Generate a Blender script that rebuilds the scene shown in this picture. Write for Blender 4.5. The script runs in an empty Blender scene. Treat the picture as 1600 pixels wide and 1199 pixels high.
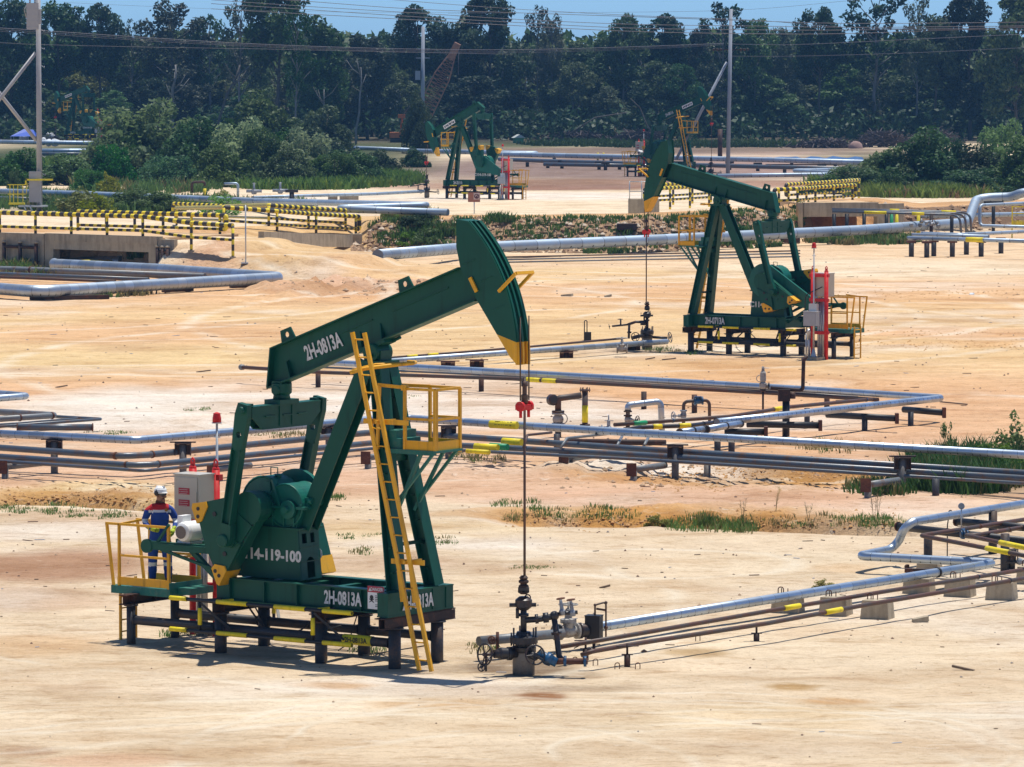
import bpy, bmesh, math, random
import numpy as np
from mathutils import Vector as V, Matrix, noise as mnoise
R = math.radians
PI = math.pi
scene = bpy.context.scene
COL = scene.collection
rng = random.Random(7)
HAZE = 0.00014

# ------------------------------------------------------------------ camera
F_PX, CAM_H, HORIZ = 7378.0, 10.9, 85.0
PITCH = math.atan((599.5 - HORIZ) / F_PX)
cd = bpy.data.cameras.new('camera')
cd.sensor_width = 36.0
cd.lens = F_PX / 1600.0 * 36.0
cd.clip_start = 1.0
cd.clip_end = 6000.0
cam = bpy.data.objects.new('camera', cd)
COL.objects.link(cam)
cam.location = (0, 0, CAM_H)
cam.rotation_euler = (PI / 2 - PITCH, 0, 0)
scene.camera = cam

# ------------------------------------------------------------------ terrain (large shapes)
def sst(a, b, x):
    t = np.clip((x - a) / (b - a), 0, 1)
    return t * t * (3 - 2 * t)

def hash2(ix, iy, seed):
    h = (ix.astype(np.int64) * 374761393 + iy.astype(np.int64) * 668265263 + seed * 1442695041) & 0x7fffffff
    h = ((h ^ (h >> 13)) * 1274126177) & 0x7fffffff
    return ((h ^ (h >> 16)) & 0xffff) / 65535.0

def vnoise(x, y, seed=0):
    x = np.asarray(x, float); y = np.asarray(y, float)
    ix = np.floor(x); iy = np.floor(y)
    fx = x - ix; fy = y - iy
    fx = fx * fx * (3 - 2 * fx); fy = fy * fy * (3 - 2 * fy)
    a = hash2(ix, iy, seed); b = hash2(ix + 1, iy, seed)
    c = hash2(ix, iy + 1, seed); d = hash2(ix + 1, iy + 1, seed)
    return (a + (b - a) * fx) * (1 - fy) + (c + (d - c) * fx) * fy - 0.5

def fbm(x, y, seed=0, o=4):
    s = 0; a = 1.0
    for k in range(o):
        s = s + a * vnoise(np.asarray(x) * 2 ** k, np.asarray(y) * 2 ** k, seed + k * 17)
        a *= 0.5
    return s

def toe_d(a):
    """distance of the foot of the road bank, by bearing a = x / y"""
    return np.interp(a, [-0.2, -0.109, -0.072, -0.05, -0.033, 0.0, 0.027, 0.057, 0.0605, 0.08, 0.11, 0.2],
                        [246, 244, 237, 246, 261, 260, 259, 271, 284, 285, 297, 305])

def tz(x, y):
    x = np.asarray(x, float); y = np.asarray(y, float)
    a = x / np.maximum(y, 1)
    t = toe_d(a)
    steep = np.interp(a, [-0.2, -0.072, -0.066, -0.045, -0.033, -0.028, 0.2], [0.8, 0.8, 14, 14, 9, 3.4, 3.4])
    top = np.interp(a, [-0.2, -0.07, -0.04, 0.03, 0.077, 0.086], [1.62, 1.62, 1.5, 1.75, 1.85, 1.45])
    q = y - t
    z = top * sst(0, 1, np.clip(q / steep, 0, 1)) * (1 - sst(13, 24, q))
    # the road comes down from the left bridge as a ramp
    rp = ((-28.0, 249.0, 1.62), (-18.0, 243.5, 1.62), (-15.0, 240.6, 1.50), (-10.3, 237.0, 0.95), (-6.2, 235.0, 0.38), (-2.0, 232.0, 0.0))
    for (x0, y0, z0), (x1, y1, z1) in zip(rp[:-1], rp[1:]):
        L2 = (x1 - x0) ** 2 + (y1 - y0) ** 2
        u = np.clip(((x - x0) * (x1 - x0) + (y - y0) * (y1 - y0)) / L2, 0, 1)
        dist = np.hypot(x - x0 - u * (x1 - x0), y - y0 - u * (y1 - y0))
        zr = (z0 + (z1 - z0) * u) * (1 - sst(3.2, 6.2, dist))
        z = np.where(a > -0.0745, np.maximum(z, zr), z)
    # culvert cuts
    for a0, a1 in ((-0.0975, -0.0765), (0.0634, 0.0774)):
        inside = (a > a0) & (a < a1) & (q < (2.5 if a0 < 0 else 7.0)) & (q > -0.5)
        z = np.where(inside, -0.35, z)
    # drainage gullies in front of the pipe rack
    c1 = 115.6 + 0.9 * np.sin(x * 0.35) + 0.5 * np.sin(x * 1.1 + 1)
    m1 = 1 - sst(-9.2, -7.6, x)
    c2 = 111.6 - 0.18 * (x - 0.0) + 0.5 * np.sin(x * 0.55)
    m2 = sst(-1.2, 1.0, x) * (1 - sst(9.2, 10.8, x))
    for c, m, dp in ((c1, m1, 0.50), (c2, m2, 0.42)):
        q = y - c
        z = z - m * dp * sst(-3.2, -0.2, q) * (1 - sst(0.0, 0.6, q))
    # worn hollow under the pipe rack
    z = z - 0.22 * np.exp(-(((x - 8.0) / 5.0) ** 2 + ((y - 123.0) / 3.2) ** 2))
    z = z + 0.10 * np.exp(-(((x - 6.0) / 5.0) ** 2 + ((y - 116.0) / 1.6) ** 2))
    return z

def tzf(x, y):
    return float(tz(x, y))

_c, _s = math.cos(PITCH), math.sin(PITCH)
def ray(px, py):
    a = (px - 800.0) / F_PX; b = -(py - 599.5) / F_PX
    return V((a, _c + b * _s, -_s + b * _c))
_TS = np.concatenate([np.arange(60, 140, 0.25), np.arange(140, 330, 0.5), np.arange(330, 1400, 2.0)])
def P(px, py, h=0.0):
    """the point of the site that the photo shows at px, py, h metres above the local ground"""
    d = ray(px, py)
    zz = CAM_H + d.z * _TS
    g = tz(d.x * _TS, d.y * _TS) + h
    f = zz - g
    k = np.nonzero(f <= 0)[0]
    if len(k) == 0 or k[0] == 0:
        t = (h - CAM_H) / d.z if d.z < 0 else 900
        return V((d.x * t, d.y * t, h))
    k = k[0]; t0, t1 = _TS[k - 1], _TS[k]
    for _ in range(22):
        t = 0.5 * (t0 + t1)
        if CAM_H + d.z * t - tzf(d.x * t, d.y * t) - h <= 0: t1 = t
        else: t0 = t
    return V((d.x * t1, d.y * t1, CAM_H + d.z * t1))
def PD(px, py, dist):
    """the point seen at px, py at a known distance"""
    d = ray(px, py); t = dist / d.y
    return V((d.x * t, d.y * t, CAM_H + d.z * t))
def PZ(px, py, z):
    d = ray(px, py); t = (z - CAM_H) / d.z
    return V((d.x * t, d.y * t, z))

# ------------------------------------------------------------------ object helpers
def tag(o, label=None, cat=None, group=None, kind=None):
    if label: o['label'] = label
    if cat: o['category'] = cat
    if group: o['group'] = group
    if kind: o['kind'] = kind
    return o

def thing(name, label, cat, loc=(0, 0, 0), rz=0.0, group=None):
    o = bpy.data.objects.new(name, None)
    o.empty_display_size = 0.2
    COL.objects.link(o)
    o.location = loc; o.rotation_euler = (0, 0, rz)
    return tag(o, label, cat, group)

def dup(root, loc, rz=None, label=None, group=None, scale=None):
    r = root.copy(); COL.objects.link(r); r.location = loc
    if rz is not None: r.rotation_euler = (0, 0, rz)
    if scale is not None: r.scale = (scale,) * 3 if not hasattr(scale, '__len__') else scale
    if label: r['label'] = label
    if group: r['group'] = group
    for ch in list(root.children):
        c = ch.copy(); COL.objects.link(c); c.parent = r
        for g in list(ch.children):
            d = g.copy(); COL.objects.link(d); d.parent = c
    return r

class MB:
    def __init__(s):
        s.v = []; s.f = []; s.mi = []; s.sm = []; s.uv = []
    def add(s, vs, fs, m=0, smooth=False, uvs=None):
        b = len(s.v)
        s.v.extend([tuple(p) for p in vs])
        for k, f in enumerate(fs):
            s.f.append([b + i for i in f]); s.mi.append(m); s.sm.append(smooth)
            s.uv.append(uvs[k] if uvs else None)
        return s
    def box(s, c, d, m=0, rot=None):
        c = V(c); hx, hy, hz = d[0] / 2, d[1] / 2, d[2] / 2
        vs = [V((x, y, z)) for x in (-hx, hx) for y in (-hy, hy) for z in (-hz, hz)]
        if rot is not None: vs = [rot @ p for p in vs]
        vs = [p + c for p in vs]
        return s.add(vs, [(0, 1, 3, 2), (4, 6, 7, 5), (0, 4, 5, 1), (2, 3, 7, 6), (0, 2, 6, 4), (1, 5, 7, 3)], m)
    def bx(s, x0, x1, y0, y1, z0, z1, m=0):
        return s.box(((x0 + x1) / 2, (y0 + y1) / 2, (z0 + z1) / 2), (abs(x1 - x0), abs(y1 - y0), abs(z1 - z0)), m)
    def bar(s, p0, p1, w, h, m=0, up=(0, 0, 1)):
        p0 = V(p0); p1 = V(p1); d = p1 - p0; L = d.length; d.normalize()
        up = V(up)
        if abs(d.dot(up)) > 0.98: up = V((1, 0, 0)) if abs(d.x) < 0.9 else V((0, 1, 0))
        sd = d.cross(up).normalized(); u2 = sd.cross(d)
        rot = Matrix((d, sd, u2)).transposed()
        return s.box((p0 + p1) / 2, (L, w, h), m, rot)
    def ibeam(s, p0, p1, w, h, t=0.02, m=0, up=(0, 0, 1)):
        p0 = V(p0); p1 = V(p1); d = (p1 - p0).normalized(); up = V(up)
        sd = d.cross(up).normalized(); u2 = sd.cross(d)
        o = u2 * (h / 2 - t / 2)
        s.bar(p0 + o, p1 + o, w, t, m, up); s.bar(p0 - o, p1 - o, w, t, m, up)
        return s.bar(p0, p1, t, h - 2 * t, m, up)
    def tube(s, pts, r, m=0, n=10, cap=True, bend=0.0, seg=5, v0=0.0, flat=False):
        pts = [V(p) for p in pts]
        rs = list(r) if hasattr(r, '__len__') else None
        if bend > 0 and len(pts) > 2:
            out = [pts[0]]
            for i in range(1, len(pts) - 1):
                a, b, c = pts[i - 1], pts[i], pts[i + 1]
                u = (a - b); w = (c - b); lu, lw = u.length, w.length
                if lu < 1e-6 or lw < 1e-6: continue
                u /= lu; w /= lw
                ang = PI - u.angle(w, PI)
                if ang < 0.06: out.append(b); continue
                k = min(bend * math.tan(ang / 2), lu * 0.49, lw * 0.49)
                rr = k / math.tan(ang / 2)
                bis = (u + w).normalized(); cen = b + bis * (rr / math.cos(ang / 2))
                s0 = b + u * k - cen; ax = s0.cross(b + w * k - cen).normalized()
                for j in range(seg + 1):
                    out.append(cen + Matrix.Rotation(ang * j / seg, 3, ax) @ s0)
            out.append(pts[-1]); pts = out; rs = None
        N = len(pts); tang = []
        for i in range(N):
            if i == 0: d = pts[1] - pts[0]
            elif i == N - 1: d = pts[-1] - pts[-2]
            else: d = (pts[i] - pts[i - 1]).normalized() + (pts[i + 1] - pts[i]).normalized()
            tang.append(d.normalized())
        up = V((0, 0, 1)) if abs(tang[0].z) < 0.9 else V((1, 0, 0))
        nrm = (up - tang[0] * up.dot(tang[0])).normalized()
        vs = []; vl = [v0]
        for i in range(N):
            if i:
                q = tang[i - 1].rotation_difference(tang[i]); nrm = q @ nrm
                nrm = (nrm - tang[i] * nrm.dot(tang[i])).normalized()
                vl.append(vl[-1] + (pts[i] - pts[i - 1]).length)
            bn = tang[i].cross(nrm)
            ri = rs[i] if rs else r
            for j in range(n):
                a = 2 * PI * j / n
                vs.append(pts[i] + (nrm * math.cos(a) + bn * math.sin(a)) * ri)
        fs = []; uvs = []
        for i in range(N - 1):
            for j in range(n):
                k = (j + 1) % n
                fs.append((i * n + j, i * n + k, (i + 1) * n + k, (i + 1) * n + j))
                uvs.append([(j / n, vl[i]), ((j + 1) / n, vl[i]), ((j + 1) / n, vl[i + 1]), (j / n, vl[i + 1])])
        s.add(vs, fs, m, not flat, uvs)
        if cap:
            b = len(s.v) - len(vs)
            for ring in (list(range(n))[::-1], [(N - 1) * n + j for j in range(n)]):
                s.f.append([b + i for i in ring]); s.mi.append(m); s.sm.append(False); s.uv.append(None)
        return s
    def lathe(s, base, axis, prof, m=0, n=16, smooth=True):
        base = V(base); ax = V(axis).normalized()
        a = V((0, 0, 1)) if abs(ax.z) < 0.9 else V((1, 0, 0))
        e1 = (a - ax * a.dot(ax)).normalized(); e2 = ax.cross(e1)
        # flat shaded steps: split rings where the profile turns sharply
        vs = []; fs = []
        for i in range(len(prof) - 1):
            (r0, h0), (r1, h1) = prof[i], prof[i + 1]
            b = len(vs)
            for (r, h) in ((r0, h0), (r1, h1)):
                for j in range(n):
                    t = 2 * PI * j / n
                    vs.append(base + ax * h + (e1 * math.cos(t) + e2 * math.sin(t)) * max(r, 1e-4))
            for j in range(n):
                k = (j + 1) % n
                fs.append((b + j, b + k, b + n + k, b + n + j))
        s.add(vs, fs, m, smooth)
        b = len(s.v) - len(vs)
        s.f.append([b + j for j in range(n)][::-1]); s.mi.append(m); s.sm.append(False); s.uv.append(None)
        e = len(s.v) - n
        s.f.append([e + j for j in range(n)]); s.mi.append(m); s.sm.append(False); s.uv.append(None)
        return s
    def prism(s, poly, o, ex, ey, t0, t1, m=0, mside=None):
        o = V(o); ex = V(ex); ey = V(ey); ez = ex.cross(ey).normalized()
        A = [o + ex * p[0] + ey * p[1] + ez * t0 for p in poly]
        B = [o + ex * p[0] + ey * p[1] + ez * t1 for p in poly]
        n = len(poly)
        s.add(A + B, [tuple(range(n))[::-1], tuple(range(n, 2 * n))], m)
        b = len(s.v) - 2 * n
        for i in range(n):
            j = (i + 1) % n
            s.f.append([b + i, b + j, b + n + j, b + n + i]); s.mi.append(m if mside is None else mside); s.sm.append(False); s.uv.append(None)
        return s
    def plate(s, outer, holes, o, ex, ey, t0, t1, m=0):
        """flat plate with real holes"""
        bm = bmesh.new(); loops = []
        for lp in [outer] + holes:
            vv = [bm.verts.new((p[0], p[1], 0)) for p in lp]
            for i in range(len(vv)): bm.edges.new((vv[i], vv[(i + 1) % len(vv)]))
            loops.append(lp)
        bmesh.ops.triangle_fill(bm, edges=bm.edges[:], use_beauty=True, normal=(0, 0, 1))
        bm.verts.index_update()
        o = V(o); ex = V(ex); ey = V(ey); ez = ex.cross(ey).normalized()
        vv = [(v.co.x, v.co.y) for v in bm.verts]
        tri = [[v.index for v in f.verts] for f in bm.faces]
        bm.free()
        s.add([o + ex * p[0] + ey * p[1] + ez * t0 for p in vv], [t[::-1] for t in tri], m)
        s.add([o + ex * p[0] + ey * p[1] + ez * t1 for p in vv], tri, m)
        for lp in loops:
            n = len(lp)
            s.add([o + ex * p[0] + ey * p[1] + ez * t for t in (t0, t1) for p in lp],
                  [(i, (i + 1) % n, n + (i + 1) % n, n + i) for i in range(n)], m)
        return s
    def sphere(s, c, r, m=0, n=12, k=8, sc=(1, 1, 1)):
        c = V(c); vs = []; fs = []
        for i in range(k + 1):
            p = PI * i / k
            for j in range(n):
                t = 2 * PI * j / n
                vs.append(c + V((math.sin(p) * math.cos(t) * sc[0], math.sin(p) * math.sin(t) * sc[1], math.cos(p) * sc[2])) * r)
        for i in range(k):
            for j in range(n):
                q = (j + 1) % n
                fs.append((i * n + j, (i + 1) * n + j, (i + 1) * n + q, i * n + q))
        return s.add(vs, fs, m, True)
    def ring(s, c, axis, RR, r, m=0, n=20, k=6):
        c = V(c); ax = V(axis).normalized()
        a = V((0, 0, 1)) if abs(ax.z) < 0.9 else V((1, 0, 0))
        e1 = (a - ax * a.dot(ax)).normalized(); e2 = ax.cross(e1); vs = []; fs = []
        for i in range(n):
            t = 2 * PI * i / n; d = e1 * math.cos(t) + e2 * math.sin(t)
            for j in range(k):
                p = 2 * PI * j / k
                vs.append(c + d * (RR + r * math.cos(p)) + ax * (r * math.sin(p)))
        for i in range(n):
            for j in range(k):
                a2 = (i + 1) % n; b2 = (j + 1) % k
                fs.append((i * k + j, a2 * k + j, a2 * k + b2, i * k + b2))
        return s.add(vs, fs, m, True)
    def wheel(s, c, axis, RR, r, m=0, spokes=4):
        s.ring(c, axis, RR, r, m)
        c = V(c); ax = V(axis).normalized()
        a = V((0, 0, 1)) if abs(ax.z) < 0.9 else V((1, 0, 0))
        e1 = (a - ax * a.dot(ax)).normalized(); e2 = ax.cross(e1)
        for i in range(spokes):
            t = 2 * PI * i / spokes + 0.4
            s.tube([c, c + (e1 * math.cos(t) + e2 * math.sin(t)) * RR], r * 0.8, m, 5, False)
        s.lathe(c - ax * r * 2, ax, [(r * 2, 0), (r * 2, r * 4)], m, 8)
        return s
    def build(s, name, mats, parent=None, world=False, link=True):
        me = bpy.data.meshes.new(name)
        vs = s.v
        if world and parent is not None:
            L = V(parent.location); rz = parent.rotation_euler[2]
            c, sn = math.cos(-rz), math.sin(-rz)
            vs = []
            for p in s.v:
                x, y, z = p[0] - L.x, p[1] - L.y, p[2] - L.z
                vs.append((x * c - y * sn, x * sn + y * c, z))
        me.from_pydata(vs, [], s.f)
        if not isinstance(mats, (list, tuple)): mats = [mats]
        for m in mats: me.materials.append(m)
        me.polygons.foreach_set('material_index', s.mi)
        me.polygons.foreach_set('use_smooth', s.sm)
        if any(u is not None for u in s.uv):
            lay = me.uv_layers.new(name='UVMap')
            flat = []
            for f, u in zip(s.f, s.uv):
                if u is None: flat.extend([0.0, 0.0] * len(f))
                else:
                    for a in u: flat.extend(a)
            lay.data.foreach_set('uv', flat)
        me.update()
        o = bpy.data.objects.new(name, me)
        COL.objects.link(o)
        if parent is not None: o.parent = parent
        return o

_txt = {}
def text_mesh(s, size, bold=0.02, sx=0.8):
    k = (s, size, bold, sx)
    if k in _txt: return _txt[k]
    cu = bpy.data.curves.new('lettering', 'FONT')
    cu.body = s; cu.size = size; cu.align_x = 'CENTER'; cu.align_y = 'CENTER'
    cu.offset = bold * size; cu.extrude = 0.002; cu.resolution_u = 3
    o = bpy.data.objects.new('tmp', cu); COL.objects.link(o)
    dg = bpy.context.evaluated_depsgraph_get(); dg.update()
    me = bpy.data.meshes.new_from_object(o.evaluated_get(dg))
    bpy.data.objects.remove(o); bpy.data.curves.remove(cu)
    me.transform(Matrix.Diagonal((sx, 1, 1, 1)))
    me.materials.clear()
    _txt[k] = me
    return me
def lettering(s, size, o, ex, ey, mat, parent, bold=0.02, sx=0.8, name='lettering'):
    me = text_mesh(s, size, bold, sx).copy()
    me.materials.append(mat)
    ob = bpy.data.objects.new(name, me); COL.objects.link(ob)
    ex = V(ex).normalized(); ey = V(ey).normalized(); ez = ex.cross(ey)
    M = Matrix((ex, ey, ez)).transposed().to_4x4(); M.translation = V(o) + ez * 0.003
    ob.parent = parent; ob.matrix_local = M
    return ob
# ------------------------------------------------------------------ materials
def nmat(name):
    m = bpy.data.materials.new(name); m.use_nodes = True
    nt = m.node_tree; nt.nodes.clear()
    out = nt.nodes.new('ShaderNodeOutputMaterial')
    b = nt.nodes.new('ShaderNodeBsdfPrincipled')
    nt.links.new(b.outputs[0], out.inputs[0])
    return m, nt, b
def N(nt, t, **kw):
    n = nt.nodes.new(t)
    for k, v in kw.items():
        if k.startswith('i_'):
            n.inputs[int(k[2:]) if k[2:].isdigit() else k[2:].replace('_', ' ')].default_value = v
        else: setattr(n, k, v)
    return n
def noise_tex(nt, scale, detail=4, rough=0.55, vec=None, dist=0.0):
    n = N(nt, 'ShaderNodeTexNoise'); n.inputs['Scale'].default_value = scale
    n.inputs['Detail'].default_value = detail; n.inputs['Roughness'].default_value = rough
    n.inputs['Distortion'].default_value = dist
    if vec is not None: nt.links.new(vec, n.inputs['Vector'])
    return n
def ramp(nt, fac, stops):
    r = N(nt, 'ShaderNodeValToRGB'); e = r.color_ramp.elements
    while len(e) > 1: e.remove(e[-1])
    e[0].position = stops[0][0]; c = stops[0][1]; e[0].color = (*c, 1) if len(c) == 3 else c
    for p, c in stops[1:]:
        q = e.new(p); q.color = (*c, 1) if len(c) == 3 else c
    nt.links.new(fac, r.inputs[0]); return r
def mixc(nt, fac, a, b, bt='MIX'):
    m = N(nt, 'ShaderNodeMix', data_type='RGBA', blend_type=bt)
    for i, x in ((0, fac), (6, a), (7, b)):
        if hasattr(x, 'is_linked') or hasattr(x, 'links'): nt.links.new(x, m.inputs[i])
        elif isinstance(x, (int, float)): m.inputs[i].default_value = x
        else: m.inputs[i].default_value = (*x, 1)
    return m.outputs[2]
def math_(nt, op, a, b=None, clamp=False):
    m = N(nt, 'ShaderNodeMath', operation=op, use_clamp=clamp)
    for i, x in ((0, a), (1, b)):
        if x is None: continue
        if isinstance(x, (int, float)): m.inputs[i].default_value = x
        else: nt.links.new(x, m.inputs[i])
    return m.outputs[0]
def objco(nt):
    return N(nt, 'ShaderNodeTexCoord').outputs['Object']
def posn(nt):
    return N(nt, 'ShaderNodeNewGeometry').outputs['Position']
def bump(nt, b, h, strength=0.3, dist=0.02):
    n = N(nt, 'ShaderNodeBump'); n.inputs['Strength'].default_value = strength; n.inputs['Distance'].default_value = dist
    nt.links.new(h, n.inputs['Height']); nt.links.new(n.outputs[0], b.inputs['Normal'])

def paint(name, col, rough=0.45, wear=0.25, spots=0.62, rust=(0.10, 0.035, 0.012), dirt=(0.35, 0.25, 0.15), spec=0.4):
    m, nt, b = nmat(name); p = posn(nt)
    n1 = noise_tex(nt, 1.3, 4, 0.6, p); n2 = noise_tex(nt, 9, 5, 0.65, p); n3 = noise_tex(nt, 38, 3, 0.6, p)
    c = mixc(nt, n1.outputs['Fac'], tuple(x * (1 - wear) for x in col), tuple(min(1, x * (1 + wear)) for x in col))
    f = ramp(nt, n2.outputs['Fac'], [(0.45, (0, 0, 0)), (0.8, (0.22, 0.22, 0.22))])
    c = mixc(nt, f.outputs[0], c, dirt)
    mp = N(nt, 'ShaderNodeMapping'); mp.inputs['Scale'].default_value = (7, 7, 0.7); nt.links.new(p, mp.inputs[0])
    n4 = noise_tex(nt, 1.0, 4, 0.65, mp.outputs[0])
    st = ramp(nt, n4.outputs['Fac'], [(0.30, (0.55, 0.55, 0.55)), (0.46, (1, 1, 1)), (0.62, (1, 1, 1)), (0.76, (1.5, 1.45, 1.3))])
    c = mixc(nt, 0.7, c, st.outputs[0], 'MULTIPLY')
    f2 = ramp(nt, math_(nt, 'MULTIPLY', math_(nt, 'ADD', n2.outputs['Fac'], n3.outputs['Fac']), 0.5), [(spots, (0, 0, 0)), (spots + 0.05, (0.9, 0.9, 0.9))])
    c = mixc(nt, f2.outputs[0], c, rust)
    nt.links.new(c, b.inputs['Base Color'])
    rr = N(nt, 'ShaderNodeMapRange'); rr.inputs[3].default_value = rough - 0.1; rr.inputs[4].default_value = rough + 0.2
    nt.links.new(n2.outputs['Fac'], rr.inputs[0]); nt.links.new(rr.outputs[0], b.inputs['Roughness'])
    b.inputs['Specular IOR Level'].default_value = spec
    bump(nt, b, n2.outputs['Fac'], 0.12, 0.01)
    return m
def steel(name, a, r, rough=0.5, rustamt=0.55, metal=0.0, scale=3.0, streak=False):
    m, nt, b = nmat(name); p = posn(nt)
    n1 = noise_tex(nt, scale, 5, 0.65, p); n2 = noise_tex(nt, scale * 9, 3, 0.6, p)
    s = math_(nt, 'MULTIPLY', math_(nt, 'ADD', n1.outputs['Fac'], math_(nt, 'MULTIPLY', n2.outputs['Fac'], 0.4)), 0.72)
    f = ramp(nt, s, [(rustamt - 0.06, (0, 0, 0)), (rustamt + 0.06, (1, 1, 1))])
    c0 = mixc(nt, n2.outputs['Fac'], tuple(x * 0.7 for x in a), tuple(x * 1.35 for x in a))
    c = mixc(nt, f.outputs[0], c0, r)
    nt.links.new(c, b.inputs['Base Color']); b.inputs['Roughness'].default_value = rough
    b.inputs['Metallic'].default_value = metal
    bump(nt, b, n2.outputs['Fac'], 0.2, 0.01)
    return m
def cladding(name, col=(0.46, 0.56, 0.68), rough=0.30, seam=0.45, metal=0.9, dull=0.0):
    """aluminium sheet jacket with lapped joints every seam metres"""
    m, nt, b = nmat(name)
    uv = N(nt, 'ShaderNodeUVMap').outputs[0]
    sp = N(nt, 'ShaderNodeSeparateXYZ'); nt.links.new(uv, sp.inputs[0])
    fr = math_(nt, 'FRACT', math_(nt, 'DIVIDE', sp.outputs[1], seam))
    line = math_(nt, 'LESS_THAN', fr, 0.028)
    fl = math_(nt, 'FLOOR', math_(nt, 'DIVIDE', sp.outputs[1], seam))
    wn = N(nt, 'ShaderNodeTexWhiteNoise', noise_dimensions='1D'); nt.links.new(fl, wn.inputs['W'])
    p = posn(nt); n1 = noise_tex(nt, 2.2, 5, 0.6, p); n2 = noise_tex(nt, 14, 3, 0.6, p)
    v = mixc(nt, wn.outputs[0], tuple(x * (0.80 - dull) for x in col), col)
    f = ramp(nt, n1.outputs['Fac'], [(0.42, (0, 0, 0)), (0.78, (0.45, 0.45, 0.45))])
    v = mixc(nt, f.outputs[0], v, (0.36, 0.33, 0.30))
    v = mixc(nt, math_(nt, 'MULTIPLY', line, 0.75), v, (0.14, 0.14, 0.15))
    # strap clips low on the jacket, once per half sheet
    fr2 = math_(nt, 'FRACT', math_(nt, 'DIVIDE', sp.outputs[1], seam * 0.5))
    clip = math_(nt, 'MULTIPLY', math_(nt, 'LESS_THAN', fr2, 0.11), math_(nt, 'LESS_THAN', math_(nt, 'ABSOLUTE', math_(nt, 'SUBTRACT', math_(nt, 'ABSOLUTE', math_(nt, 'SUBTRACT', sp.outputs[0], 0.5)), 0.14)), 0.035))
    v = mixc(nt, clip, v, (0.05, 0.05, 0.05))
    nt.links.new(v, b.inputs['Base Color']); b.inputs['Metallic'].default_value = metal
    rr = N(nt, 'ShaderNodeMapRange'); rr.inputs[3].default_value = rough; rr.inputs[4].default_value = rough + 0.25
    nt.links.new(n1.outputs['Fac'], rr.inputs[0]); nt.links.new(rr.outputs[0], b.inputs['Roughness'])
    h = math_(nt, 'SUBTRACT', math_(nt, 'MULTIPLY', n2.outputs['Fac'], 0.35), line)
    bump(nt, b, h, 0.25, 0.012)
    return m
def striped(name, a, c, period=0.6, duty=0.5):
    m, nt, b = nmat(name)
    uv = N(nt, 'ShaderNodeUVMap').outputs[0]; sp = N(nt, 'ShaderNodeSeparateXYZ'); nt.links.new(uv, sp.inputs[0])
    f = math_(nt, 'LESS_THAN', math_(nt, 'FRACT', math_(nt, 'DIVIDE', sp.outputs[1], period)), duty)
    n = noise_tex(nt, 12, 4, 0.6, posn(nt))
    v = mixc(nt, f, a, c)
    v = mixc(nt, math_(nt, 'MULTIPLY', n.outputs['Fac'], 0.25), v, (0.25, 0.18, 0.10))
    nt.links.new(v, b.inputs['Base Color']); b.inputs['Roughness'].default_value = 0.5
    return m
def plain(name, col, rough=0.6, var=0.15, scale=8, metal=0, emit=None):
    m, nt, b = nmat(name)
    n = noise_tex(nt, scale, 4, 0.6, posn(nt))
    c = mixc(nt, n.outputs['Fac'], tuple(x * (1 - var) for x in col), tuple(min(1, x * (1 + var)) for x in col))
    nt.links.new(c, b.inputs['Base Color']); b.inputs['Roughness'].default_value = rough; b.inputs['Metallic'].default_value = metal
    return m
def leafmat(name, lo, hi, trans=0.25, scale=0.35):
    m, nt, b = nmat(name)
    out = nt.nodes['Material Output']
    oi = N(nt, 'ShaderNodeObjectInfo'); p = posn(nt)
    n = noise_tex(nt, scale, 3, 0.6, p); n2 = noise_tex(nt, 5.0, 2, 0.6, p)
    s = math_(nt, 'ADD', math_(nt, 'MULTIPLY', n.outputs['Fac'], 0.55), math_(nt, 'MULTIPLY', n2.outputs['Fac'], 0.30))
    s = math_(nt, 'ADD', s, math_(nt, 'MULTIPLY', math_(nt, 'SUBTRACT', oi.outputs['Random'], 0.25), 0.34))
    r = ramp(nt, s, [(0.34, lo), (0.74, hi)])
    hv = N(nt, 'ShaderNodeHueSaturation'); nt.links.new(r.outputs[0], hv.inputs['Color'])
    rv = math_(nt, 'FRACT', math_(nt, 'MULTIPLY', oi.outputs['Random'], 7.31))
    nt.links.new(math_(nt, 'ADD', 0.455, math_(nt, 'MULTIPLY', rv, 0.075)), hv.inputs['Hue'])
    nt.links.new(math_(nt, 'ADD', 0.72, math_(nt, 'MULTIPLY', math_(nt, 'FRACT', math_(nt, 'MULTIPLY', oi.outputs['Random'], 3.77)), 0.42)), hv.inputs['Saturation'])
    r = hv
    nt.links.new(r.outputs[0], b.inputs['Base Color']); b.inputs['Roughness'].default_value = 0.55
    b.inputs['Specular IOR Level'].default_value = 0.25
    t = N(nt, 'ShaderNodeBsdfTranslucent'); nt.links.new(r.outputs[0], t.inputs[0])
    mx = N(nt, 'ShaderNodeMixShader'); mx.inputs[0].default_value = trans
    nt.links.new(b.outputs[0], mx.inputs[1]); nt.links.new(t.outputs[0], mx.inputs[2]); nt.links.new(mx.outputs[0], out.inputs[0])
    return m

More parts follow.
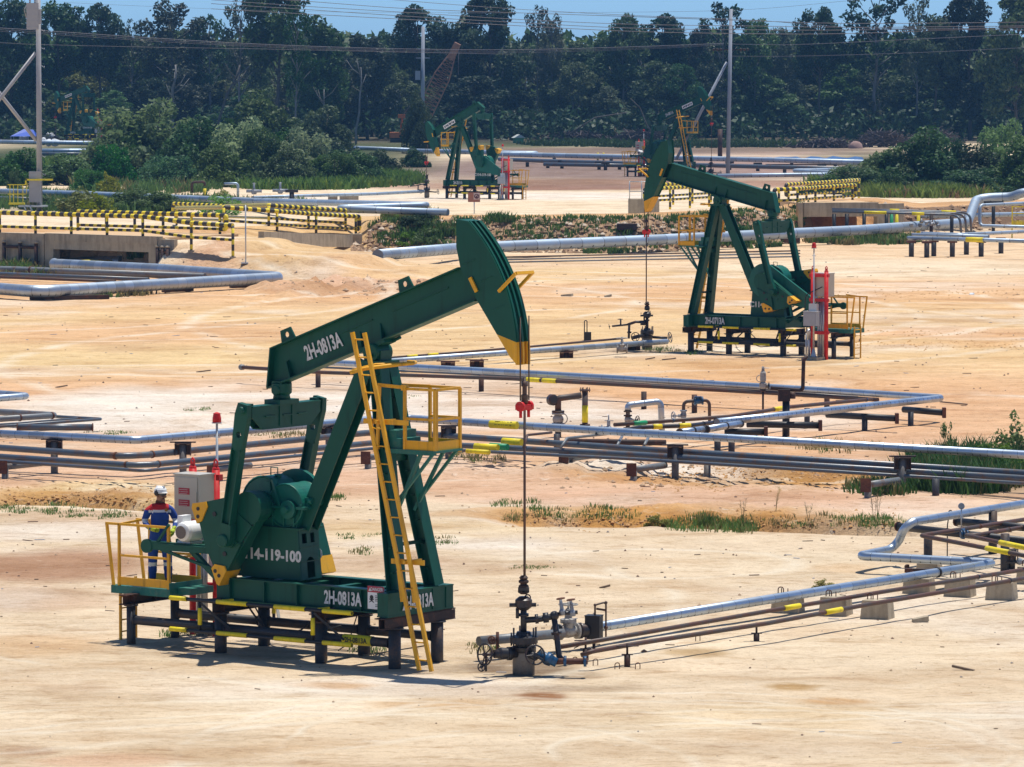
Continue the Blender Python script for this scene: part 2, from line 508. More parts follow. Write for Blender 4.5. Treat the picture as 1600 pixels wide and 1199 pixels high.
M = {}
M['green'] = paint('green_paint', (0.0035, 0.080, 0.050), 0.42, 0.22, 0.672, dirt=(0.022, 0.07, 0.045), spec=0.28)
M['green_sunlit'] = paint('sunlit_green_paint', (0.0040, 0.118, 0.082), 0.38, 0.2, 0.675, dirt=(0.03, 0.11, 0.08), spec=0.35)  # pump green again, lightened to paint in sun on gearbox and belt guard
M['yellow'] = paint('yellow_paint', (0.80, 0.40, 0.008), 0.45, 0.12, 0.70)
M['lemon'] = paint('lemon_yellow_paint', (0.83, 0.66, 0.012), 0.5, 0.1, 0.70)
M['red'] = paint('red_paint', (0.62, 0.006, 0.008), 0.45, 0.15, 0.70)
M['black'] = steel('black_steel', (0.013, 0.014, 0.017), (0.06, 0.026, 0.014), 0.5, 0.66)
M['pipe'] = steel('dark_pipe_steel', (0.080, 0.104, 0.130), (0.14, 0.078, 0.048), 0.36, 0.565)
M['greypipe'] = steel('grey_pipe_steel', (0.15, 0.165, 0.175), (0.15, 0.085, 0.05), 0.45, 0.585)
M['brownpipe'] = steel('brown_pipe_steel', (0.065, 0.05, 0.042), (0.10, 0.04, 0.022), 0.55, 0.50)
M['rust'] = steel('rusty_steel', (0.085, 0.030, 0.018), (0.15, 0.055, 0.025), 0.75, 0.52)
M['darkrust'] = steel('dark_rusty_steel', (0.035, 0.018, 0.014), (0.10, 0.036, 0.018), 0.7, 0.55)
M['post'] = steel('pile_steel', (0.030, 0.031, 0.036), (0.085, 0.048, 0.03), 0.55, 0.56)
M['postgrey'] = steel('weathered_pile_steel', (0.16, 0.15, 0.14), (0.10, 0.07, 0.05), 0.6, 0.60)
M['valve'] = steel('dark_valve_iron', (0.022, 0.021, 0.024), (0.075, 0.030, 0.016), 0.42, 0.58)
M['valveblue'] = steel('blue_valve_paint', (0.010, 0.085, 0.20), (0.02, 0.022, 0.028), 0.45, 0.54, scale=7)
M['valvewhite'] = steel('pale_valve_paint', (0.36, 0.345, 0.31), (0.12, 0.07, 0.045), 0.5, 0.57, scale=6)
M['valvegrey'] = steel('grey_valve_paint', (0.25, 0.28, 0.32), (0.10, 0.06, 0.04), 0.45, 0.60)
M['clad'] = cladding('aluminium_cladding')
M['clad2'] = cladding('weathered_cladding', (0.44, 0.52, 0.61), 0.38, 0.6, 0.85, 0.08)
M['clad3'] = cladding('far_cladding', (0.40, 0.50, 0.61), 0.45, 1.6, 0.7, 0.05)
M['stripe'] = striped('yellow_black_bands', (0.016, 0.016, 0.017), (0.90, 0.70, 0.014), 0.56, 0.44)
M['white'] = plain('white_paint', (0.80, 0.80, 0.78), 0.5, 0.06)
M['letter'] = paint('white_lettering', (0.70, 0.70, 0.67), 0.6, 0.12, 0.58, (0.05, 0.12, 0.09), (0.42, 0.42, 0.38))
M['blackp'] = plain('black_paint', (0.014, 0.014, 0.015), 0.5)
M['galv'] = plain('galvanised_steel', (0.50, 0.52, 0.53), 0.42, 0.12, 6, 0.6)
M['greybox'] = plain('grey_box_paint', (0.36, 0.38, 0.40), 0.45, 0.1)
M['grille'] = plain('motor_grille', (0.16, 0.13, 0.11), 0.7, 0.3, 60)
M['cabinet'] = plain('beige_grey_cabinet', (0.50, 0.46, 0.37), 0.4, 0.06)
M['signred'] = plain('sign_red', (0.42, 0.015, 0.03), 0.5, 0.06)
M['cable'] = plain('black_cable', (0.02, 0.02, 0.02), 0.6)
M['rope'] = steel('wire_rope', (0.05, 0.035, 0.026), (0.10, 0.045, 0.02), 0.5, 0.5)
M['polepaint'] = plain('pale_steel_pole', (0.34, 0.33, 0.33), 0.5, 0.14, 3)
M['polegrey'] = plain('grey_concrete_pole', (0.28, 0.31, 0.36), 0.7, 0.12, 3)
M['wire'] = plain('overhead_wire', (0.16, 0.15, 0.16), 0.5, 0.1, 2)
M['deck'] = paint('deck_green_paint', (0.012, 0.15, 0.115), 0.5, 0.2, 0.66)
M['hole'] = plain('hole_black', (0.004, 0.004, 0.004), 0.9)
M['bluetarp'] = plain('blue_tarpaulin', (0.012, 0.07, 0.42), 0.45, 0.2, 1)
M['orange'] = paint('orange_paint', (0.45, 0.12, 0.02), 0.5, 0.2, 0.62)
M['lattice'] = steel('crane_lattice_paint', (0.36, 0.17, 0.09), (0.22, 0.10, 0.06), 0.6, 0.55)
M['greenband'] = plain('green_band_paint', (0.01, 0.30, 0.12), 0.5, 0.1)
M['wood'] = plain('old_timber', (0.20, 0.14, 0.09), 0.8, 0.3, 15)
M['bag'] = plain('white_sacking', (0.55, 0.58, 0.62), 0.7, 0.2, 4)
M['brush'] = plain('dead_brushwood', (0.085, 0.065, 0.06), 0.9, 0.4, 3)

def concrete(name, col, stain=(0.12, 0.10, 0.075)):
    m, nt, b = nmat(name); p = posn(nt)
    n1 = noise_tex(nt, 1.4, 5, 0.65, p); n2 = noise_tex(nt, 22, 4, 0.6, p)
    mp = N(nt, 'ShaderNodeMapping'); mp.inputs['Scale'].default_value = (5, 5, 0.5); nt.links.new(p, mp.inputs[0])
    n3 = noise_tex(nt, 1.0, 4, 0.6, mp.outputs[0])
    c = mixc(nt, n2.outputs['Fac'], tuple(x * 0.8 for x in col), tuple(min(1, x * 1.15) for x in col))
    f = ramp(nt, math_(nt, 'MULTIPLY', math_(nt, 'ADD', n1.outputs['Fac'], n3.outputs['Fac']), 0.5), [(0.44, (0, 0, 0)), (0.68, (0.75, 0.75, 0.75))])
    c = mixc(nt, f.outputs[0], c, stain)
    nt.links.new(c, b.inputs['Base Color']); b.inputs['Roughness'].default_value = 0.85
    bump(nt, b, n2.outputs['Fac'], 0.3, 0.02)
    return m
M['roadsand'] = concrete('sand_covered_road', (0.60, 0.40, 0.21), (0.46, 0.30, 0.17))
M['conc'] = concrete('concrete', (0.46, 0.385, 0.27), (0.16, 0.125, 0.085))
M['concgrey'] = concrete('grey_concrete', (0.43, 0.36, 0.25), (0.15, 0.125, 0.09))
def barkm(name, lo, hi):
    m, nt, b = nmat(name); p = posn(nt)
    mp = N(nt, 'ShaderNodeMapping'); mp.inputs['Scale'].default_value = (3, 3, 0.35); nt.links.new(p, mp.inputs[0])
    n = noise_tex(nt, 2, 4, 0.6, mp.outputs[0]); r = ramp(nt, n.outputs['Fac'], [(0.3, lo), (0.7, hi)])
    nt.links.new(r.outputs[0], b.inputs['Base Color']); b.inputs['Roughness'].default_value = 0.9
    return m
M['bark'] = barkm('dark_bark', (0.05, 0.042, 0.036), (0.13, 0.115, 0.10))
M['palebark'] = barkm('pale_bark', (0.10, 0.095, 0.09), (0.26, 0.25, 0.24))
M['leafdark'] = leafmat('rainforest_leaves', (0.010, 0.032, 0.014), (0.055, 0.120, 0.036), .30)
M['leafmid'] = leafmat('mid_green_leaves', (0.020, 0.060, 0.014), (0.110, 0.195, 0.048), .30)
M['leafgrey'] = leafmat('grey_green_leaves', (0.028, 0.050, 0.026), (0.140, 0.180, 0.095), .30)
M['leafolive'] = leafmat('olive_leaves', (0.028, 0.048, 0.010), (0.130, 0.160, 0.036), .30)
M['leafshade'] = leafmat('shaded_undergrowth_leaves', (0.008, 0.024, 0.010), (0.034, 0.070, 0.022), .2)  # leaf colour darkened to paint in the shade at the forest foot
M['leafbelt'] = leafmat('belt_bush_leaves', (0.016, 0.060, 0.014), (0.085, 0.190, 0.045), .35, .5)
M['leafbush'] = leafmat('bush_leaves', (0.022, 0.085, 0.018), (0.125, 0.280, 0.055), 0.42, 0.5)
M['leafblue'] = leafmat('acacia_leaves', (0.065, 0.145, 0.055), (0.330, 0.480, 0.190), 0.48, 0.5)
M['leafyel'] = leafmat('yellow_green_leaves', (0.12, 0.17, 0.008), (0.36, 0.40, 0.02), 0.35, 1.5)
M['leaffresh'] = leafmat('fresh_green_leaves', (0.035, 0.13, 0.010), (0.15, 0.33, 0.025), 0.35, 1.5)
M['grassg'] = leafmat('grass_green', (0.045, 0.11, 0.016), (0.20, 0.34, 0.055), 0.3, 1.2)
M['grassdry'] = leafmat('dry_grass', (0.14, 0.12, 0.04), (0.36, 0.30, 0.10), 0.3, 1.2)
# ------------------------------------------------------------------ ground sheet
def axis_pts(parts):
    out = []
    for a, b, st in parts:
        n = max(1, int(round((b - a) / st))); out += list(np.linspace(a, b, n, endpoint=False))
    return out
gx = axis_pts([(-16, 16, 0.15), (16, 40, 0.5), (40, 120, 4), (120, 300, 30)]) + [300.0]
gx = sorted(set([round(-v, 3) for v in gx if v > 16] + [round(v, 3) for v in gx]))
gy = axis_pts([(-60, 56, 8), (56, 66, 1), (66, 128, 0.17), (128, 235, 0.45), (235, 305, 0.4), (305, 700, 3), (700, 1200, 25)]) + [1200.0]
GX, GY = np.meshgrid(np.array(gx), np.array(gy))
GZ = tz(GX, GY)
near = 1 - sst(200, 420, GY)
rough = 0.035 * fbm(GX * 0.45, GY * 0.45, 3, 4) + 0.012 * fbm(GX * 2.1, GY * 2.1, 9, 3)
def zone(px, py, rx, ry):
    """soft ellipse on the ground, given by the place the photo shows it"""
    c = P(px, py); d = c.y
    wx = rx * d / F_PX; wy = max(0.4, ry * d * d / (F_PX * (CAM_H - c.z)))
    q = ((GX - c.x) / wx) ** 2 + ((GY - c.y) / wy) ** 2
    q = q * (1 + 0.7 * fbm(GX * (1.2 / wx) , GY * (1.2 / wy), int(px) + 7, 3))
    return np.clip(1.35 - q, 0, 1)
# rubbly, eroded places
er = np.zeros_like(GX)
for a in ((980, 745, 330, 22), (1200, 760, 180, 18), (130, 772, 170, 22), (1060, 812, 330, 16), (560, 450, 170, 16), (700, 742, 120, 10), (300, 660, 80, 12), (330, 424, 60, 12), (440, 436, 90, 12), (1480, 459, 170, 6), (1520, 537, 130, 5), (1290, 527, 70, 5), (1260, 470, 80, 4), (1330, 600, 90, 8), (1120, 600, 120, 7), (420, 470, 90, 8)):
    er = np.maximum(er, zone(*a))
rough = rough + er * (0.16 * fbm(GX * 1.5, GY * 1.5, 21, 4) + 0.05 * fbm(GX * 5, GY * 5, 5, 2))
for (mx, my, rx, ry, hh) in ((1210, 742, 60, 12, 0.35), (960, 735, 60, 10, 0.22), (880, 735, 40, 9, 0.2), (1330, 748, 40, 10, 0.3), (450, 455, 60, 8, 0.45), (640, 452, 60, 8, 0.4), (540, 448, 50, 8, 0.45)):
    rough = rough + zone(mx, my, rx, ry) * hh * (0.6 + 0.9 * fbm(GX * 1.2, GY * 1.2, 33, 3))
A = GX / np.maximum(GY, 1)
Q = GY - toe_d(A)
bank = sst(0.1, 0.6, Q) * (1 - sst(3.0, 4.0, Q)) * sst(-0.036, -0.03, A) * (1 - .5 * sst(.079, .082, A))
rough = rough + bank * (0.26 * fbm(GX * 0.9, GY * 0.9, 41, 4) + 0.10 * fbm(GX * 3, GY * 3, 44, 2))
GZ = GZ + rough * np.where(GY > 450, 0.3, 1.0) + np.where(GY > 330, 0.10 * vnoise(GX * 0.05, GY * 0.05, 2), 0)

BASE = np.array((0.66, 0.515, 0.345))
C = np.zeros(GX.shape + (3,)) + BASE
def lay(mask, col, k=1.0):
    global C
    m = (np.clip(mask, 0, 1) * k)[..., None]
    C = C * (1 - m) + np.array(col) * m
PEACH = (0.645, 0.385, 0.205); WHITE = (0.72, 0.635, 0.53); REDB = (0.37, 0.20, 0.11); OCHRE = (0.50, 0.255, 0.075)
CREAM = (0.71, 0.57, 0.39); YEL = (0.66, 0.475, 0.24); DKB = (0.215, 0.125, 0.085); PINK = (0.63, 0.395, 0.25)
# broad belts by distance
dd = GY + 4 * fbm(GX * 0.05, GY * 0.03, 77, 3)
lay(sst(112, 117, dd), PINK, 0.85)
lay(sst(128, 140, dd), PEACH, 0.8)
lay(sst(150, 172, dd), YEL, 0.75)
lay(sst(195, 215, dd), PEACH, 0.7)
lay(sst(232, 240, dd), CREAM, 0.5)
for a, c, k in (
    ((420, 640, 330, 40), WHITE, 1.0), ((180, 640, 200, 36), WHITE, 0.9), ((800, 640, 230, 34), WHITE, 0.75), ((960, 660, 200, 22), WHITE, 0.7), ((640, 600, 300, 16), WHITE, 0.6),
    ((1180, 660, 200, 14), WHITE, 0.6), ((120, 700, 260, 12), PEACH, 0.7), ((420, 735, 300, 22), PINK, 0.9), ((1150, 700, 260, 16), PEACH, 0.7), ((1000, 775, 330, 16), PINK, 1.0), ((1320, 790, 200, 16), PINK, 1.0),
    ((70, 885, 210, 26), REDB, 0.9), ((30, 935, 160, 22), REDB, 0.5), ((560, 880, 200, 14), REDB, 0.4), ((120, 810, 140, 12), REDB, 0.35), ((150, 830, 300, 16), WHITE, 0.6), ((150, 775, 190, 22), YEL, 1.0),
    ((130, 788, 170, 8), OCHRE, 0.8), ((1040, 808, 340, 14), OCHRE, 1.0), ((1240, 822, 180, 9), (0.33, 0.17, 0.06), .6), ((1150, 752, 270, 20), OCHRE, 1.0), ((1230, 748, 120, 9), (0.34, 0.18, 0.06), .7), ((900, 730, 90, 12), OCHRE, 0.6), ((1010, 735, 150, 8), WHITE, 0.8),
    ((1250, 880, 260, 26), CREAM, 0.8), ((640, 830, 200, 20), YEL, 0.5), ((700, 850, 180, 10), WHITE, 0.5), ((60, 1010, 120, 22), OCHRE, 0.35),
    ((640, 1075, 260, 16), WHITE, 0.65), ((300, 1110, 380, 26), CREAM, 0.9), ((900, 1130, 320, 30), CREAM, 0.9), ((1300, 1010, 330, 30), CREAM, 0.6), ((1250, 1120, 300, 26), YEL, 0.3),
    ((680, 1100, 110, 8), OCHRE, 0.45), ((850, 1087, 40, 6), (0.30, .14, .06), 1.0), ((1237, 1075, 44, 7), (0.40, .24, .09), .9), ((520, 1072, 70, 6), OCHRE, 0.6), ((1090, 1020, 50, 8), (.40, .25, .10), .7), ((1310, 1096, 60, 5), OCHRE, .6), ((40, 1175, 60, 8), (.38, .22, .12), .7), ((170, 1190, 120, 12), PINK, .6), ((1320, 890, 60, 8), OCHRE, 0.3),
    ((1350, 420, 300, 18), CREAM, 0.9), ((900, 430, 330, 14), YEL, 0.6), ((1200, 470, 300, 10), OCHRE, 0.25), ((260, 520, 300, 18), PEACH, 0.7), ((150, 560, 300, 14), YEL, 0.8), ((1500, 520, 200, 10), PEACH, 0.8), ((1130, 550, 250, 12), WHITE, 0.5),
    ((1480, 500, 200, 8), REDB, 0.25), ((330, 420, 70, 12), PINK, .8), ((430, 440, 110, 12), (0.40, 0.23, 0.13), .7), ((560, 450, 190, 13), PINK, 0.9), ((560, 458, 160, 6), REDB, 0.5)):
    lay(zone(*a), c, k)
# oil-stained soil round the near well
for a, k in (((815, 1042, 95, 13), 0.7), ((690, 1046, 150, 9), 0.5), ((860, 1054, 90, 8), .45), ((900, 1075, 120, 5), .3), ((1010, 547, 60, 7), 0.5), ((670, 309, 20, 3), 0.5), ((430, 1015, 220, 14), .35), ((1200, 566, 140, 6), .3)):
    lay(zone(*a) * (0.6 + 0.9 * np.clip(fbm(GX * 1.6, GY * 1.6, 61, 4) + .35, 0, 1)), (0.15, 0.095, 0.055), k)
# the road bank: road, rubble face, pad behind
lay(sst(-4.5, -1, Q) * (1 - sst(0.5, 2, Q)) * (GY > 225), CREAM, 0.6)
lay(sst(0.2, 1.0, Q) * sst(-0.036, -0.03, A), (0.37, 0.235, 0.135), 0.9)
lay(sst(0.2, 1.0, Q) * sst(0.079, 0.082, A), (0.17, 0.11, 0.075), 0.85)
lay(sst(3.0, 4.2, Q) * (GY > 225), (0.58, 0.35, 0.17), 1.0)
ramp_m = sst(-0.062, -0.055, A) * (1 - sst(-0.030, -0.022, A)) * sst(-30, -14, Q) * (GY > 200)
lay(ramp_m, (0.62, 0.42, 0.20), 0.75)
lay(sst(15, 20, Q) * (GY > 260), CREAM, 1.0)
for a, c, k in (((900, 306, 240, 7), WHITE, 0.9), ((560, 312, 200, 8), WHITE, 0.6), ((860, 292, 260, 6), (0.27, 0.15, 0.10), 1.0), ((640, 290, 140, 4), (0.40, 0.26, 0.18), 0.9),
    ((950, 262, 380, 22), (0.235, 0.165, 0.135), 1.0), ((960, 285, 300, 5), (0.26, 0.155, 0.10), 1.0), ((1230, 258, 220, 16), (0.34, 0.23, 0.19), 1.0), ((1200, 240, 300, 3), (0.36, 0.26, 0.20), 1.0), ((1180, 288, 200, 6), (0.36, 0.22, 0.15), 1.0),
    ((90, 283, 170, 4), (0.44, 0.27, 0.18), 1.0)):
    lay(zone(*a), c, k)
# vegetated ground
GRN = (0.040, 0.060, 0.020)
for a, k in (((100, 250, 300, 26), 1.0), ((420, 252, 260, 30), 1.0), ((300, 235, 420, 18), 1.0), ((700, 226, 200, 9), .8), ((1480, 262, 210, 26), 1.0), ((1450, 300, 150, 7), 0.9), ((160, 318, 170, 12), 0.8), ((1560, 740, 190, 40), 0.6), ((900, 226, 200, 6), 0.7), ((1100, 226, 200, 7), 0.6)):
    lay(zone(*a), GRN, k)
for a in ((900, 236, 300, 6), (1150, 233, 300, 5)): lay(zone(*a), (0.17, 0.12, 0.09), .9)
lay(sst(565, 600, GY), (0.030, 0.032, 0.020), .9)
C = C * (1 + 0.10 * fbm(GX * 0.6, GY * 0.6, 55, 3))[..., None] * (1 + 0.05 * fbm(GX * 2.4, GY * 2.4, 56, 2))[..., None]
pt = fbm(GX * 0.13, GY * 0.09, 91, 4)
lay(sst(0.05, 0.5, pt) * (GY < 235) * (GY > 108), (0.60, 0.335, 0.15), 0.55)
lay(sst(0.10, 0.55, fbm(GX * 0.2, GY * 0.16, 95, 4)) * (GY < 235), (0.74, 0.65, 0.53), 0.45)
lay(sst(0.18, 0.6, fbm(GX * 0.34, GY * 0.3, 97, 4)) * (GY < 240), (0.44, 0.27, 0.15), 0.38)
C = np.clip(C, 0.01, 0.78)

def ground_material():
    m, nt, b = nmat('sandy_ground'); p = posn(nt)
    at = N(nt, 'ShaderNodeVertexColor', layer_name='soil')
    mp = N(nt, 'ShaderNodeMapping'); mp.inputs['Scale'].default_value = (0.62, 1.0, 1.0); mp.inputs['Rotation'].default_value = (0, 0, 0.25); nt.links.new(p, mp.inputs[0])
    n0 = noise_tex(nt, 0.35, 5, 0.6, mp.outputs[0], 0.6)
    n1 = noise_tex(nt, 1.7, 6, 0.65, mp.outputs[0], 0.4)
    n2 = noise_tex(nt, 9.0, 5, 0.7, p)
    n3 = noise_tex(nt, 30.0, 3, 0.7, p)
    c = at.outputs[0]
    r0 = ramp(nt, n0.outputs['Fac'], [(0.3, (0.80, 0.72, 0.64)), (0.5, (1, 1, 1)), (0.7, (1.12, 1.14, 1.18))])
    c = mixc(nt, 1.0, c, r0.outputs[0], 'MULTIPLY')
    r1 = ramp(nt, n1.outputs['Fac'], [(0.30, (0.74, 0.65, 0.56)), (0.45, (1, 1, 1)), (0.70, (1.08, 1.09, 1.10))])
    c = mixc(nt, 0.85, c, r1.outputs[0], 'MULTIPLY')
    r2 = ramp(nt, n2.outputs['Fac'], [(0.26, (0.66, 0.58, 0.52)), (0.40, (1, 1, 1)), (0.8, (1.05, 1.05, 1.05))])
    c = mixc(nt, 0.8, c, r2.outputs[0], 'MULTIPLY')
    # crust: thin darker scabs and paler wind-swept streaks, a few decimetres across
    mp2 = N(nt, 'ShaderNodeMapping'); mp2.inputs['Scale'].default_value = (0.8, 2.4, 1.0); mp2.inputs['Rotation'].default_value = (0, 0, -0.15); nt.links.new(p, mp2.inputs[0])
    n5 = noise_tex(nt, 1.5, 8, 0.72, mp2.outputs[0], 0.9)
    n6 = noise_tex(nt, 0.22, 3, 0.55, p)
    s5 = ramp(nt, n5.outputs['Fac'], [(0.36, (1, 1, 1)), (0.46, (0, 0, 0))]).outputs[0]
    m5 = ramp(nt, n6.outputs['Fac'], [(0.42, (0.12, 0.12, 0.12)), (0.60, (0.75, 0.75, 0.75))]).outputs[0]
    c = mixc(nt, math_(nt, 'MULTIPLY', s5, m5), c, mixc(nt, 0.62, c, (0.30, 0.165, 0.085)))
    s6 = ramp(nt, n5.outputs['Fac'], [(0.58, (0, 0, 0)), (0.68, (0.55, 0.55, 0.55))]).outputs[0]
    c = mixc(nt, s6, c, (0.72, 0.63, 0.50))
    # scattered dark crumbs
    sp = math_(nt, 'MULTIPLY', ramp(nt, n3.outputs['Fac'], [(0.70, (0, 0, 0)), (0.74, (1, 1, 1))]).outputs[0],
               ramp(nt, n1.outputs['Fac'], [(0.5, (0, 0, 0)), (0.62, (0.7, 0.7, 0.7))]).outputs[0])
    c = mixc(nt, sp, c, (0.16, 0.10, 0.07))
    n8 = noise_tex(nt, 5.5, 7, 0.75, p, 0.3)
    r8 = ramp(nt, n8.outputs['Fac'], [(0.34, (0.70, 0.62, 0.54)), (0.47, (0.98, 0.98, 0.98)), (0.60, (1.04, 1.04, 1.05)), (0.72, (1.12, 1.13, 1.16))])
    c = mixc(nt, 0.65, c, r8.outputs[0], 'MULTIPLY')
    # tyre tracks: pairs of shallow arcs pressed in the sand
    sx = N(nt, 'ShaderNodeSeparateXYZ'); nt.links.new(p, sx.inputs[0])
    wob = math_(nt, 'MULTIPLY', math_(nt, 'SUBTRACT', n6.outputs['Fac'], 0.5), 1.6)
    tot = None
    for (cx, cy, rr, tw) in TRACKS:
        for off in (0.0,):
            dx = math_(nt, 'SUBTRACT', sx.outputs[0], cx); dy = math_(nt, 'SUBTRACT', sx.outputs[1], cy)
            d = math_(nt, 'SQRT', math_(nt, 'ADD', math_(nt, 'MULTIPLY', dx, dx), math_(nt, 'MULTIPLY', dy, dy)))
            d = math_(nt, 'ABSOLUTE', math_(nt, 'ADD', math_(nt, 'SUBTRACT', d, rr + off), wob))
            k = math_(nt, 'SUBTRACT', 1.0, math_(nt, 'DIVIDE', d, tw), True)
            tot = k if tot is None else math_(nt, 'MAXIMUM', tot, k)
    fade = ramp(nt, n0.outputs['Fac'], [(0.40, (0.15, 0.15, 0.15)), (0.58, (1, 1, 1))]).outputs[0]
    tot = math_(nt, 'MULTIPLY', tot, fade)
    c = mixc(nt, math_(nt, 'MULTIPLY', tot, 0.75), c, mixc(nt, 0.75, c, (0.80, 0.72, 0.57)))
    nt.links.new(c, b.inputs['Base Color']); b.inputs['Roughness'].default_value = 0.95
    b.inputs['Specular IOR Level'].default_value = 0.1
    h = math_(nt, 'ADD', math_(nt, 'MULTIPLY', n1.outputs['Fac'], 1.3), math_(nt, 'ADD', math_(nt, 'MULTIPLY', n2.outputs['Fac'], 0.55), math_(nt, 'MULTIPLY', n3.outputs['Fac'], 0.12)))
    h = math_(nt, 'ADD', h, math_(nt, 'ADD', math_(nt, 'MULTIPLY', n5.outputs['Fac'], 1.1), math_(nt, 'MULTIPLY', n8.outputs['Fac'], 1.0))); h = math_(nt, 'SUBTRACT', h, math_(nt, 'MULTIPLY', tot, 0.7))
    bump(nt, b, h, 0.8, 0.08)
    return m
def circ3(a, b, c):
    a, b, c = P(*a), P(*b), P(*c)
    d = 2 * (a.x * (b.y - c.y) + b.x * (c.y - a.y) + c.x * (a.y - b.y))
    q = lambda v: v.x * v.x + v.y * v.y
    ux = (q(a) * (b.y - c.y) + q(b) * (c.y - a.y) + q(c) * (a.y - b.y)) / d
    uy = (q(a) * (c.x - b.x) + q(b) * (a.x - c.x) + q(c) * (b.x - a.x)) / d
    return ux, uy, math.hypot(a.x - ux, a.y - uy)
TRACKS = [(*circ3(*t[:3]), t[3]) for t in (
    ((1360, 1105), (1560, 1150), (1575, 1199), .17), ((1330, 1112), (1525, 1152), (1542, 1199), .13), ((1400, 1150), (1470, 1165), (1482, 1199), .15), ((0, 1112), (400, 1096), (800, 1102), .22), ((0, 1150), (500, 1122), (900, 1112), .22),
    ((300, 1199), (700, 1152), (1100, 1128), .25), ((900, 1140), (1010, 1160), (1100, 1199), .16), ((800, 880), (1000, 905), (1220, 872), .35), ((700, 838), (900, 872), (1010, 905), .3), ((300, 1060), (800, 1090), (1300, 1100), .2),
    ((1050, 430), (1300, 442), (1600, 500), .6), ((1080, 468), (1350, 480), (1600, 540), .6), ((100, 540), (500, 500), (1000, 480), .6), ((400, 475), (800, 442), (1200, 428), .6), ((420, 398), (620, 425), (900, 452), .5), ((440, 390), (660, 416), (1000, 440), .5), ((0, 520), (300, 505), (600, 455), .5))]
M['ground'] = ground_material()
nxg, nyg = len(gx), len(gy)
me = bpy.data.meshes.new('ground')
vco = np.stack([GX, GY, GZ], -1).reshape(-1, 3)
ii = np.arange(nxg * nyg).reshape(nyg, nxg)
quads = np.stack([ii[:-1, :-1], ii[:-1, 1:], ii[1:, 1:], ii[1:, :-1]], -1).reshape(-1, 4)
me.vertices.add(len(vco)); me.vertices.foreach_set('co', vco.ravel())
me.loops.add(quads.size); me.loops.foreach_set('vertex_index', quads.ravel().astype(np.int32))
me.polygons.add(len(quads)); me.polygons.foreach_set('loop_start', np.arange(0, quads.size, 4, dtype=np.int32))
me.polygons.foreach_set('use_smooth', np.ones(len(quads), bool))
me.update(calc_edges=True)
ca = me.color_attributes.new('soil', 'FLOAT_COLOR', 'POINT')
ca.data.foreach_set('color', np.concatenate([C.reshape(-1, 3), np.ones((len(vco), 1))], 1).ravel().astype(np.float32))
me.materials.append(M['ground'])
ground = bpy.data.objects.new('ground', me); COL.objects.link(ground)
tag(ground, 'sandy cleared oilfield ground in cream, peach and red brown', 'ground', kind='structure')
from mathutils.bvhtree import BVHTree
def gz(x, y):
    """ground height on the built sheet"""
    i = int(np.searchsorted(gx_a, x)) - 1; j = int(np.searchsorted(gy_a, y)) - 1
    i = min(max(i, 0), nxg - 2); j = min(max(j, 0), nyg - 2)
    fx = (x - gx_a[i]) / (gx_a[i + 1] - gx_a[i]); fy = (y - gy_a[j]) / (gy_a[j + 1] - gy_a[j])
    return float((GZ[j, i] * (1 - fx) + GZ[j, i + 1] * fx) * (1 - fy) + (GZ[j + 1, i] * (1 - fx) + GZ[j + 1, i + 1] * fx) * fy)
gx_a = np.array(gx); gy_a = np.array(gy)

# ------------------------------------------------------------------ small stones, rubble, grass (uncountable)
def stone(mb, c, r, rg, m=0):
    vs = []
    sx, sy, sz = r * rg.uniform(0.7, 1.5), r * rg.uniform(0.7, 1.3), r * rg.uniform(0.45, 0.95)
    a = rg.uniform(0, 6.28)
    base = [(1, 0, 0), (-1, 0, 0), (0, 1, 0), (0, -1, 0), (0, 0, 1), (0, 0, -1), (.7, .7, .5), (-.7, .6, .5), (.6, -.7, .5), (-.6, -.7, .4)]
    for p in base[:6]:
        q = V(p) * rg.uniform(0.75, 1.25); q = V((q.x * sx, q.y * sy, q.z * sz))
        vs.append((c[0] + q.x * math.cos(a) - q.y * math.sin(a), c[1] + q.x * math.sin(a) + q.y * math.cos(a), c[2] + q.z))
    mb.add(vs, [(0, 2, 4), (2, 1, 4), (1, 3, 4), (3, 0, 4), (2, 0, 5), (1, 2, 5), (3, 1, 5), (0, 3, 5)], m)
g = MB(); rg = random.Random(5)
for k in range(1500):
    py = 1199 - (1199 - 400) * rg.random() ** 0.55; px = rg.uniform(-30, 1630)
    p = P(px, py); r = rg.choice((0.008, 0.010, 0.012, 0.018, 0.024)) * (1 + (1199 - py) / 800)
    if 0.04 > rg.random(): r *= 1.8
    stone(g, (p.x, p.y, gz(p.x, p.y) + r * 0.3), r, rg, rg.choice((0, 0, 1, 2)))
M['stone1'] = plain('brown_crumbs', (0.20, 0.12, 0.08), 0.9, 0.4, 5); M['stone2'] = plain('grey_stones', (0.28, 0.24, 0.21), 0.9, 0.3, 5); M['stone3'] = plain('sand_clods', (0.42, 0.29, 0.18), 0.95, 0.2, 5)
tag(g.build('gravel', [M['stone1'], M['stone2'], M['stone3']]), 'small stones and crumbs scattered over the sand', 'gravel', kind='stuff')
g = MB()
M['rub1'] = plain('tan_rubble', (0.42, 0.27, 0.16), 0.9, 0.4, 2); M['rub2'] = plain('brown_rubble', (0.25, 0.155, 0.09), 0.9, 0.4, 2); M['rub3'] = plain('pale_rubble', (0.55, 0.44, 0.33), 0.9, 0.25, 2)
for k in range(3600):
    a = rg.uniform(-0.034, 0.112)
    t = float(toe_d(a)); q = rg.uniform(-0.3, 3.6)
    if 0.0605 < a < 0.0785 or (a > .08 and rg.random() < .8): continue
    y = t + q; x = a * y; r = rg.choice((0.06, 0.08, 0.11, 0.15, 0.20))
    stone(g, (x, y, gz(x, y) + r * 0.15), r, rg, rg.choice((0, 0, 1, 1, 1, 2)))
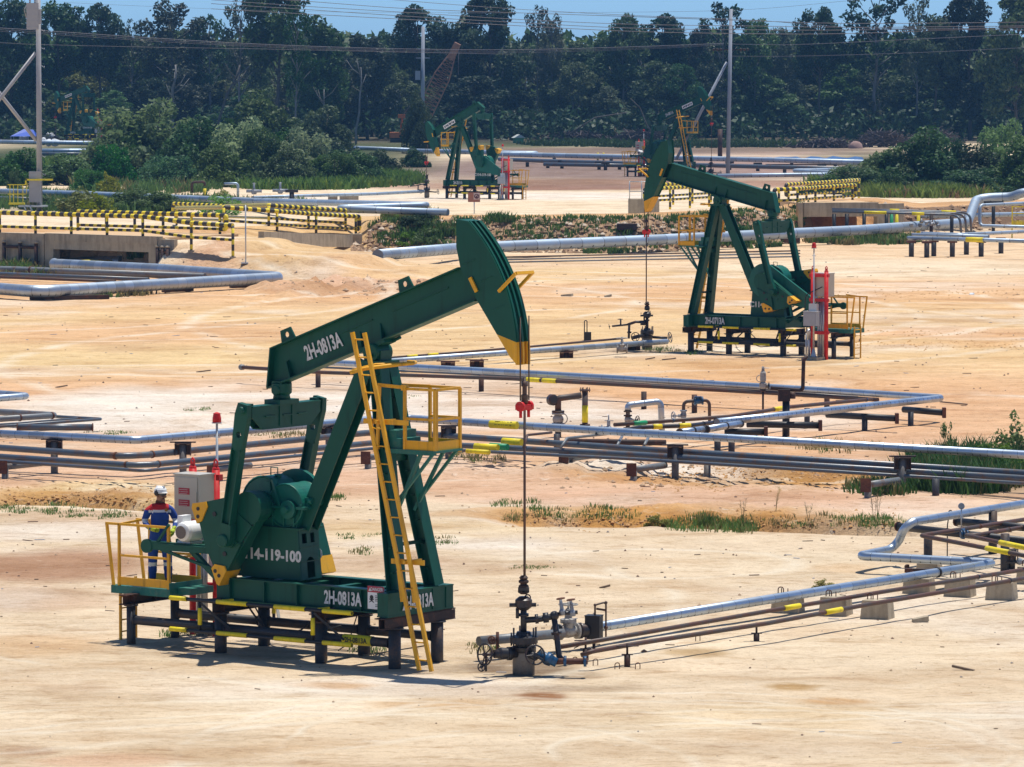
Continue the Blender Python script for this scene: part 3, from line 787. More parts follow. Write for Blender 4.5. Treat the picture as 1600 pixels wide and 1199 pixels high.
tag(g.build('rubble', [M['rub1'], M['rub2'], M['rub3']]), 'tan and brown rocks facing the road bank', 'rubble', kind='stuff')
g = MB()
for k in range(420):
    px = rg.choice((rg.uniform(870, 1390), rg.uniform(430, 700))); py = rg.uniform(722, 765) if px > 800 else rg.uniform(440, 462)
    p = P(px, py); r = rg.choice((0.02, 0.03, 0.05, 0.08)) * (1.0 if px > 800 else 1.5)
    stone(g, (p.x, p.y, gz(p.x, p.y) + r * 0.2), r, rg, rg.choice((0, 0, 1)))
M['clod'] = plain('ochre_clods', (0.50, 0.28, 0.11), .95, .3, 6)
for k in range(2600):
    if k % 5 == 0: px, py = rg.gauss(1480, 90), rg.choice((458, 460, 520, 537, 542)) + rg.gauss(0, 2.5)
    elif k % 3: px, py = rg.uniform(1000, 1400), rg.gauss(748, 9)
    elif k % 2: px, py = rg.uniform(790, 1400), 800 + (rg.uniform(790, 1400) - 800) * .04 + rg.gauss(0, 5)
    else: px, py = rg.uniform(0, 270), rg.gauss(772, 8)
    p = P(px, py); r = rg.choice((.015, .02, .03, .035, .05)); stone(g, (p.x, p.y, gz(p.x, p.y) + r * .1), r, rg, 2)
tag(g.build('clods', [M['stone3'], M['rub1'], M['clod']]), 'clods of broken ochre earth under the pipes and by the ramp', 'earth', kind='stuff')

g = MB()
for k in range(300):
    py = 1190 - 770 * rg.random() ** .6; px = rg.uniform(-20, 1620); p = P(px, py); L = rg.choice((.03, .04, .06, .09, .15)) * (1 + (1190 - py) / 600); a = rg.uniform(-.6, .6) + (PI if rg.random() < .5 else 0)
    c = V((p.x, p.y, gz(p.x, p.y) + .012)); d = V((math.cos(a), math.sin(a), rg.uniform(-.05, .12))) * L / 2
    g.bar(c - d, c + d, rg.choice((.010, .015, .022)) * (1 + (1190 - py) / 700), .010 * (1 + (1190 - py) / 600), rg.choice((0, 0, 0, 1, 2)))
tag(g.build('litter', [M['wood'], M['bag'], M['stone1']]), 'thin twigs and scraps littered over the sand', 'litter', kind='stuff')
def tuft(mb, x, y, z, h, n, sp, rg, m=0, w=0.012):
    for k in range(n):
        a = rg.uniform(0, 6.28); r = sp * rg.random() ** 0.6
        bx_, by_ = x + math.cos(a) * r, y + math.sin(a) * r
        hh = h * rg.uniform(0.5, 1.1); ln = hh * rg.uniform(0.15, 0.6); b = rg.uniform(0, 6.28)
        dx, dy = math.cos(b), math.sin(b); ww = w * rg.uniform(0.7, 1.4)
        c = rg.uniform(0, 3.14); sx_, sy_ = math.cos(c) * ww, math.sin(c) * ww
        zz = z - 0.02
        p1 = (bx_ + dx * ln * .35, by_ + dy * ln * .35, zz + hh * .6); p2 = (bx_ + dx * ln, by_ + dy * ln, zz + hh)
        mb.add([(bx_ - sx_, by_ - sy_, zz), (bx_ + sx_, by_ + sy_, zz), (p1[0] + sx_ * .8, p1[1] + sy_ * .8, p1[2]), (p1[0] - sx_ * .8, p1[1] - sy_ * .8, p1[2]), p2],
               [(0, 1, 2, 3), (3, 2, 4)], m)
g = MB()
def patch(px, py, rx, ry, n, h, m, w=0.010, bl=14, sp=0.20):
    for k in range(n):
        a = rg.uniform(0, 6.28); r = rg.random() ** 0.5
        p = P(px + rx * r * math.cos(a), py + ry * r * math.sin(a))
        tuft(g, p.x, p.y, gz(p.x, p.y), h * rg.uniform(0.6, 1.2), bl, sp, rg, m if rg.random() < (0.8 if px < 1380 or py > 600 else .95) else 1 - m, w)
for a in ((60, 797, 75, 9, 42, 0.14, 0), (150, 806, 60, 7, 28, 0.12, 0), (890, 803, 110, 11, 62, 0.14, 0), (810, 788, 40, 8, 18, 0.15, 0), (1085, 822, 45, 9, 42, 0.22, 0), (1130, 826, 45, 8, 42, 0.25, 0), (1162, 828, 16, 6, 23, 0.26, 0),
          (1360, 814, 55, 10, 42, 0.16, 0), (1230, 815, 90, 9, 28, 0.15, 1), (520, 776, 18, 6, 16, 0.15, 0), (570, 862, 14, 8, 11, 0.11, 1), (690, 845, 20, 8, 11, 0.12, 1), (540, 840, 10, 6, 5, 0.10, 0), (585, 838, 14, 6, 5, 0.09, 0),
          (830, 887, 30, 3, 21, 0.06, 0), (575, 1018, 22, 8, 12, 0.12, 0), (760, 1012, 30, 10, 9, 0.14, 1), (265, 992, 12, 5, 8, 0.12, 0), (295, 990, 12, 4, 8, 0.14, 0), (720, 712, 50, 8, 18, 0.19, 1), (760, 718, 30, 6, 14, 0.19, 1), (360, 678, 70, 5, 21, 0.10, 1),
          (310, 641, 26, 3, 11, 0.09, 0), (445, 680, 40, 5, 21, 0.16, 1), (640, 620, 14, 3, 5, 0.09, 0), (170, 676, 40, 3, 14, 0.09, 0), (1040, 548, 30, 4, 16, 0.19, 0), (1085, 552, 26, 4, 12, 0.14, 0), (1310, 700, 60, 10, 21, 0.25, 1)):
    patch(*a)
tag(g.build('grass', [M['grassg'], M['grassdry']]), 'thin green and straw coloured grass tufts in the hollows', 'grass', kind='stuff')
g = MB()
for a in ((1510, 745, 100, 28, 420, .62, 0, .022, 22, .3), (1440, 755, 40, 14, 90, .5, 0, .02, 22, .3), (1380, 765, 50, 10, 60, .35, 0, .02, 18, .3)):
    patch(*a)
tag(g.build('reed_grass', [M['grassg'], M['grassdry']]), 'dense long green grass at the right edge behind the pipes', 'grass', kind='stuff')
g = MB()
for a in ((180, 322, 200, 10, 420, .8, 0, .05, 16, .6), (60, 312, 90, 10, 160, .7, 0, .05, 16, .6), (390, 322, 100, 6, 120, .6, 0, .05, 16, .5), (230, 296, 110, 8, 140, .9, 0, .06, 16, .7)):
    patch(*a)
for k in range(320):   # weeds on the rubble bank and by the big pipe
    a = rg.uniform(-0.03, 0.062); y = float(toe_d(a)) + rg.uniform(0.6, 4.2); x = a * y
    tuft(g, x, y, gz(x, y), .35, 14, .35, rg, 0, .04)
for a in ((650, 372, 40, 8, 50, .5, 0, .05, 16, .4), (690, 365, 24, 6, 40, .6, 0, .05, 16, .4), (640, 342, 40, 4, 40, .7, 0, .05, 16, .5), (780, 346, 30, 3, 30, .5, 0, .05, 16, .5), (1140, 384, 80, 5, 60, .4, 0, .05, 16, .4), (1350, 378, 90, 6, 120, .55, 0, .05, 16, .4),
          (950, 395, 40, 3, 26, .4, 0, .05, 16, .4), (215, 405, 16, 6, 24, .6, 0, .05, 16, .4), (20, 420, 40, 4, 40, .5, 0, .05, 16, .4), (180, 460, 60, 5, 40, .35, 1, .04, 14, .4), (60, 432, 60, 3, 40, .5, 1, .04, 14, .4)):
    patch(*a)
tag(g.build('weeds', [M['grassg'], M['grassdry']]), 'rank green weeds along the road bank and verges', 'weeds', kind='stuff')
g = MB()
for a in ((1440, 303, 120, 7, 700, 1.0, 0, .07, 14, .7), (1500, 300, 60, 7, 240, 1.0, 0, .07, 14, .7)):
    patch(*a)
tag(g.build('tall_grass', [M['grassg'], M['grassdry']]), 'bright tall grass beyond the road at right', 'grass', kind='stuff')
g = MB()
for a in ((560, 285, 100, 9, 500, .9, 0, .09, 12, .9), (470, 292, 110, 6, 400, .9, 0, .09, 12, .9), (90, 268, 160, 12, 500, 1.0, 0, .1, 12, 1.0), (1400, 290, 140, 6, 300, 1.0, 0, .09, 12, .9)):
    patch(*a)
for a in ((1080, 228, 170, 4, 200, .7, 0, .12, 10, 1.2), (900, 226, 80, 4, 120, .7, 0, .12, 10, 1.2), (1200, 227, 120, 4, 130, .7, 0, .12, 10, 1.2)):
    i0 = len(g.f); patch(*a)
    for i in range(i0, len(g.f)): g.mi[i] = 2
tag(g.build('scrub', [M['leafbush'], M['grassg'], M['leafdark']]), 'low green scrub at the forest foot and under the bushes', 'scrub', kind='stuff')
# ------------------------------------------------------------------ pump jacks
PIV = V((5.27, 0, 5.60)); SHAFT = V((2.96, 0, 2.71)); RH = 3.20
def circ(cx, cy, r, n=12, a0=0.0, a1=2 * PI):
    full = abs(a1 - a0 - 2 * PI) < 1e-6
    k = n if full else n + 1
    return [(cx + r * math.cos(a0 + (a1 - a0) * i / n), cy + r * math.sin(a0 + (a1 - a0) * i / n)) for i in range(k)]

def pump_jack(label, loc, ang, beam, pin_a, weights, wid, ped, plate=None):
    g, lit_g, ye = M['green'], M['green_sunlit'], M['yellow']
    T = thing('pump_jack', label, 'pump jack', loc, R(ang), 'pump jacks of the oilfield')
    X, Y, Z = V((1, 0, 0)), V((0, 1, 0)), V((0, 0, 1))
    # skid
    m = MB()
    for y in (-0.62, 0.62):
        m.ibeam((2.05, y, 1.19), (5.98, y, 1.19), 0.20, 0.42, 0.02, 0)
        for x in (2.4, 3.2, 3.95, 4.7, 5.4): m.bx(x - .008, x + .008, y - .085, y + .085, 0.99, 1.385)
    for x in (2.15, 2.9, 3.7, 4.45, 5.2): m.bx(x - .07, x + .07, -.61, .61, 1.02, 1.33)
    m.bx(5.98, 6.23, -0.98, 0.98, 1.36, 1.385); m.bx(5.98, 6.23, -0.98, 0.98, 0.955, 0.98)
    m.bx(6.20, 6.222, -0.975, 0.975, 0.98, 1.36); m.bx(5.99, 6.2, -0.978, -0.955, 0.98, 1.36); m.bx(5.99, 6.2, 0.955, 0.978, 0.98, 1.36)
    m.bx(5.985, 6.0, -.955, .955, .98, 1.36)
    for y in (-.35, .35, .75): m.bx(6.222, 6.24, y - .01, y + .01, .985, 1.355)
    m.bx(6.0, 6.25, .50, .70, 1.385, 1.40); m.bx(6.0, 6.25, -.70, -.50, 1.385, 1.40)
    m.build('skid_base', g, T)
    # pedestal with real openings in the end plates
    m = MB()
    for s in (-1, 1):
        m.prism([(2.28, 1.40), (3.75, 1.40), (3.67, 2.31), (2.50, 2.31)], (0, s * 0.30, 0), X, Z, -0.01 , 0.01)
    arch = [(-.10, .03), (.12, .03), (.12, .30)] + circ(.01, .30, .11, 8, 0, PI)[1:-1] + [(-.10, .30)]
    m.plate([(-.29, 0), (.29, 0), (.28, .91), (-.28, .91)], [[(-.20, .66), (-.06, .66), (-.06, .84), (-.20, .84)], [(.05, .66), (.17, .66), (.17, .84), (.05, .84)], arch], (3.745, 0, 1.4), Y, V((-.08, 0, .91)).normalized(), -0.01, 0.01)
    m.plate([(-.29, 0), (.29, 0), (.28, .91), (-.28, .91)], [arch], (2.29, 0, 1.4), Y, V((.22, 0, .91)).normalized(), -0.01, 0.01)
    m.bx(2.44, 3.75, -.36, .36, 2.31, 2.345)
    for z in (1.72, 1.98): m.bx(3.73 - (z - 1.4) * .085, 3.762 - (z - 1.4) * .085, -.28, .28, z, z + .02)
    pd = m.build('pedestal', g, T)
    lettering(ped, 0.27, (3.0, -0.313, 1.82), X, Z, M['letter'], pd, 0.04, 0.96)
    lettering(ped, 0.27, (3.0, 0.313, 1.82), -X, Z, M['letter'], pd, 0.04, 0.96)
    # gearbox
    m = MB()
    m.prism([(2.50, 2.345), (3.62, 2.345), (3.72, 2.70), (2.40, 2.70)], (0, 0, 0), X, Z, -0.27, 0.27, 0)
    m.bx(2.26, 3.86, -.36, .36, 2.69, 2.74)
    up = lambda cx, cz, r: [(cx + r, cz)] + circ(cx, cz, r, 18, 0, PI)[1:-1] + [(cx - r, cz)]
    m.prism(up(2.84, 2.74, .51), (0, 0, 0), X, Z, -0.24, 0.24, 0)
    m.prism(up(3.38, 2.74, .40), (0, 0, 0), X, Z, -0.29, 0.29, 0)
    m.bx(2.84, 3.4, -.16, .16, 2.74, 3.10)
    for y in (-.24, .24): m.ring((2.84, y, 2.74), Y, .50, .022, 0, 26, 4)
    for y in (-.29, .29): m.ring((3.38, y, 2.74), Y, .39, .02, 0, 24, 4)
    for s in (-1, 1):
        m.lathe((2.86, s * .24, 2.71), (0, s, 0), [(.27, 0), (.27, .16), (.20, .17), (.20, .40)], 0, 18)
        m.lathe((3.50, s * .29, 2.68), (0, s, 0), [(.17, 0), (.17, .10), (.06, .11), (.06, .2)], 0, 14)
        m.prism([(2.62, 2.74), (3.08, 2.74), (3.02, 3.16), (2.90, 3.16)], (0, s * .26, 0), X, Z, -.03, .03, 0)
        for k in range(10): m.box((2.33 + k * .16, s * .33, 2.745), (.035, .035, .08))
        for x in (2.55, 2.8, 3.1, 3.35, 3.58): m.bx(x - .012, x + .012, s * .27 - .04, s * .27 + .04, 2.36, 2.69)
    m.bx(3.70, 3.84, -.2, .2, 2.74, 2.9); m.lathe((3.78, .05, 2.84), X, [(.09, 0), (.09, .16)], 0, 12); m.lathe((3.78, -.15, 2.84), X, [(.06, 0), (.06, .12)], 0, 10)
    m.tube([(2.74, .1, 3.22), (2.74, .1, 3.38), (2.90, .1, 3.38), (2.90, .1, 3.22)], .012, 0, 6)
    m.lathe((3.0, 0, 3.18), Z, [(.05, 0), (.05, .06), (.08, .07), (.08, .1)], 0, 10)
    m.bar((3.30, -.3, 2.75), (3.10, -.27, 3.2), .12, .05)
    m.build('gearbox', lit_g, T)
    # belt guard along the far side of the gearbox, motor and its slide
    m = MB()
    a = math.atan2(-.85, -2.0); nn = (math.cos(a + PI / 2), math.sin(a + PI / 2))
    big = [(3.02 + .62 * math.cos(t), 2.72 + .62 * math.sin(t)) for t in np.linspace(a + PI / 2, a + PI * 1.5, 14)]
    sml = [(1.15 + .24 * math.cos(t), 1.98 + .24 * math.sin(t)) for t in np.linspace(a - PI / 2, a + PI / 2, 8)]
    m.prism(big + sml, (0, 0, 0), X, Z, -0.57, -0.47, 0)
    m.build('belt_guard', lit_g, T)
    m = MB()
    m.lathe((1.12, -.42, 2.14), (0, 1, 0), [(.11, -.10), (.165, -.06), (.19, 0), (.19, .36), (.15, .42), (.08, .44)], 0, 20)
    m.lathe((1.12, -.535, 2.14), (0, 1, 0), [(.12, 0), (.12, .015)], 1, 16)
    m.bx(.86, .98, -.30, -.05, 2.22, 2.42); m.bx(.90, 1.2, -.36, -.0, 1.90, 1.96)
    m.build('motor', [M['white'], M['grille']], T)
    m = MB()
    m.prism([(0.27, 1.82), (0.36, 1.78), (1.85, 1.78), (2.5, 1.50), (2.5, 1.58), (1.9, 1.90), (.40, 1.90), (.28, 1.88)], (0, 0, 0), X, Z, .46, .52)
    m.lathe((.30, -.54, 1.84), Y, [(.13, 0), (.13, .07)], 0, 16)
    m.bar((.3, -.49, 1.9), (2.2, -.3, 1.88), .10, .07); m.bar((.4, .25, 1.88), (2.4, .2, 1.86), .10, .08)
    m.bar((.75, -.5, 1.87), (.75, .3, 1.87), .12, .06); m.bar((1.35, -.5, 1.87), (1.35, .3, 1.87), .12, .06)
    m.bar((.52, -.47, 1.92), (.80, -.47, 2.26), .045, .045); m.bar((1.2, -.36, 1.84), (2.2, -.5, 1.15), .09, .09); m.bar((1.2, .2, 1.84), (2.2, .4, 1.15), .09, .09)
    m.bar((.55, -.46, 1.80), (2.1, -.46, 1.44), .05, .05)
    m.build('motor_slide', g, T)
    # cranks
    aC = R(pin_a); pin = SHAFT + V((math.cos(aC), 0, math.sin(aC))) * 0.70
    for s in (-1, 1):
        r1, d1, r2, d2 = weights[0] if s < 0 else weights[1]
        ex, ey = V((1, 0, 0)), V((0, 0, 1)); o = SHAFT + V((0, s * 0.62, 0))
        y0, y1 = (-0.02, 0.22) if s > 0 else (-0.22, 0.02)   # ex x ey points to -y
        C1 = V((math.cos(R(d1)), math.sin(R(d1)))) * r1; C2 = V((math.cos(R(d2)), math.sin(R(d2)))) * r2
        h1 = V((math.cos(R(d1 - 95)), math.sin(R(d1 - 95)))) * .30; h2 = V((math.cos(R(d2 + 95)), math.sin(R(d2 + 95)))) * .30
        e = (C1 - C2).normalized(); w1 = (C1 - h1).normalized(); w2 = (C2 - h2).normalized()
        md = (C1 + C2) * .5 + (C1 + C2).normalized() * .05
        t2 = lambda v: (v.x, v.y)
        m = MB()
        m.prism(circ(0, 0, .31, 18), o, ex, ey, -y1 - .02, -y0 + .02, 0)
        m.prism([t2(p) for p in (h1, C1 - w1 * .40, C1 - w1 * .34, C1 - e * .28, md, C2 + e * .28, C2 - w2 * .36, h2)][::-1], o, ex, ey, -y1, -y0, 0)
        for C_, sg, w_ in ((C1, -1, w1), (C2, 1, w2)):      # bolted counterweights with yellow ends
            q = [C_ + e * sg * .03 - w_ * .95, C_ - w_ * .34, C_ + e * sg * .36, C_ + e * sg * .50 - w_ * .55]
            if (q[1] - q[0]).cross(q[2] - q[1]) < 0: q = q[::-1]
            m.prism([t2(p) for p in q], o, ex, ey, -y1 - .06, -y0 + .06, 0)
            q = [C_ - w_ * .36, C_ - w_ * .05 - e * sg * .02, C_ + e * sg * .06, C_ + e * sg * .36, C_ + e * sg * .34 - w_ * .12, C_ + e * sg * .10 - w_ * .36]
            if (q[1] - q[0]).cross(q[3] - q[1]) < 0: q = q[::-1]
            m.prism([t2(p) for p in q], o, ex, ey, -y1 - .09, -y0 + .09, 1)
            for p in (C_ + e * sg * .10 - w_ * .14, C_ + e * sg * .24 - w_ * .08):
                m.prism([(p.x + a_, p.y + b_) for a_, b_ in circ(0, 0, .036, 10)], o, ex, ey, -y1 - .10, -y0 + .10, 2)
            for t in (.45, .7): p = C_ + e * sg * .26 - w_ * t; m.prism([(p.x + a_, p.y + b_) for a_, b_ in circ(0, 0, .045, 8)], o, ex, ey, -y1 - .08, -y0 + .08, 2)
        pp = V((math.cos(aC), math.sin(aC)))
        m.prism([(pp.x * .70 + a_, pp.y * .70 + b_) for a_, b_ in circ(0, 0, .15, 14)], o, ex, ey, -y1 - .12, -y0 + .12, 0)
        n_ = V((-pp.y, pp.x)); m.prism([t2(p) for p in (pp * .2 - n_ * .26, pp * .95 - n_ * .20, pp * .95 + n_ * .20, pp * .2 + n_ * .26)], o, ex, ey, -y1 - .04, -y0 + .04, 0)
        for k in range(12): p = h2.lerp(C2 - w2 * .4, k / 12 * .9 + .08) + (C1 - C2).normalized() * .04; m.prism([(p.x + a_, p.y + b_) for a_, b_ in circ(0, 0, .014, 6)], o, ex, ey, -y1 - .012, -y0 + .012, 2)
        m.build('crank', [g, ye, M['black']], T)
    # walking beam (own frame at the saddle bearing)
    bm_ = MB(); br = R(beam)
    def part(mb, name, mats, par=None):
        ob = mb.build(name, mats, par or T)
        if par is None:
            ob.location = PIV; ob.rotation_euler = (0, -br, 0)
        return ob
    zt, zb = .78, .15
    bm_.prism([(-2.20, zt), (2.30, zt), (2.42, zb), (-2.52, zb)], (0, 0, 0), X, Z, -.012, .012)
    bm_.bx(-2.22, 2.30, -.15, .15, zt - .0, zt + .025); bm_.bx(-2.54, 2.44, -.15, .15, zb - .025, zb)
    bm_.bar((-2.21, 0, zt), (-2.53, 0, zb), .30, .03, 0, (1, 0, 0))
    for x in (-.24, .24):
        for s in (-1, 1): bm_.prism([(0, 0), (.13, 0), (.02, .30), (0, .30)], (x, 0, zb), V((0, s, 0)), Z, -.01, .01)
    for s in (-1, 1): bm_.prism([(0, 0), (.13, 0), (.10, .30), (0, .34)], (-1.98, 0, zb), V((0, s, 0)), Z, -.01, .01)
    for s in (-1, 1):
        bm_.bx(-1.5, 0.1, s * .02 - .01, s * .02 + .01, .55, .575); bm_.bx(.6, 1.9, s * .02 - .01, s * .02 + .01, .55, .575)
    lug = [(-.17, 0), (.17, 0), (.12, .24), (-.12, .24)]
    for x in (-1.85, 1.0): bm_.plate(lug, [circ(0, .13, .055, 10)], (x, 0, zt + .02), X, Z, -.02, .02)
    bm_.bx(-.32, .32, -.17, .17, .06, .13)
    WB = part(bm_, 'walking_beam', g)
    for s in (-1, 1):
        if s < 0: lettering(wid, 0.37, (-1.12, s * .036, .45), X * -s, Z, M['letter'], WB, 0.03, 0.56)
        if plate:
            pm = MB(); pm.bx(.35, 1.5, s * .045 - .012, s * .045 + .012, .32, .62); po = pm.build('sign_plate', M['white'], WB)
            qm = MB()
            for k, (w_, z_) in enumerate(((.10, .42), (.09, .46), (.12, .44), (.08, .47), (.11, .43), (.09, .46), (.10, .45))):
                x_ = .44 + k * .145
                qm.bx(x_, x_ + w_, s * .06 - .005, s * .06 + .005, z_ - .05, z_ + .09)
            qm.build('plate_marks', M['blackp'], WB)
    # horse head (curved front on the well line)
    hm = MB(); arc = [(RH * math.cos(t), RH * math.sin(t)) for t in np.linspace(R(-22.5), R(27.5), 22)]
    back = [(RH * .955 * math.cos(R(31.5)), RH * .955 * math.sin(R(31.5))), (2.69 * math.cos(R(25)), 2.69 * math.sin(R(25))), (2.50 * math.cos(R(17)), 2.50 * math.sin(R(17))), (2.52 * math.cos(R(4.6)), 2.52 * math.sin(R(4.6))), (3.05 * math.cos(R(-20)), 3.05 * math.sin(R(-20)))]
    yc = R(-15.5)
    poly = arc + back
    for s in (-1, 1):
        up_ = [p for p in arc if math.atan2(p[1], p[0]) > yc] + back[:-1]
        ia = next(i for i, p in enumerate(arc) if math.atan2(p[1], p[0]) > yc)
        k = 0.63; mid = (back[3][0] + (back[4][0] - back[3][0]) * k, back[3][1] + (back[4][1] - back[3][1]) * k)
        hm.prism(arc[ia:] + back[:4] + [mid], (0, s * .19, 0), X, Z, -.014, .014, 0)
        hm.prism(arc[:ia + 1] + [mid, back[4]], (0, s * .19, 0), X, Z, -.014, .014, 1)
    def strip(a_, b_, y0, y1, dr, mt):
        for i in range(len(a_) - 1):
            p, q = a_[i], a_[i + 1]
            f = lambda t: ((t[0] * (1 + dr)), (t[1] * (1 + dr)))
            P0, Q0 = f(p), f(q)
            hm.add([(P0[0], y0, P0[1]), (Q0[0], y0, Q0[1]), (Q0[0], y1, Q0[1]), (P0[0], y1, P0[1])], [(0, 1, 2, 3)], mt)
    ia = next(i for i, p in enumerate(arc) if math.atan2(p[1], p[0]) > yc)
    strip(arc[:ia + 1], None, -.19, .19, -.012, 1); strip(arc[ia:], None, -.19, .19, -.012, 0)
    strip([arc[-1], back[0]], None, -.19, .19, 0, 0)
    bk = back[:4] + [mid]; 
    for i in range(len(bk) - 1):
        if i == 2: continue
        p, q = bk[i], bk[i + 1]
        hm.add([(p[0] + .03, -.18, p[1]), (p[0] + .03, .18, p[1]), (q[0] + .03, .18, q[1]), (q[0] + .03, -.18, q[1])], [(0, 1, 2, 3)], 0)
    hm.add([(mid[0], -.18, mid[1]), (mid[0], .18, mid[1]), (back[4][0], .18, back[4][1]), (back[4][0], -.18, back[4][1])], [(0, 1, 2, 3)], 1)
    hm.add([(arc[0][0], -.18, arc[0][1]), (arc[0][0], .18, arc[0][1]), (back[4][0], .18, back[4][1]), (back[4][0], -.18, back[4][1])], [(3, 2, 1, 0)], 1)
    for i in range(len(arc) - 1):   # cable cheek strips
        p, q = V((arc[i][0], 0, arc[i][1])), V((arc[i + 1][0], 0, arc[i + 1][1]))
        for y in (-.155, -.02, .12): hm.bar(p + V((0, y, 0)), q + V((0, y, 0)), .05, .03, 0 if i >= ia else 1)
    for (r_, a_) in ((2.75, 17), (2.9, 8), (2.95, -3)):
        hm.bx(r_ * math.cos(R(a_)) - .16, r_ * math.cos(R(a_)) + .12, -.212, .212, r_ * math.sin(R(a_)) - .008, r_ * math.sin(R(a_)) + .008)
    HH = hm.build('horse_head', [g, ye], WB)
    bb = MB()
    a_ = R(3.5)
    for y in (-.26, .26): bb.bar((RH * math.cos(a_) - .12, y, RH * math.sin(a_) - .1), (RH * math.cos(a_) + .34, y, RH * math.sin(a_) + .08), .05, .05)
    bb.bar((RH * math.cos(a_) + .34, -.26, RH * math.sin(a_) + .08), (RH * math.cos(a_) + .34, .26, RH * math.sin(a_) + .08), .05, .05)
    bb.build('cable_guard', ye, WB)
    for y in (-.23, .23): bb = MB(); bb.bar((2.55, y, .53), (2.60, y, .25), .03, .07); bb.build('head_hook', ye, WB)
    # saddle bearing and post cap
    m = MB()
    m.bx(4.98, 5.56, -.26, .26, 5.38, 5.44); m.lathe(PIV - V((0, .24, .02)), Y, [(.15, 0), (.17, .02), (.17, .46), (.15, .48)], 0, 16)
    m.bx(5.08, 5.46, -.16, .16, 5.42, 5.62); m.bx(5.20, 5.34, -.3, .3, 5.50, 5.56)
    m.tube([(5.45, .1, 5.75), (5.7, .1, 5.86)], .03, 0, 6)
    m.build('saddle_bearing', g, T)
    # samson post
    for (y, nm) in ((-.56, 0), (.56, 0)):
        m = MB(); a0, a1 = V((6.10, y, 1.39)), V((5.38, y * .22, 5.40))
        d = (a1 - a0).normalized(); sd = V((0, 1, 0)); 
        m.ibeam(a0, a1, .26, .26, .022, 0, (1, 0, 0))
        for t in np.linspace(.08, .95, 9):
            c = a0.lerp(a1, t); m.box(c, (.05, .22, .012))
        m.build('samson_leg', g, T)
    m = MB(); m.ibeam((3.66, 0, 2.35), (5.12, 0, 5.40), .32, .28, .024, 0, (0, 1, 0)); m.build('rear_strut', g, T)
    m = MB()
    for t, w_ in ((.2, .05), (.22, .05)):
        a0 = V((6.10, -.56, 1.39)).lerp(V((5.38, -.123, 5.40)), .20); a1 = V((a0.x, -a0.y, a0.z)); m.bar(a0, a1, .06, .06)
    a0 = V((6.10, -.56, 1.39)).lerp(V((5.38, -.123, 5.40)), .58); m.bar(a0, (a0.x, -a0.y, a0.z), .1, .12)
    m.build('cross_brace', g, T)
    # equaliser and pitmans
    tp = PIV + V((math.cos(br) * -2.31 - math.sin(br) * .08, 0, math.sin(br) * -2.31 + math.cos(br) * .08))
    e = tp + V((0, 0, -.48))
    m = MB()
    eq = [(-1.0, .17), (1.0, .17), (1.0, -.02), (.72, -.24), (-.72, -.24), (-1.0, -.02)]
    for sx in (-.1, .1): m.prism(eq, e + V((sx, 0, 0)), Y, Z, -.012, .012)
    m.box(e + V((0, 0, .17)), (.26, 2.0, .025)); m.box(e + V((0, 0, -.24)), (.24, 1.42, .025))
    for y in (-.18, .18): m.box(e + V((-.115, y, -.03)), (.03, .07, .36)); m.box(e + V((.115, y, -.03)), (.03, .07, .36))
    for y in (-.5, .0, .45): m.box(e + V((-.12, y, -.02)), (.05, .26, .02)); m.box(e + V((.12, y, -.02)), (.05, .26, .02))
    m.box(e + V((0, 0, .22)), (.36, .56, .08)); m.lathe(e + V((0, 0, .24)), Z, [(.17, 0), (.15, .1), (.19, .14), (.19, .3), (.14, .34)], 0, 14)
    m.lathe(tp + V((0, -.2, -.05)), Y, [(.08, 0), (.10, .02), (.10, .38), (.08, .4)], 0, 12); m.box(tp + V((0, 0, .04)), (.22, .30, .14)); m.box(tp + V((0, 0, -.16)), (.2, .12, .16))
    for s in (-1, 1):
        m.lathe(e + V((0, s * 1.0, .12)), (0, s, 0), [(.09, -.1), (.09, .05), (.07, .06), (.07, .24)], 0, 12); m.box(e + V((0, s * .96, .2)), (.14, .1, .06))
    m.build('equalizer', g, T)
    for s in (-1, 1):
        m = MB()
        a0 = V((e.x, s * 1.10, e.z + .12)); a1 = V((pin.x, s * 1.02, pin.z))
        d = (a1 - a0).normalized(); ez = V((0, 1, 0)); ex = ez.cross(d).normalized()
        L = (a1 - a0).length
        m.plate([(-.11, -.12), (.11, -.12), (.15, .1), (.115, .75), (-.115, .75), (-.15, .1)], [circ(0, .45, .06, 10)], a0, ex, d, -.06, .06)
        m.ibeam(a0 + d * .72, a1 - d * .30, .17, .21, .022, 0, ex)
        m.prism([(-.12, 0), (.12, 0), (.15, .24), (.10, .40), (-.10, .40), (-.15, .24)], a1 - d * .32, ex, d, -.08, .08)
        m.lathe(a1 + V((0, -.13, 0)), Y, [(.10, 0), (.12, .02), (.12, .24), (.10, .26)], 0, 14)
        m.build('pitman_arm', g, T)
    # ladder with stand-offs and the round walkway bar
    m = MB(); yl = -.82
    b0, t0 = V((6.93, yl, .05)), V((5.46, yl, 5.98))
    w = .135
    for s in (-1, 1): m.bar(b0 + V((s * w, 0, 0)), t0 + V((s * w, 0, 0)), .05, .07, 0)
    nr = 19
    for k in range(nr):
        c = b0.lerp(t0, (k + .6) / nr); m.tube([c - V((w, 0, 0)), c + V((w, 0, 0))], .014, 0, 6)
    for t in (.26,):
        c = b0.lerp(t0, t); m.bar(c + V((-w, .03, -.35)), c + V((-w - .08, .03, .2)), .03, .09); m.bar(c + V((w, .03, -.35)), c + V((w - .08, .03, .2)), .03, .09)
    for t in (.32, .735): 
        c = b0.lerp(t0, t); m.bar(c + V((-.32, .06, 0)), c + V((.36 if t < .5 else .62, .12, 0)), .03, .09); m.bar(c, c + V((0, .5 if t < .5 else .55, 0)), .05, .05)
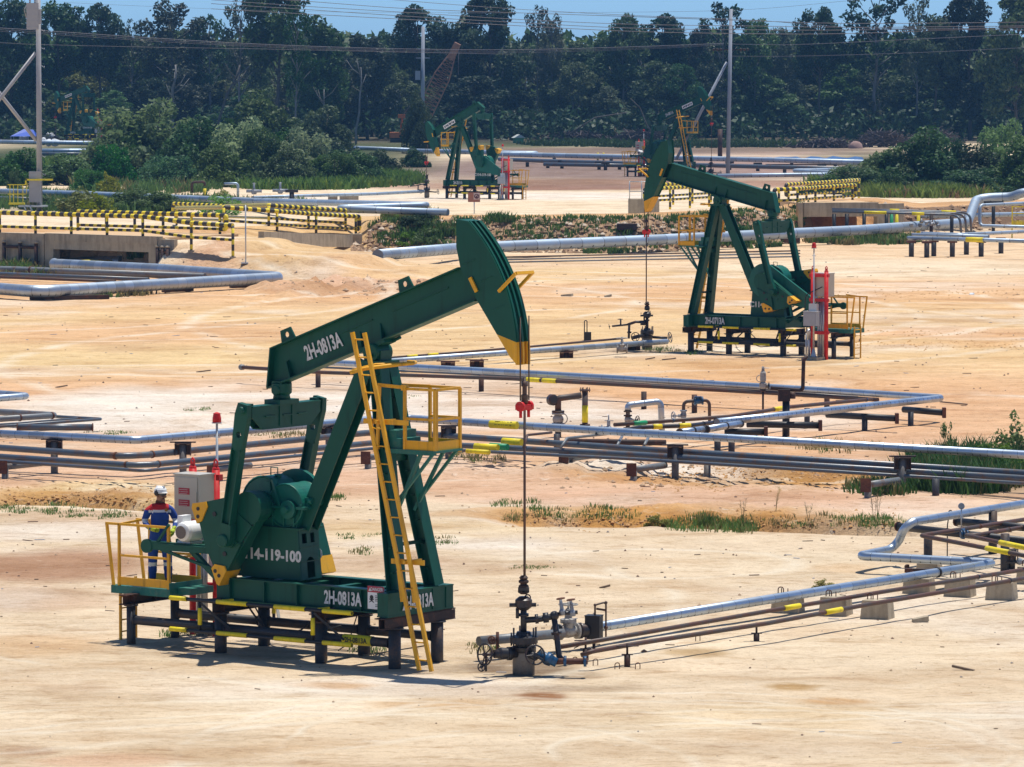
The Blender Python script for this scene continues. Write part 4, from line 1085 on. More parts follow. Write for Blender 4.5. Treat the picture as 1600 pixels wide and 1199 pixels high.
    m.tube([(5.30, -.86, 5.26), (5.55, -.72, 5.34), (5.95, -.40, 5.40), (6.12, -.1, 5.42), (6.02, .12, 5.42), (5.8, .2, 5.42)], .035, 0, 8)
    m.tube([(5.30, -.80, 5.30), (5.6, -.50, 5.40), (6.0, -.30, 5.42)], .025, 0, 8)
    m.build('ladder', ye, T)
    # brake cage platform on the well side of the post
    m = MB()
    m.bx(5.70, 6.82, -.34, .45, 3.86, 3.90, 1); m.bx(5.70, 6.82, -.36, -.34, 3.82, 3.90, 1)
    m.bx(5.64, 6.0, -.3, .3, 3.90, 4.08, 1); m.bx(5.55, 5.9, -.3, .3, 4.08, 4.22, 1)
    for y in (-.28, .40):
        m.bar((6.45, y, 3.86), (5.85, y * .8, 2.75), .06, .06, 1); m.bar((6.72, y, 3.86), (5.95, y, 3.0), .05, .05, 1)
    m.build('service_platform', [M['yellow'], M['deck']], T)
    m = MB()
    zr0, zr1 = 3.90, 4.98
    c4 = [(6.12, -.33), (6.78, -.33), (6.78, .42), (6.12, .42)]
    for (x, y) in c4: m.bar((x, y, zr0 - .06), (x, y, zr1), .05, .05)
    m.bar((6.78, -.28, zr0), (6.78, -.28, zr1), .03, .05)
    for (i, j) in ((0, 1), (1, 2), (2, 3)):
        for z in (zr1, 4.45): m.bar((*c4[i], z), (*c4[j], z), .045, .045)
        m.bar((*c4[i], zr0 + .08), (*c4[j], zr0 + .08), .02, .16)
    m.bar((6.12, -.33, zr1 + .02), (5.55, -.36, zr1 + .05), .045, .06); m.bar((6.12, .42, zr1), (5.55, .36, zr1), .045, .06)
    m.bar((5.62, -.42, zr1 + .03), (5.56, -.40, zr0 - .02), .04, .06); m.box((6.12, -.33, zr1 + .02), (.1, .1, .1))
    m.build('safety_cage', ye, T)
    # bridle, carrier bar, polished rod
    xw = PIV.x + RH + .02
    zb_ = PIV.z + RH * math.sin(R(-22.5) + br) + .25
    zc = zb_ - (1.0 if beam > 0 else .75)
    m = MB()
    for y in (-.13, .13): m.tube([(xw, y, zb_ + .6), (xw, y, zc + .12)], .014, 0, 6)
    m.build('bridle', M['rope'], T)
    m = MB(); m.bx(xw - .08, xw + .08, -.17, .17, zc - .04, zc + .05); m.lathe((xw, -.13, zc + .02), Y, [(.09, -.03), (.09, .03)], 0, 12); m.lathe((xw, .13, zc + .02), Y, [(.09, -.03), (.09, .03)], 0, 12)
    m.lathe((xw, -.12, zc - .18), Z, [(.028, 0), (.028, .15)], 0, 8); m.lathe((xw, .12, zc - .18), Z, [(.028, 0), (.028, .15)], 0, 8)
    m.build('carrier_bar', M['red'], T)
    m = MB(); m.tube([(xw, 0, zc + .52), (xw, 0, 1.55)], .023, 0, 8); m.lathe((xw, 0, zc + .06), Z, [(.06, 0), (.06, .16), (.04, .17), (.04, .3), (.06, .31), (.06, .4)], 0, 10)
    m.build('polished_rod', M['brownpipe'], T)
    sg = T
    if True:
        for (o, ex, h, sx) in (((5.02, -.725, 1.19), X, .33, .60), ((5.02, .725, 1.19), -X, .33, .60), ((6.245, -.12, 1.16), Y, .33, .66)):
            lettering(wid, h, o, ex, Z, M['letter'], T, 0.03, sx)
    return T

# ------------------------------------------------------------------ pile foundation, guards, operator platform, cabinet frame
def foundation(label, loc, ang, sign=None, detail=True):
    T = thing('pile_foundation', label, 'pile foundation', loc, R(ang), 'steel pile foundations under the pump jacks')
    for x in (0, 2.13, 4.45, 6.1):
        for y in (-.62, .65):
            m = MB(); r = .085 if x == 0 else .115
            m.tube([(x, y, -.35), (x, y, .74)], r, 0, 14); m.lathe((x, y, .72), (0, 0, 1), [(r + .05, 0), (r + .05, .025)], 0, 12)
            m.build('pile', M['post'], T)
    for k, x in enumerate((0, 2.13, 4.45, 6.1)):
        m = MB(); w = 1.08 if x == 6.1 else .85
        m.ibeam((x, -w, .845), (x, w, .845), .20, .20 if x else .19, .018, 0)
        for y in (-.62, .65, 0): m.bx(x - .09, x + .09, y - .008, y + .008, .76, .93)
        if x == 6.1: m.bx(x + .10, x + .112, -1.05, 1.05, .77, .925)
        m.build('cross_beam', M['darkrust'], T)
    for y in (-.62, .65):
        for a, b in ((.085, 2.02), (2.24, 4.34), (4.56, 5.99)):
            m = MB(); m.tube([(a, y, .46), (b, y, .46)], .085, 0, 12); m.ring((a + .02, y, .46), (1, 0, 0), .085, .015, 0, 14, 4); m.ring((b - .02, y, .46), (1, 0, 0), .085, .015, 0, 14, 4)
            m.build('tie_pipe', M['post'], T)
    m = MB(); m.tube([(5.98, .5, .3), (5.2, -.5, .15)], .012, 0, 5); m.tube([(4.5, .4, .8), (4.2, .5, .2), (3.9, .6, .05)], .012, 0, 5, bend=.1)
    m.tube([(2.0, .2, .9), (2.3, .4, .38), (3.2, .5, .30), (4.2, .3, .55)], .018, 0, 6, bend=.2); m.tube([(2.1, .3, .9), (2.5, .3, .33), (3.1, .5, .36), (3.9, .3, .9)], .015, 0, 6, bend=.2)
    m.build('loose_cable', M['cable'], T)
    if sign:
        m = MB(); m.tube([(4.98, -.62, .46), (5.62, -.62, .46)], .094, 0, 16, False)
        for yy in (1,): pass
        s = m.build('marker_sleeve', M['lemon'], T)
        lettering(sign, .13, (5.3, -.716, .462), (1, 0, 0), (0, 0, 1), M['blackp'], s, .02, .9)
    return T

def guard_rail(label, loc, ang, side=-1):
    T = thing('guard_rail', label, 'guard rail', loc, R(ang), 'yellow and black guard rails beside the pump jacks')
    y = side * 1.08
    x0, x1 = 1.32, 5.50
    def pt(nm, f, mk): m = MB(); f(m); m.build(nm, M[mk], T)
    for z in (1.0, .43):
        pt('rail', lambda m: m.tube([(x0, y, z), (x1, y, z)], .036, 0, 8), 'black')
        for a, b in ((x0, 1.72), (2.42, 3.12), (3.75, 4.45), (4.85, x1)): pt('yellow_sleeve', lambda m: m.tube([(a, y, z), (b, y, z)], .043, 0, 8), 'lemon')
    for x in (2.02, 4.62):
        def fr(m):
            m.tube([(x, y, .43), (x, y, 1.0)], .03, 0, 8)
            m.bar((x + .02, y, .95), (x + .42, side * .72, .46), .05, .04); m.bar((x, y, 1.0), (x + .2, side * .7, 1.0), .05, .04); m.bar((x, y, .43), (x + .2, side * .7, .43), .05, .04)
        pt('upright', fr, 'black'); pt('yellow_sleeve', lambda m: m.tube([(x, y, .55), (x, y, .86)], .04, 0, 8), 'lemon')
    for x in (2.55, 4.75): pt('yellow_lug', lambda m: m.bar((x, y, 1.03), (x + .05, side * .85, 1.03), .06, .03), 'lemon')
    return T

def operator_platform(label, loc, ang):
    T = thing('operator_platform', label, 'platform', loc, R(ang), 'yellow railed operator platforms')
    x0, x1, y0, y1, z0 = -.58, .80, -.47, .45, 1.05
    m = MB(); m.bx(x0, x1, y0, y1, z0 - .03, z0); 
    m.bx(x0, x1, y0 - .015, y0, z0 - .14, z0 + .005); m.bx(x0, x1, y1, y1 + .015, z0 - .14, z0 + .005); m.bx(x1, x1 + .015, y0 - .015, y1 + .015, z0 - .14, z0 + .12); m.bx(x0 - .015, x0, y0 - .015, y1 + .015, z0 - .14, z0 + .005)
    m.bx(x1 + .02, x1 + .32, -.25, .42, z0 - .10, z0 + .02)
    m.build('deck', M['deck'], T)
    m = MB(); zt = 2.2
    for y in (y0 + .02, y1 - .02):
        m.bar((x0 - .16, y, zt), (x1, y, zt), .045, .045); m.bar((x0 + .2, y, 1.62), (x1, y, 1.62), .04, .04)
        m.bar((x0 + .16, y, z0), (x0 + .16, y, zt), .045, .045); m.bar((x1 - .03, y, z0 - .1), (x1 - .03, y, zt), .05, .05)
        m.bar((x0 - .14, y, zt), (x0 + .02, y, z0), .045, .045)
        m.bx(x0 + .12, x1, y - .012, y + .012, z0 + .02, z0 + .17)
    m.bar((x0 + .18, y0, zt), (x0 + .45, y0 + .5, zt + .08), .04, .04)
    m.bar((x1 - .03, y1 - .02, 1.62), (x1 - .03, -.1, 1.62), .04, .04)
    m.build('railing', M['yellow'], T)
    m = MB()
    for y in (-.2, .24): m.bar((x0 - .03, y, -.05), (x0 - .03, y, z0 + .1), .05, .035)
    for k in range(5): m.tube([(x0 - .03, -.2, .15 + k * .22), (x0 - .03, .24, .15 + k * .22)], .014, 0, 6)
    m.build('ladder', M['yellow'], T)
    return T

def cabinet_frame(label, loc, ang):
    T = thing('red_cabinet_frame', label, 'equipment frame', loc, R(ang), 'red frames carrying control cabinets')
    m = MB()
    for x in (-.02, .54):
        m.tube([(x, 1.22, -.1), (x, 1.22, 3.14)], .075, 0, 14); m.sphere((x, 1.22, 3.14), .075, 0, 12, 6)
        m.plate([(-.05, 0), (.05, 0), (.05, .12), (0, .17), (-.05, .12)], [circ(0, .1, .028, 8)], (x, 1.22, 3.18), (1, 0, 0), (0, 0, 1), -.012, .012)
    for z in (3.0, 2.12, .95): m.bx(-.12, .66, 1.16, 1.28, z - .055, z + .055)
    m.build('frame', M['red'], T)
    m = MB(); m.bx(-.04, .56, .70, 1.14, 2.24, 3.06); m.bx(-.0, .52, .685, .70, 2.28, 3.02); m.bx(-.06, .58, .68, 1.15, 3.06, 3.085)
    m.bx(.49, .51, .67, .686, 2.55, 2.75)
    cb = m.build('control_cabinet', M['cabinet'], T)
    for z in (2.76, 2.54):
        m = MB(); m.bx(.08, .34, .678, .684, z - .06, z + .06); s = m.build('warning_plate', M['signred'], cb)
        w = MB()
        for dz in (.03, -.01, -.045): w.bx(.10, .32 - abs(dz) * .8, .674, .677, z + dz - .003, z + dz + .003)
        w.build('plate_lines', M['letter'], cb)
    m = MB()
    for x in (.18, .27, .36): m.tube([(x, 1.12, -.05), (x, 1.12, 2.2)], .042, 0, 10)
    m.tube([(.66, 1.28, -.05), (.66, 1.28, 1.0)], .05, 0, 10); m.lathe((.66, 1.28, .72), (0, 0, 1), [(.09, 0), (.09, .3), (.04, .36)], 0, 12); m.tube([(.82, 1.2, -.05), (.82, 1.2, .9)], .035, 0, 8)
    m.build('conduit', M['galv'], T)
    m = MB(); m.tube([(.1, 1.3, 2.6), (.8, 1.3, 2.3), (.9, 1.2, 1.5), (1.1, .9, .95)], .02, 0, 6, bend=.3); m.tube([(.3, 1.0, 2.2), (.95, .9, 1.7), (1.0, .9, .8), (1.5, .7, .9)], .02, 0, 6, bend=.25)
    m.build('cable', M['cable'], T)
    return T

def beacon_mast(label, loc, ang):
    T = thing('beacon_mast', label, 'beacon mast', loc, R(ang), 'red beacon masts beside the pump jacks')
    m = MB(); m.bx(-.02, .62, 1.22, 1.86, -.25, .10); m.build('footing', M['conc'], T)
    m = MB(); m.tube([(.3, 1.55, .1), (.3, 1.55, 4.0)], [.035, .022], 0, 10); m.lathe((.3, 1.55, .1), (0, 0, 1), [(.12, 0), (.12, .02), (.09, .04), (.04, .3)], 0, 12); m.bx(.14, .46, 1.47, 1.63, 1.7, 2.0)
    m.bar((.22, 1.55, 3.72), (.38, 1.55, 3.72), .02, .02); m.lathe((.3, 1.55, 3.98), (0, 0, 1), [(.1, 0), (.1, .015)], 0, 12); m.build('pole', M['galv'], T)
    m = MB(); m.lathe((.3, 1.55, 4.0), (0, 0, 1), [(.085, 0), (.085, .07), (.065, .17), (.02, .19)], 0, 14); m.build('beacon_lamp', M['red'], T)
    m = MB(); m.bx(.02, .56, 1.62, 1.84, 1.22, 1.72); m.bx(0, .58, 1.60, 1.86, 1.72, 1.745); m.bx(.06, .52, 1.84, 1.85, 1.26, 1.68); m.build('junction_box', M['greybox'], T)
    return T

def wellhead(label, loc, ang, mirror=1):
    """christmas tree: casing, tubing head, pumping tee, valves with hand wheels"""
    T = thing('wellhead', label, 'wellhead', loc, R(ang), 'oil wellheads with valves')
    Z = (0, 0, 1); f = mirror
    m = MB()
    m.lathe((0, 0, -.3), Z, [(.15, 0), (.15, .34)], 1, 18); m.lathe((0, 0, .02), Z, [(.195, 0), (.195, .40), (.185, .42)], 0, 20)
    m.build('casing', [M['postgrey'], M['darkrust']], T)
    m = MB()
    m.lathe((0, 0, .42), Z, [(.22, 0), (.22, .09), (.15, .11), (.15, .15), (.25, .16), (.25, .27), (.14, .30), (.12, .36)], 0, 20)
    for k in range(10):
        a = k * .628; m.tube([(.215 * math.cos(a), .215 * math.sin(a), .53), (.215 * math.cos(a), .215 * math.sin(a), .76 if k % 3 else .86)], .016, 0, 6)
    m.tube([(0, 0, .7), (0, 0, 1.3)], .055, 0, 12); m.lathe((0, 0, 1.05), Z, [(.09, 0), (.09, .05)], 0, 12)
    m.lathe((0, 0, 1.16), Z, [(.08, 0), (.15, .06), (.15, .18), (.08, .24)], 0, 14); m.lathe((0, 0, 1.44), Z, [(.055, 0), (.10, .03), (.10, .12), (.06, .14)], 0, 14)
    m.tube([(-.25 * f, -.02, 1.25), (.22 * f, .02, 1.25)], .035, 0, 8); m.tube([(-.11 * f, -.05, 1.2), (-.11 * f, -.05, 1.02)], .03, 0, 8); m.ring((.07 * f, 0, 1.38), (0, 1, 0), .05, .012, 0)
    m.build('tubing_head', M['valve'], T)
    m = MB(); m.lathe((0, 0, 1.46), Z, [(.06, 0), (.10, .02), (.10, .05), (.06, .07), (.09, .10), (.09, .13), (.055, .16), (.09, .19), (.09, .22), (.06, .24), (.08, .27), (.05, .31)], 0, 14); m.build('stuffing_box', M['darkrust'], T)
    return T
# ------------------------------------------------------------------ placing the five pump jacks
def gnd(p): return V((p.x, p.y, tzf(p.x, p.y)))
def pump_origin(px, py, ang):
    w = P(px, py); a = R(ang)
    return V((w.x - 8.45 * math.cos(a), w.y - 8.45 * math.sin(a), w.z)), w
SITES = []
o1 = V((-6.691, 87.392, 0.0)); a1 = -35.5
w1 = o1 + V((math.cos(R(a1)), math.sin(R(a1)), 0)) * 8.47
SITES.append((o1, a1, w1))
for px, py, a in ((1011, 546, 145.0), (667, 309, 145.0), (1111, 278, -35.0), (87, 222, 145.0)):
    o, w = pump_origin(px, py, a); o.z = 0; w.z = 0; SITES.append((o, a, w))
pump_jack('nearest green pump jack in the foreground, marked 2H-0813A, head raised to the right', SITES[0][0], SITES[0][1], 20.4, 237, ((1.27, 180, 1.60, 246), (1.3, 226, 1.45, 296)), '2H-0813A', 'C114-119-100')
pump_jack('second green pump jack in the middle distance at right, marked 2H-0713A, head to the left', SITES[1][0], SITES[1][1], 13.2, 212, ((1.4, 163, 1.5, 215), (1.72, 204, 1.16, 260)), '2H-0713A', 'C114-119-100')
pump_jack('distant green pump jack with its head lowered, beside the brown no-entry sign', SITES[2][0], SITES[2][1], -27, 82, ((1.4, 75, 1.35, 130), (1.45, 54, 1.38, 98)), '2H-2011A', 'C114-119-100', plate=True)
pump_jack('far green pump jack with raised head behind the grey pole', SITES[3][0], SITES[3][1], 21, 237, ((1.27, 180, 1.58, 250), (1.3, 226, 1.45, 296)), '2H-0811A', 'C114-119-100', plate=True)
pump_jack('farthest green pump jack at the forest edge near the blue tent', SITES[4][0], SITES[4][1], -17, 82, ((1.4, 75, 1.35, 130), (1.45, 54, 1.38, 98)), '2H-0711A', 'C114-119-100', plate=True)
names = ['the nearest pump jack', 'the second nearest pump jack', 'the pump jack by the brown sign', 'the pump jack behind the grey pole', 'the pump jack near the blue tent']
for k, (o, a, w) in enumerate(SITES):
    foundation('dark steel piles and rusty cross beams under ' + names[k], o, a, '2H-0813A' if k == 0 else None)
    guard_rail('yellow sleeved guard rail on the ladder side of ' + names[k], o, a, -1)
    guard_rail('yellow sleeved guard rail on the cabinet side of ' + names[k], o, a, 1)
    operator_platform('yellow railed green platform at the tail of ' + names[k], o, a)
    cabinet_frame('red frame with a grey control cabinet beside ' + names[k], o, a)
    beacon_mast('slim mast with a red beacon beside ' + names[k], o, a)
for k, (o, a, w) in enumerate(SITES[1:], 1):
    T = wellhead('black wellhead below the head of ' + names[k], w, 0.0)
    m = MB()
    m.tube([(0, 0, 1.0), (-.42, -.05, 1.02), (-.72, -.08, .92)], .05, 0, 10, bend=.1); m.tube([(-.66, -.06, .95), (-.68, -.06, .40)], .045, 0, 10)
    m.lathe((-.66, -.06, .6), (0, 0, 1), [(.08, 0), (.08, .06)], 0, 12)
    m.tube([(-.72, -.08, .92), (-1.3, -.1, .86)], .035, 0, 8); m.lathe((-.98, -.09, .9), (0, 0, 1), [(.03, 0), (.03, .2)], 0, 8); m.wheel((-1.0, -.09, 1.12), (0, 0, 1), .09, .012)
    m.wheel((-1.4, -.1, .85), (1, 0, .2), .09, .012); m.lathe((-.25, -.02, .98), (1, 0, 0), [(.09, 0), (.09, .2)], 0, 12)
    m.build('flow_tee', M['valve'], T)
    m = MB(); m.tube([(-.1, -.2, .55), (-.55, -.45, .45)], .07, 0, 10); m.tube([(.2, .0, .45), (.75, -.1, .42)], .05, 0, 10); m.wheel((.85, -.1, .45), (1, -.4, .2), .19, .016); m.wheel((-.45, -.6, .5), (.3, -1, 0), .16, .016)
    m.build('side_valve', M['valve'], T)
# near wellhead, its valves in detail (x to the right of the photo, y away)
T = wellhead('black wellhead with hand-wheel valves under the head of the nearest pump jack', w1, 0.0)
m = MB()
m.tube([(0, 0, .98), (.28, .0, 1.0), (.53, 0, 1.05)], .055, 0, 12); m.lathe((.20, 0, 1.0), (1, 0, .1), [(.085, 0), (.085, .06)], 0, 12); m.lathe((.34, 0, 1.02), (1, 0, .1), [(.09, 0), (.09, .10)], 0, 12); m.sphere((.54, 0, 1.06), .085, 0)
m.tube([(.53, 0, 1.06), (.58, -.05, .72), (.62, -.10, .36), (.70, -.14, .26)], .052, 0, 12, bend=.08); m.lathe((.575, -.04, .78), (.1, -.1, -1), [(.095, 0), (.095, .05)], 0, 14)
m.tube([(.55, 0, 1.08), (.72, .02, 1.10), (.95, .02, 1.12)], .035, 0, 10)
m.build('flow_tee', M['valve'], T)
m = MB(); 
for x, z in ((.68, 1.12), (.86, 1.10)):
    m.lathe((x, .02, z), (-.15, 0, 1), [(.05, -.05), (.06, .02), (.035, .06), (.03, .16), (.02, .24)], 1, 10); m.ring((x - .03, .02, z + .24), (-.15, 0, 1), .07, .012, 0, 14, 5); m.tube([(x - .1, .02, z + .235), (x + .04, .02, z + .255)], .01, 0, 5)
m.build('needle_valve', [M['rust'], M['valvegrey']], T)
m = MB()
m.tube([(-.12, -.12, .40), (-.30, -.2, .42), (-.52, -.30, .42)], .075, 0, 12); m.lathe((-.22, -.16, .41), (-1, -.4, .05), [(.12, 0), (.12, .07), (.10, .08), (.11, .2), (.08, .26)], 0, 14)
m.wheel((-.68, -.36, .42), (-.75, -.65, .1), .19, .017, 0, 5); m.tube([(-.52, -.3, .42), (-.70, -.38, .42)], .03, 0, 8)
m.wheel((-.74, -.36, .20), (-.6, -.8, .1), .075, .012); m.tube([(-.70, -.33, .2), (-.58, -.26, .38)], .022, 0, 6); m.tube([(-.66, -.34, .12), (-.66, -.34, .4)], .02, 0, 6)
m.build('gate_valve', M['valve'], T)
m = MB()
m.tube([(.10, -.14, .40), (.22, -.26, .36)], .07, 1, 12); m.wheel((.20, -.42, .42), (.25, -1, .25), .17, .016, 1, 5); m.tube([(.2, -.42, .42), (.3, -.3, .35)], .03, 1, 8)
m.tube([(.26, -.26, .42), (.42, -.30, .34), (.58, -.32, .27)], .085, 0, 14); m.lathe((.38, -.29, .36), (.7, -.1, -.4), [(.11, 0), (.12, .06), (.10, .14)], 0, 14)
m.build('angle_valve', [M['valveblue'], M['valve']], T)
m = MB(); m.tube([(.56, -.32, .29), (.72, -.34, .30), (1.12, -.38, .30)], .055, 0, 12); m.lathe((.70, -.335, .30), (1, -.05, 0), [(.095, 0), (.095, .05)], 1, 12); m.lathe((1.05, -.375, .30), (1, -.05, 0), [(.095, 0), (.095, .05)], 1, 12)
m.build('flow_nipple', [M['rust'], M['valveblue']], T)
m = MB(); m.wheel((-.56, .08, .62), (-.5, -1, 0), .065, .012); m.tube([(-.46, .1, .42), (-.46, .1, .76)], .028, 0, 8); m.tube([(-.56, .08, .62), (-.46, .1, .62)], .016, 0, 6)
m.build('small_valve', M['rust'], T)
# danger board on the skid
T = thing('danger_sign', 'red and white danger sign with skull fixed to the skid beside the ladder foot', 'sign', o1, R(a1))
m = MB(); m.bx(5.60, 5.96, -.75, -.735, 1.06, 1.47, 0); m.build('board', M['white'], T)
m = MB(); m.bx(5.60, 5.96, -.755, -.751, 1.36, 1.47); m.build('header', M['signred'], T)
lettering('DANGER', .085, (5.81, -.757, 1.415), (1, 0, 0), (0, 0, 1), M['letter'], T, .02, .8)
m = MB(); m.prism([(5.625, 1.38), (5.69, 1.38), (5.657, 1.445)], (0, -.758, 0), (1, 0, 0), (0, 0, 1), -.001, .001); m.build('warning_triangle', M['letter'], T)
m = MB(); m.prism(circ(5.69, 1.27, .04, 14), (0, -.754, 0), (1, 0, 0), (0, 0, 1), -.001, .001); m.bar((5.64, -.754, 1.24), (5.74, -.754, 1.18), .004, .014); m.bar((5.64, -.754, 1.18), (5.74, -.754, 1.24), .004, .014); m.bx(5.67, 5.71, -.755, -.753, 1.21, 1.25)
for z, l in ((1.30, .16), (1.27, .14), (1.24, .17), (1.21, .12), (1.14, .10), (1.11, .09)): m.bx(5.77, 5.77 + l, -.755, -.753, z - .006, z + .006)
m.build('skull_and_lines', M['blackp'], T)

# ------------------------------------------------------------------ pipes
def pipe(name, label, cat, pts, r, mat, group=None, bend=None, n=12, collars=(), collar_mat='rust', ends=False, sleeves=()):
    """pts: (px, py, height above ground)"""
    W = [P(*p) if len(p) == 3 else V(p[1:]) for p in pts]
    T = thing(name, label, cat, gnd(W[0]), 0, group)
    m = MB(); m.tube(W, r, 0, n, True, r * 2.2 if bend is None else bend, 6)
    m.build('pipe_run', M[mat], T, True)
    if collars or ends:
        for i, t in collars:
            c = MB(); a, b = W[i], W[i + 1]; p = a.lerp(b, t); d = (b - a).normalized()
            c.lathe(p - d * r * .35, d, [(r * 1.12, 0), (r * 1.18, r * .1), (r * 1.18, r * .6), (r * 1.12, r * .7)], 0, 14); c.build('collar', M[collar_mat], T, True)
        if ends:
            for p, d in ((W[0], W[0] - W[1]), (W[-1], W[-1] - W[-2])):
                c = MB(); c.lathe(p, d.normalized(), [(r * 1.25, 0), (r * 1.25, .03)], 0, 14); c.build('end_plate', M[collar_mat], T, True)
    for i, t0, t1, mk in sleeves:
        c = MB(); a, b = W[i], W[i + 1]; c.tube([a.lerp(b, t0), a.lerp(b, t1)], r * 1.22, 0, 12)
        c.build('sleeve', M[mk], T, True)
    return T, W
def stand(name, label, cat, px, py, top, r=.11, mat='post', head=None, group=None, w=.4, along=0.0, arm=0.0):
    """a pile under a pipe: foot at px, py; top = height; head = rusty bracket"""
    b = P(px, py); T = thing(name, label, cat, b, 0, group)
    m = MB(); m.tube([(0, 0, -.4), (0, 0, top)], r, 0, 12); m.build('pile', M[mat], T)
    if head:
        m = MB(); m.box((0, 0, top + .02), (w, .30, .03)); m.box((0, 0, top - .14), (w * .94, .02, .26)); m.box((-w * .47, 0, top - .13), (.02, .28, .30)); m.box((w * .47, 0, top - .13), (.02, .28, .30))
        m.box((0, 0, top + .06), (w * 1.6, .12, .03))
        m.build('bracket', M[head], T)
    return T
GP = 'insulated pipelines with aluminium cladding'; GD = 'bare dark steel pipelines'; GS = 'steel pile supports under the pipes'
# near flowlines, right foreground
pipe('insulated_pipeline', 'shiny insulated flowline running from the near wellhead and looping back at the right edge', 'pipeline',
     [(903, 985, .36), (1200, 937, .36), (1556, 880, .36), (1341, 869, .36), (1400, 857, .36), (1416, 817, .98), (1640, 781, .98)], .092, 'clad', GP, collars=((1, .73),), collar_mat='black')
pipe('flowline_pipe', 'plain grey pipe end passing behind the near wellhead', 'pipeline', [(748, 1002, .36), (880, 990, .36)], .088, 'greypipe', GD)
c = P(888, 987, .36)
T = thing('gate_valve', 'pale gate valve with flat hand wheel between the grey pipe and the shiny flowline', 'valve', gnd(c), 0)
m = MB(); z = c.z - tzf(c.x, c.y)
d = V((.86, .5, 0)).normalized()
m.lathe(V((0, 0, z)) - d * .2, d, [(.15, 0), (.15, .04), (.10, .06), (.12, .2), (.10, .34), (.15, .36), (.15, .40)], 0, 16); m.lathe((0, 0, z + .05), (0, 0, 1), [(.10, 0), (.10, .10), (.15, .11), (.15, .18), (.07, .2), (.055, .36), (.03, .38)], 0, 14)
m.build('body', M['valvewhite'], T); m = MB(); m.wheel((0, 0, z + .50), (0, 0, 1), .17, .014, 0, 5); m.tube([(0, 0, z + .3), (0, 0, z + .55)], .02, 0, 8); m.build('hand_wheel', M['valvewhite'], T)
m = MB(); m.lathe(V((0, 0, z)) + d * .22, d, [(.15, 0), (.15, .05), (.13, .06), (.13, .16), (.11, .18)], 0, 16); m.build('flange', M['valve'], T); m = MB(); m.lathe(V((0, 0, z)) - d * .32, d, [(.11, 0), (.15, .03), (.15, .1)], 0, 16); m.build('flange', M['valve'], T)
pipe('flowline_pipe', 'upper of two thin dark pipes on concrete blocks in the right foreground', 'pipeline', [(876, 1011, .34), (1000, 990, .36), (1200, 955, .40), (1385, 924, .42), (1640, 884, .42)], .043, 'brownpipe', GD, collars=((3, .55),), collar_mat='valveblue', sleeves=((2, .13, .26, 'lemon'),), n=10)
pipe('flowline_pipe', 'lower of two thin dark pipes on concrete blocks in the right foreground', 'pipeline', [(908, 1024, .28), (926, 1018, .34), (1000, 1005, .36), (1200, 974, .40), (1360, 944, .42), (1582, 907, .42), (1640, 897, .42)], .043, 'brownpipe', GD, collars=((4, .98),), collar_mat='valve', sleeves=((3, .55, .71, 'lemon'),), n=10)
def block(px, py, label, w=.58, dp=.46, h=.36, rz=-.36, mk='conc'):
    p = P(px, py); T = thing('concrete_block', label, 'concrete block', p, rz, 'concrete blocks under the foreground pipes')
    k = .88; m = MB(); vs = []
    for z, f in ((-.08, 1.0), (h, k)):
        for sx, sy in ((-1, -1), (1, -1), (1, 1), (-1, 1)): vs.append((sx * w / 2 * f, sy * dp / 2 * f, z))
    m.add(vs, [(0, 1, 5, 4), (1, 2, 6, 5), (2, 3, 7, 6), (3, 0, 4, 7), (4, 5, 6, 7), (3, 2, 1, 0)]); m.build('block', M[mk], T)
    m = MB()
    for sx in (-.13, .0): m.tube([(sx, 0, h), (sx, 0, h + .10)], .01, 0, 5)
    m.tube([(-.2, 0, h), (-.2, 0, h + .12), (-.09, 0, h + .12), (-.09, 0, h)], .011, 0, 6, bend=.05); m.build('hold_down_bolt', M['rust'], T)
for px, py, lb in ((1371, 966, 'pale concrete block standing nearest the camera under the lower thin pipe'), (1306, 961, 'concrete block under the yellow sleeve of the lower thin pipe'), (1231, 956, 'low grey concrete block under the yellow sleeve of the upper thin pipe'),
                   (1500, 931, 'pale concrete block under the upper thin pipe, left of the last pair'), (1565, 937, 'pale concrete block under the flanged end of the lower thin pipe'), (1612, 912, 'concrete block cut by the right edge of the picture')):
    block(px, py, lb)
block(1436, 926, 'concrete block under the black coupling of the shiny flowline', .6, .46, .30); block(1452, 893, 'concrete block carrying a rusty beam under the pipe loop', .5, .4, .22)
c = P(1452, 892, .27); T = thing('support_beam', 'short rusty beam lying on a block under the shiny pipe loop', 'beam', gnd(c), 0); m = MB(); m.bar(c + V((-.5, .08, 0)), c + V((.5, -.08, 0)), .12, .08); m.build('beam', M['darkrust'], T, True)
for px, py, lb, h in ((915, 1031, 'short rusty stand right beside the near wellhead under the thin pipes', .20), (980, 1042, 'short rusty stand at the middle of the thin pipes left of the concrete blocks', .22), (1182, 1003, 'little rusty stand just left of the first concrete block', .16)):
    p = P(px, py); T = thing('pipe_stand', lb, 'pipe stand', p, 0, 'short rusty stands under the thin pipes'); m = MB()
    m.tube([(0, 0, -.1), (0, 0, h)], .055, 0, 10); m.tube([(0, 0, h), (0, 0, h + .2)], .02, 0, 6); m.box((0, 0, h + .0), (.2, .1, .012)); m.bar((-.2, -.03, h + .15), (.2, .03, h + .15), .06, .015); m.build('stand', M['darkrust'], T)
for k, (px, py) in enumerate(((898, 1037), (930, 1040), (964, 1046), (996, 1046), (1090, 1002))):
    p = P(px, py); T = thing('ground_hook', 'small bent steel hook sticking out of the sand below the thin pipes', 'hook', p, .4, 'steel hooks in the sand'); m = MB()
    m.tube([(-.04, 0, -.05), (-.04, 0, .11), (.05, 0, .12), (.05, 0, -.05)], .009, 0, 6, bend=.04); m.build('hook', M['rust'], T)
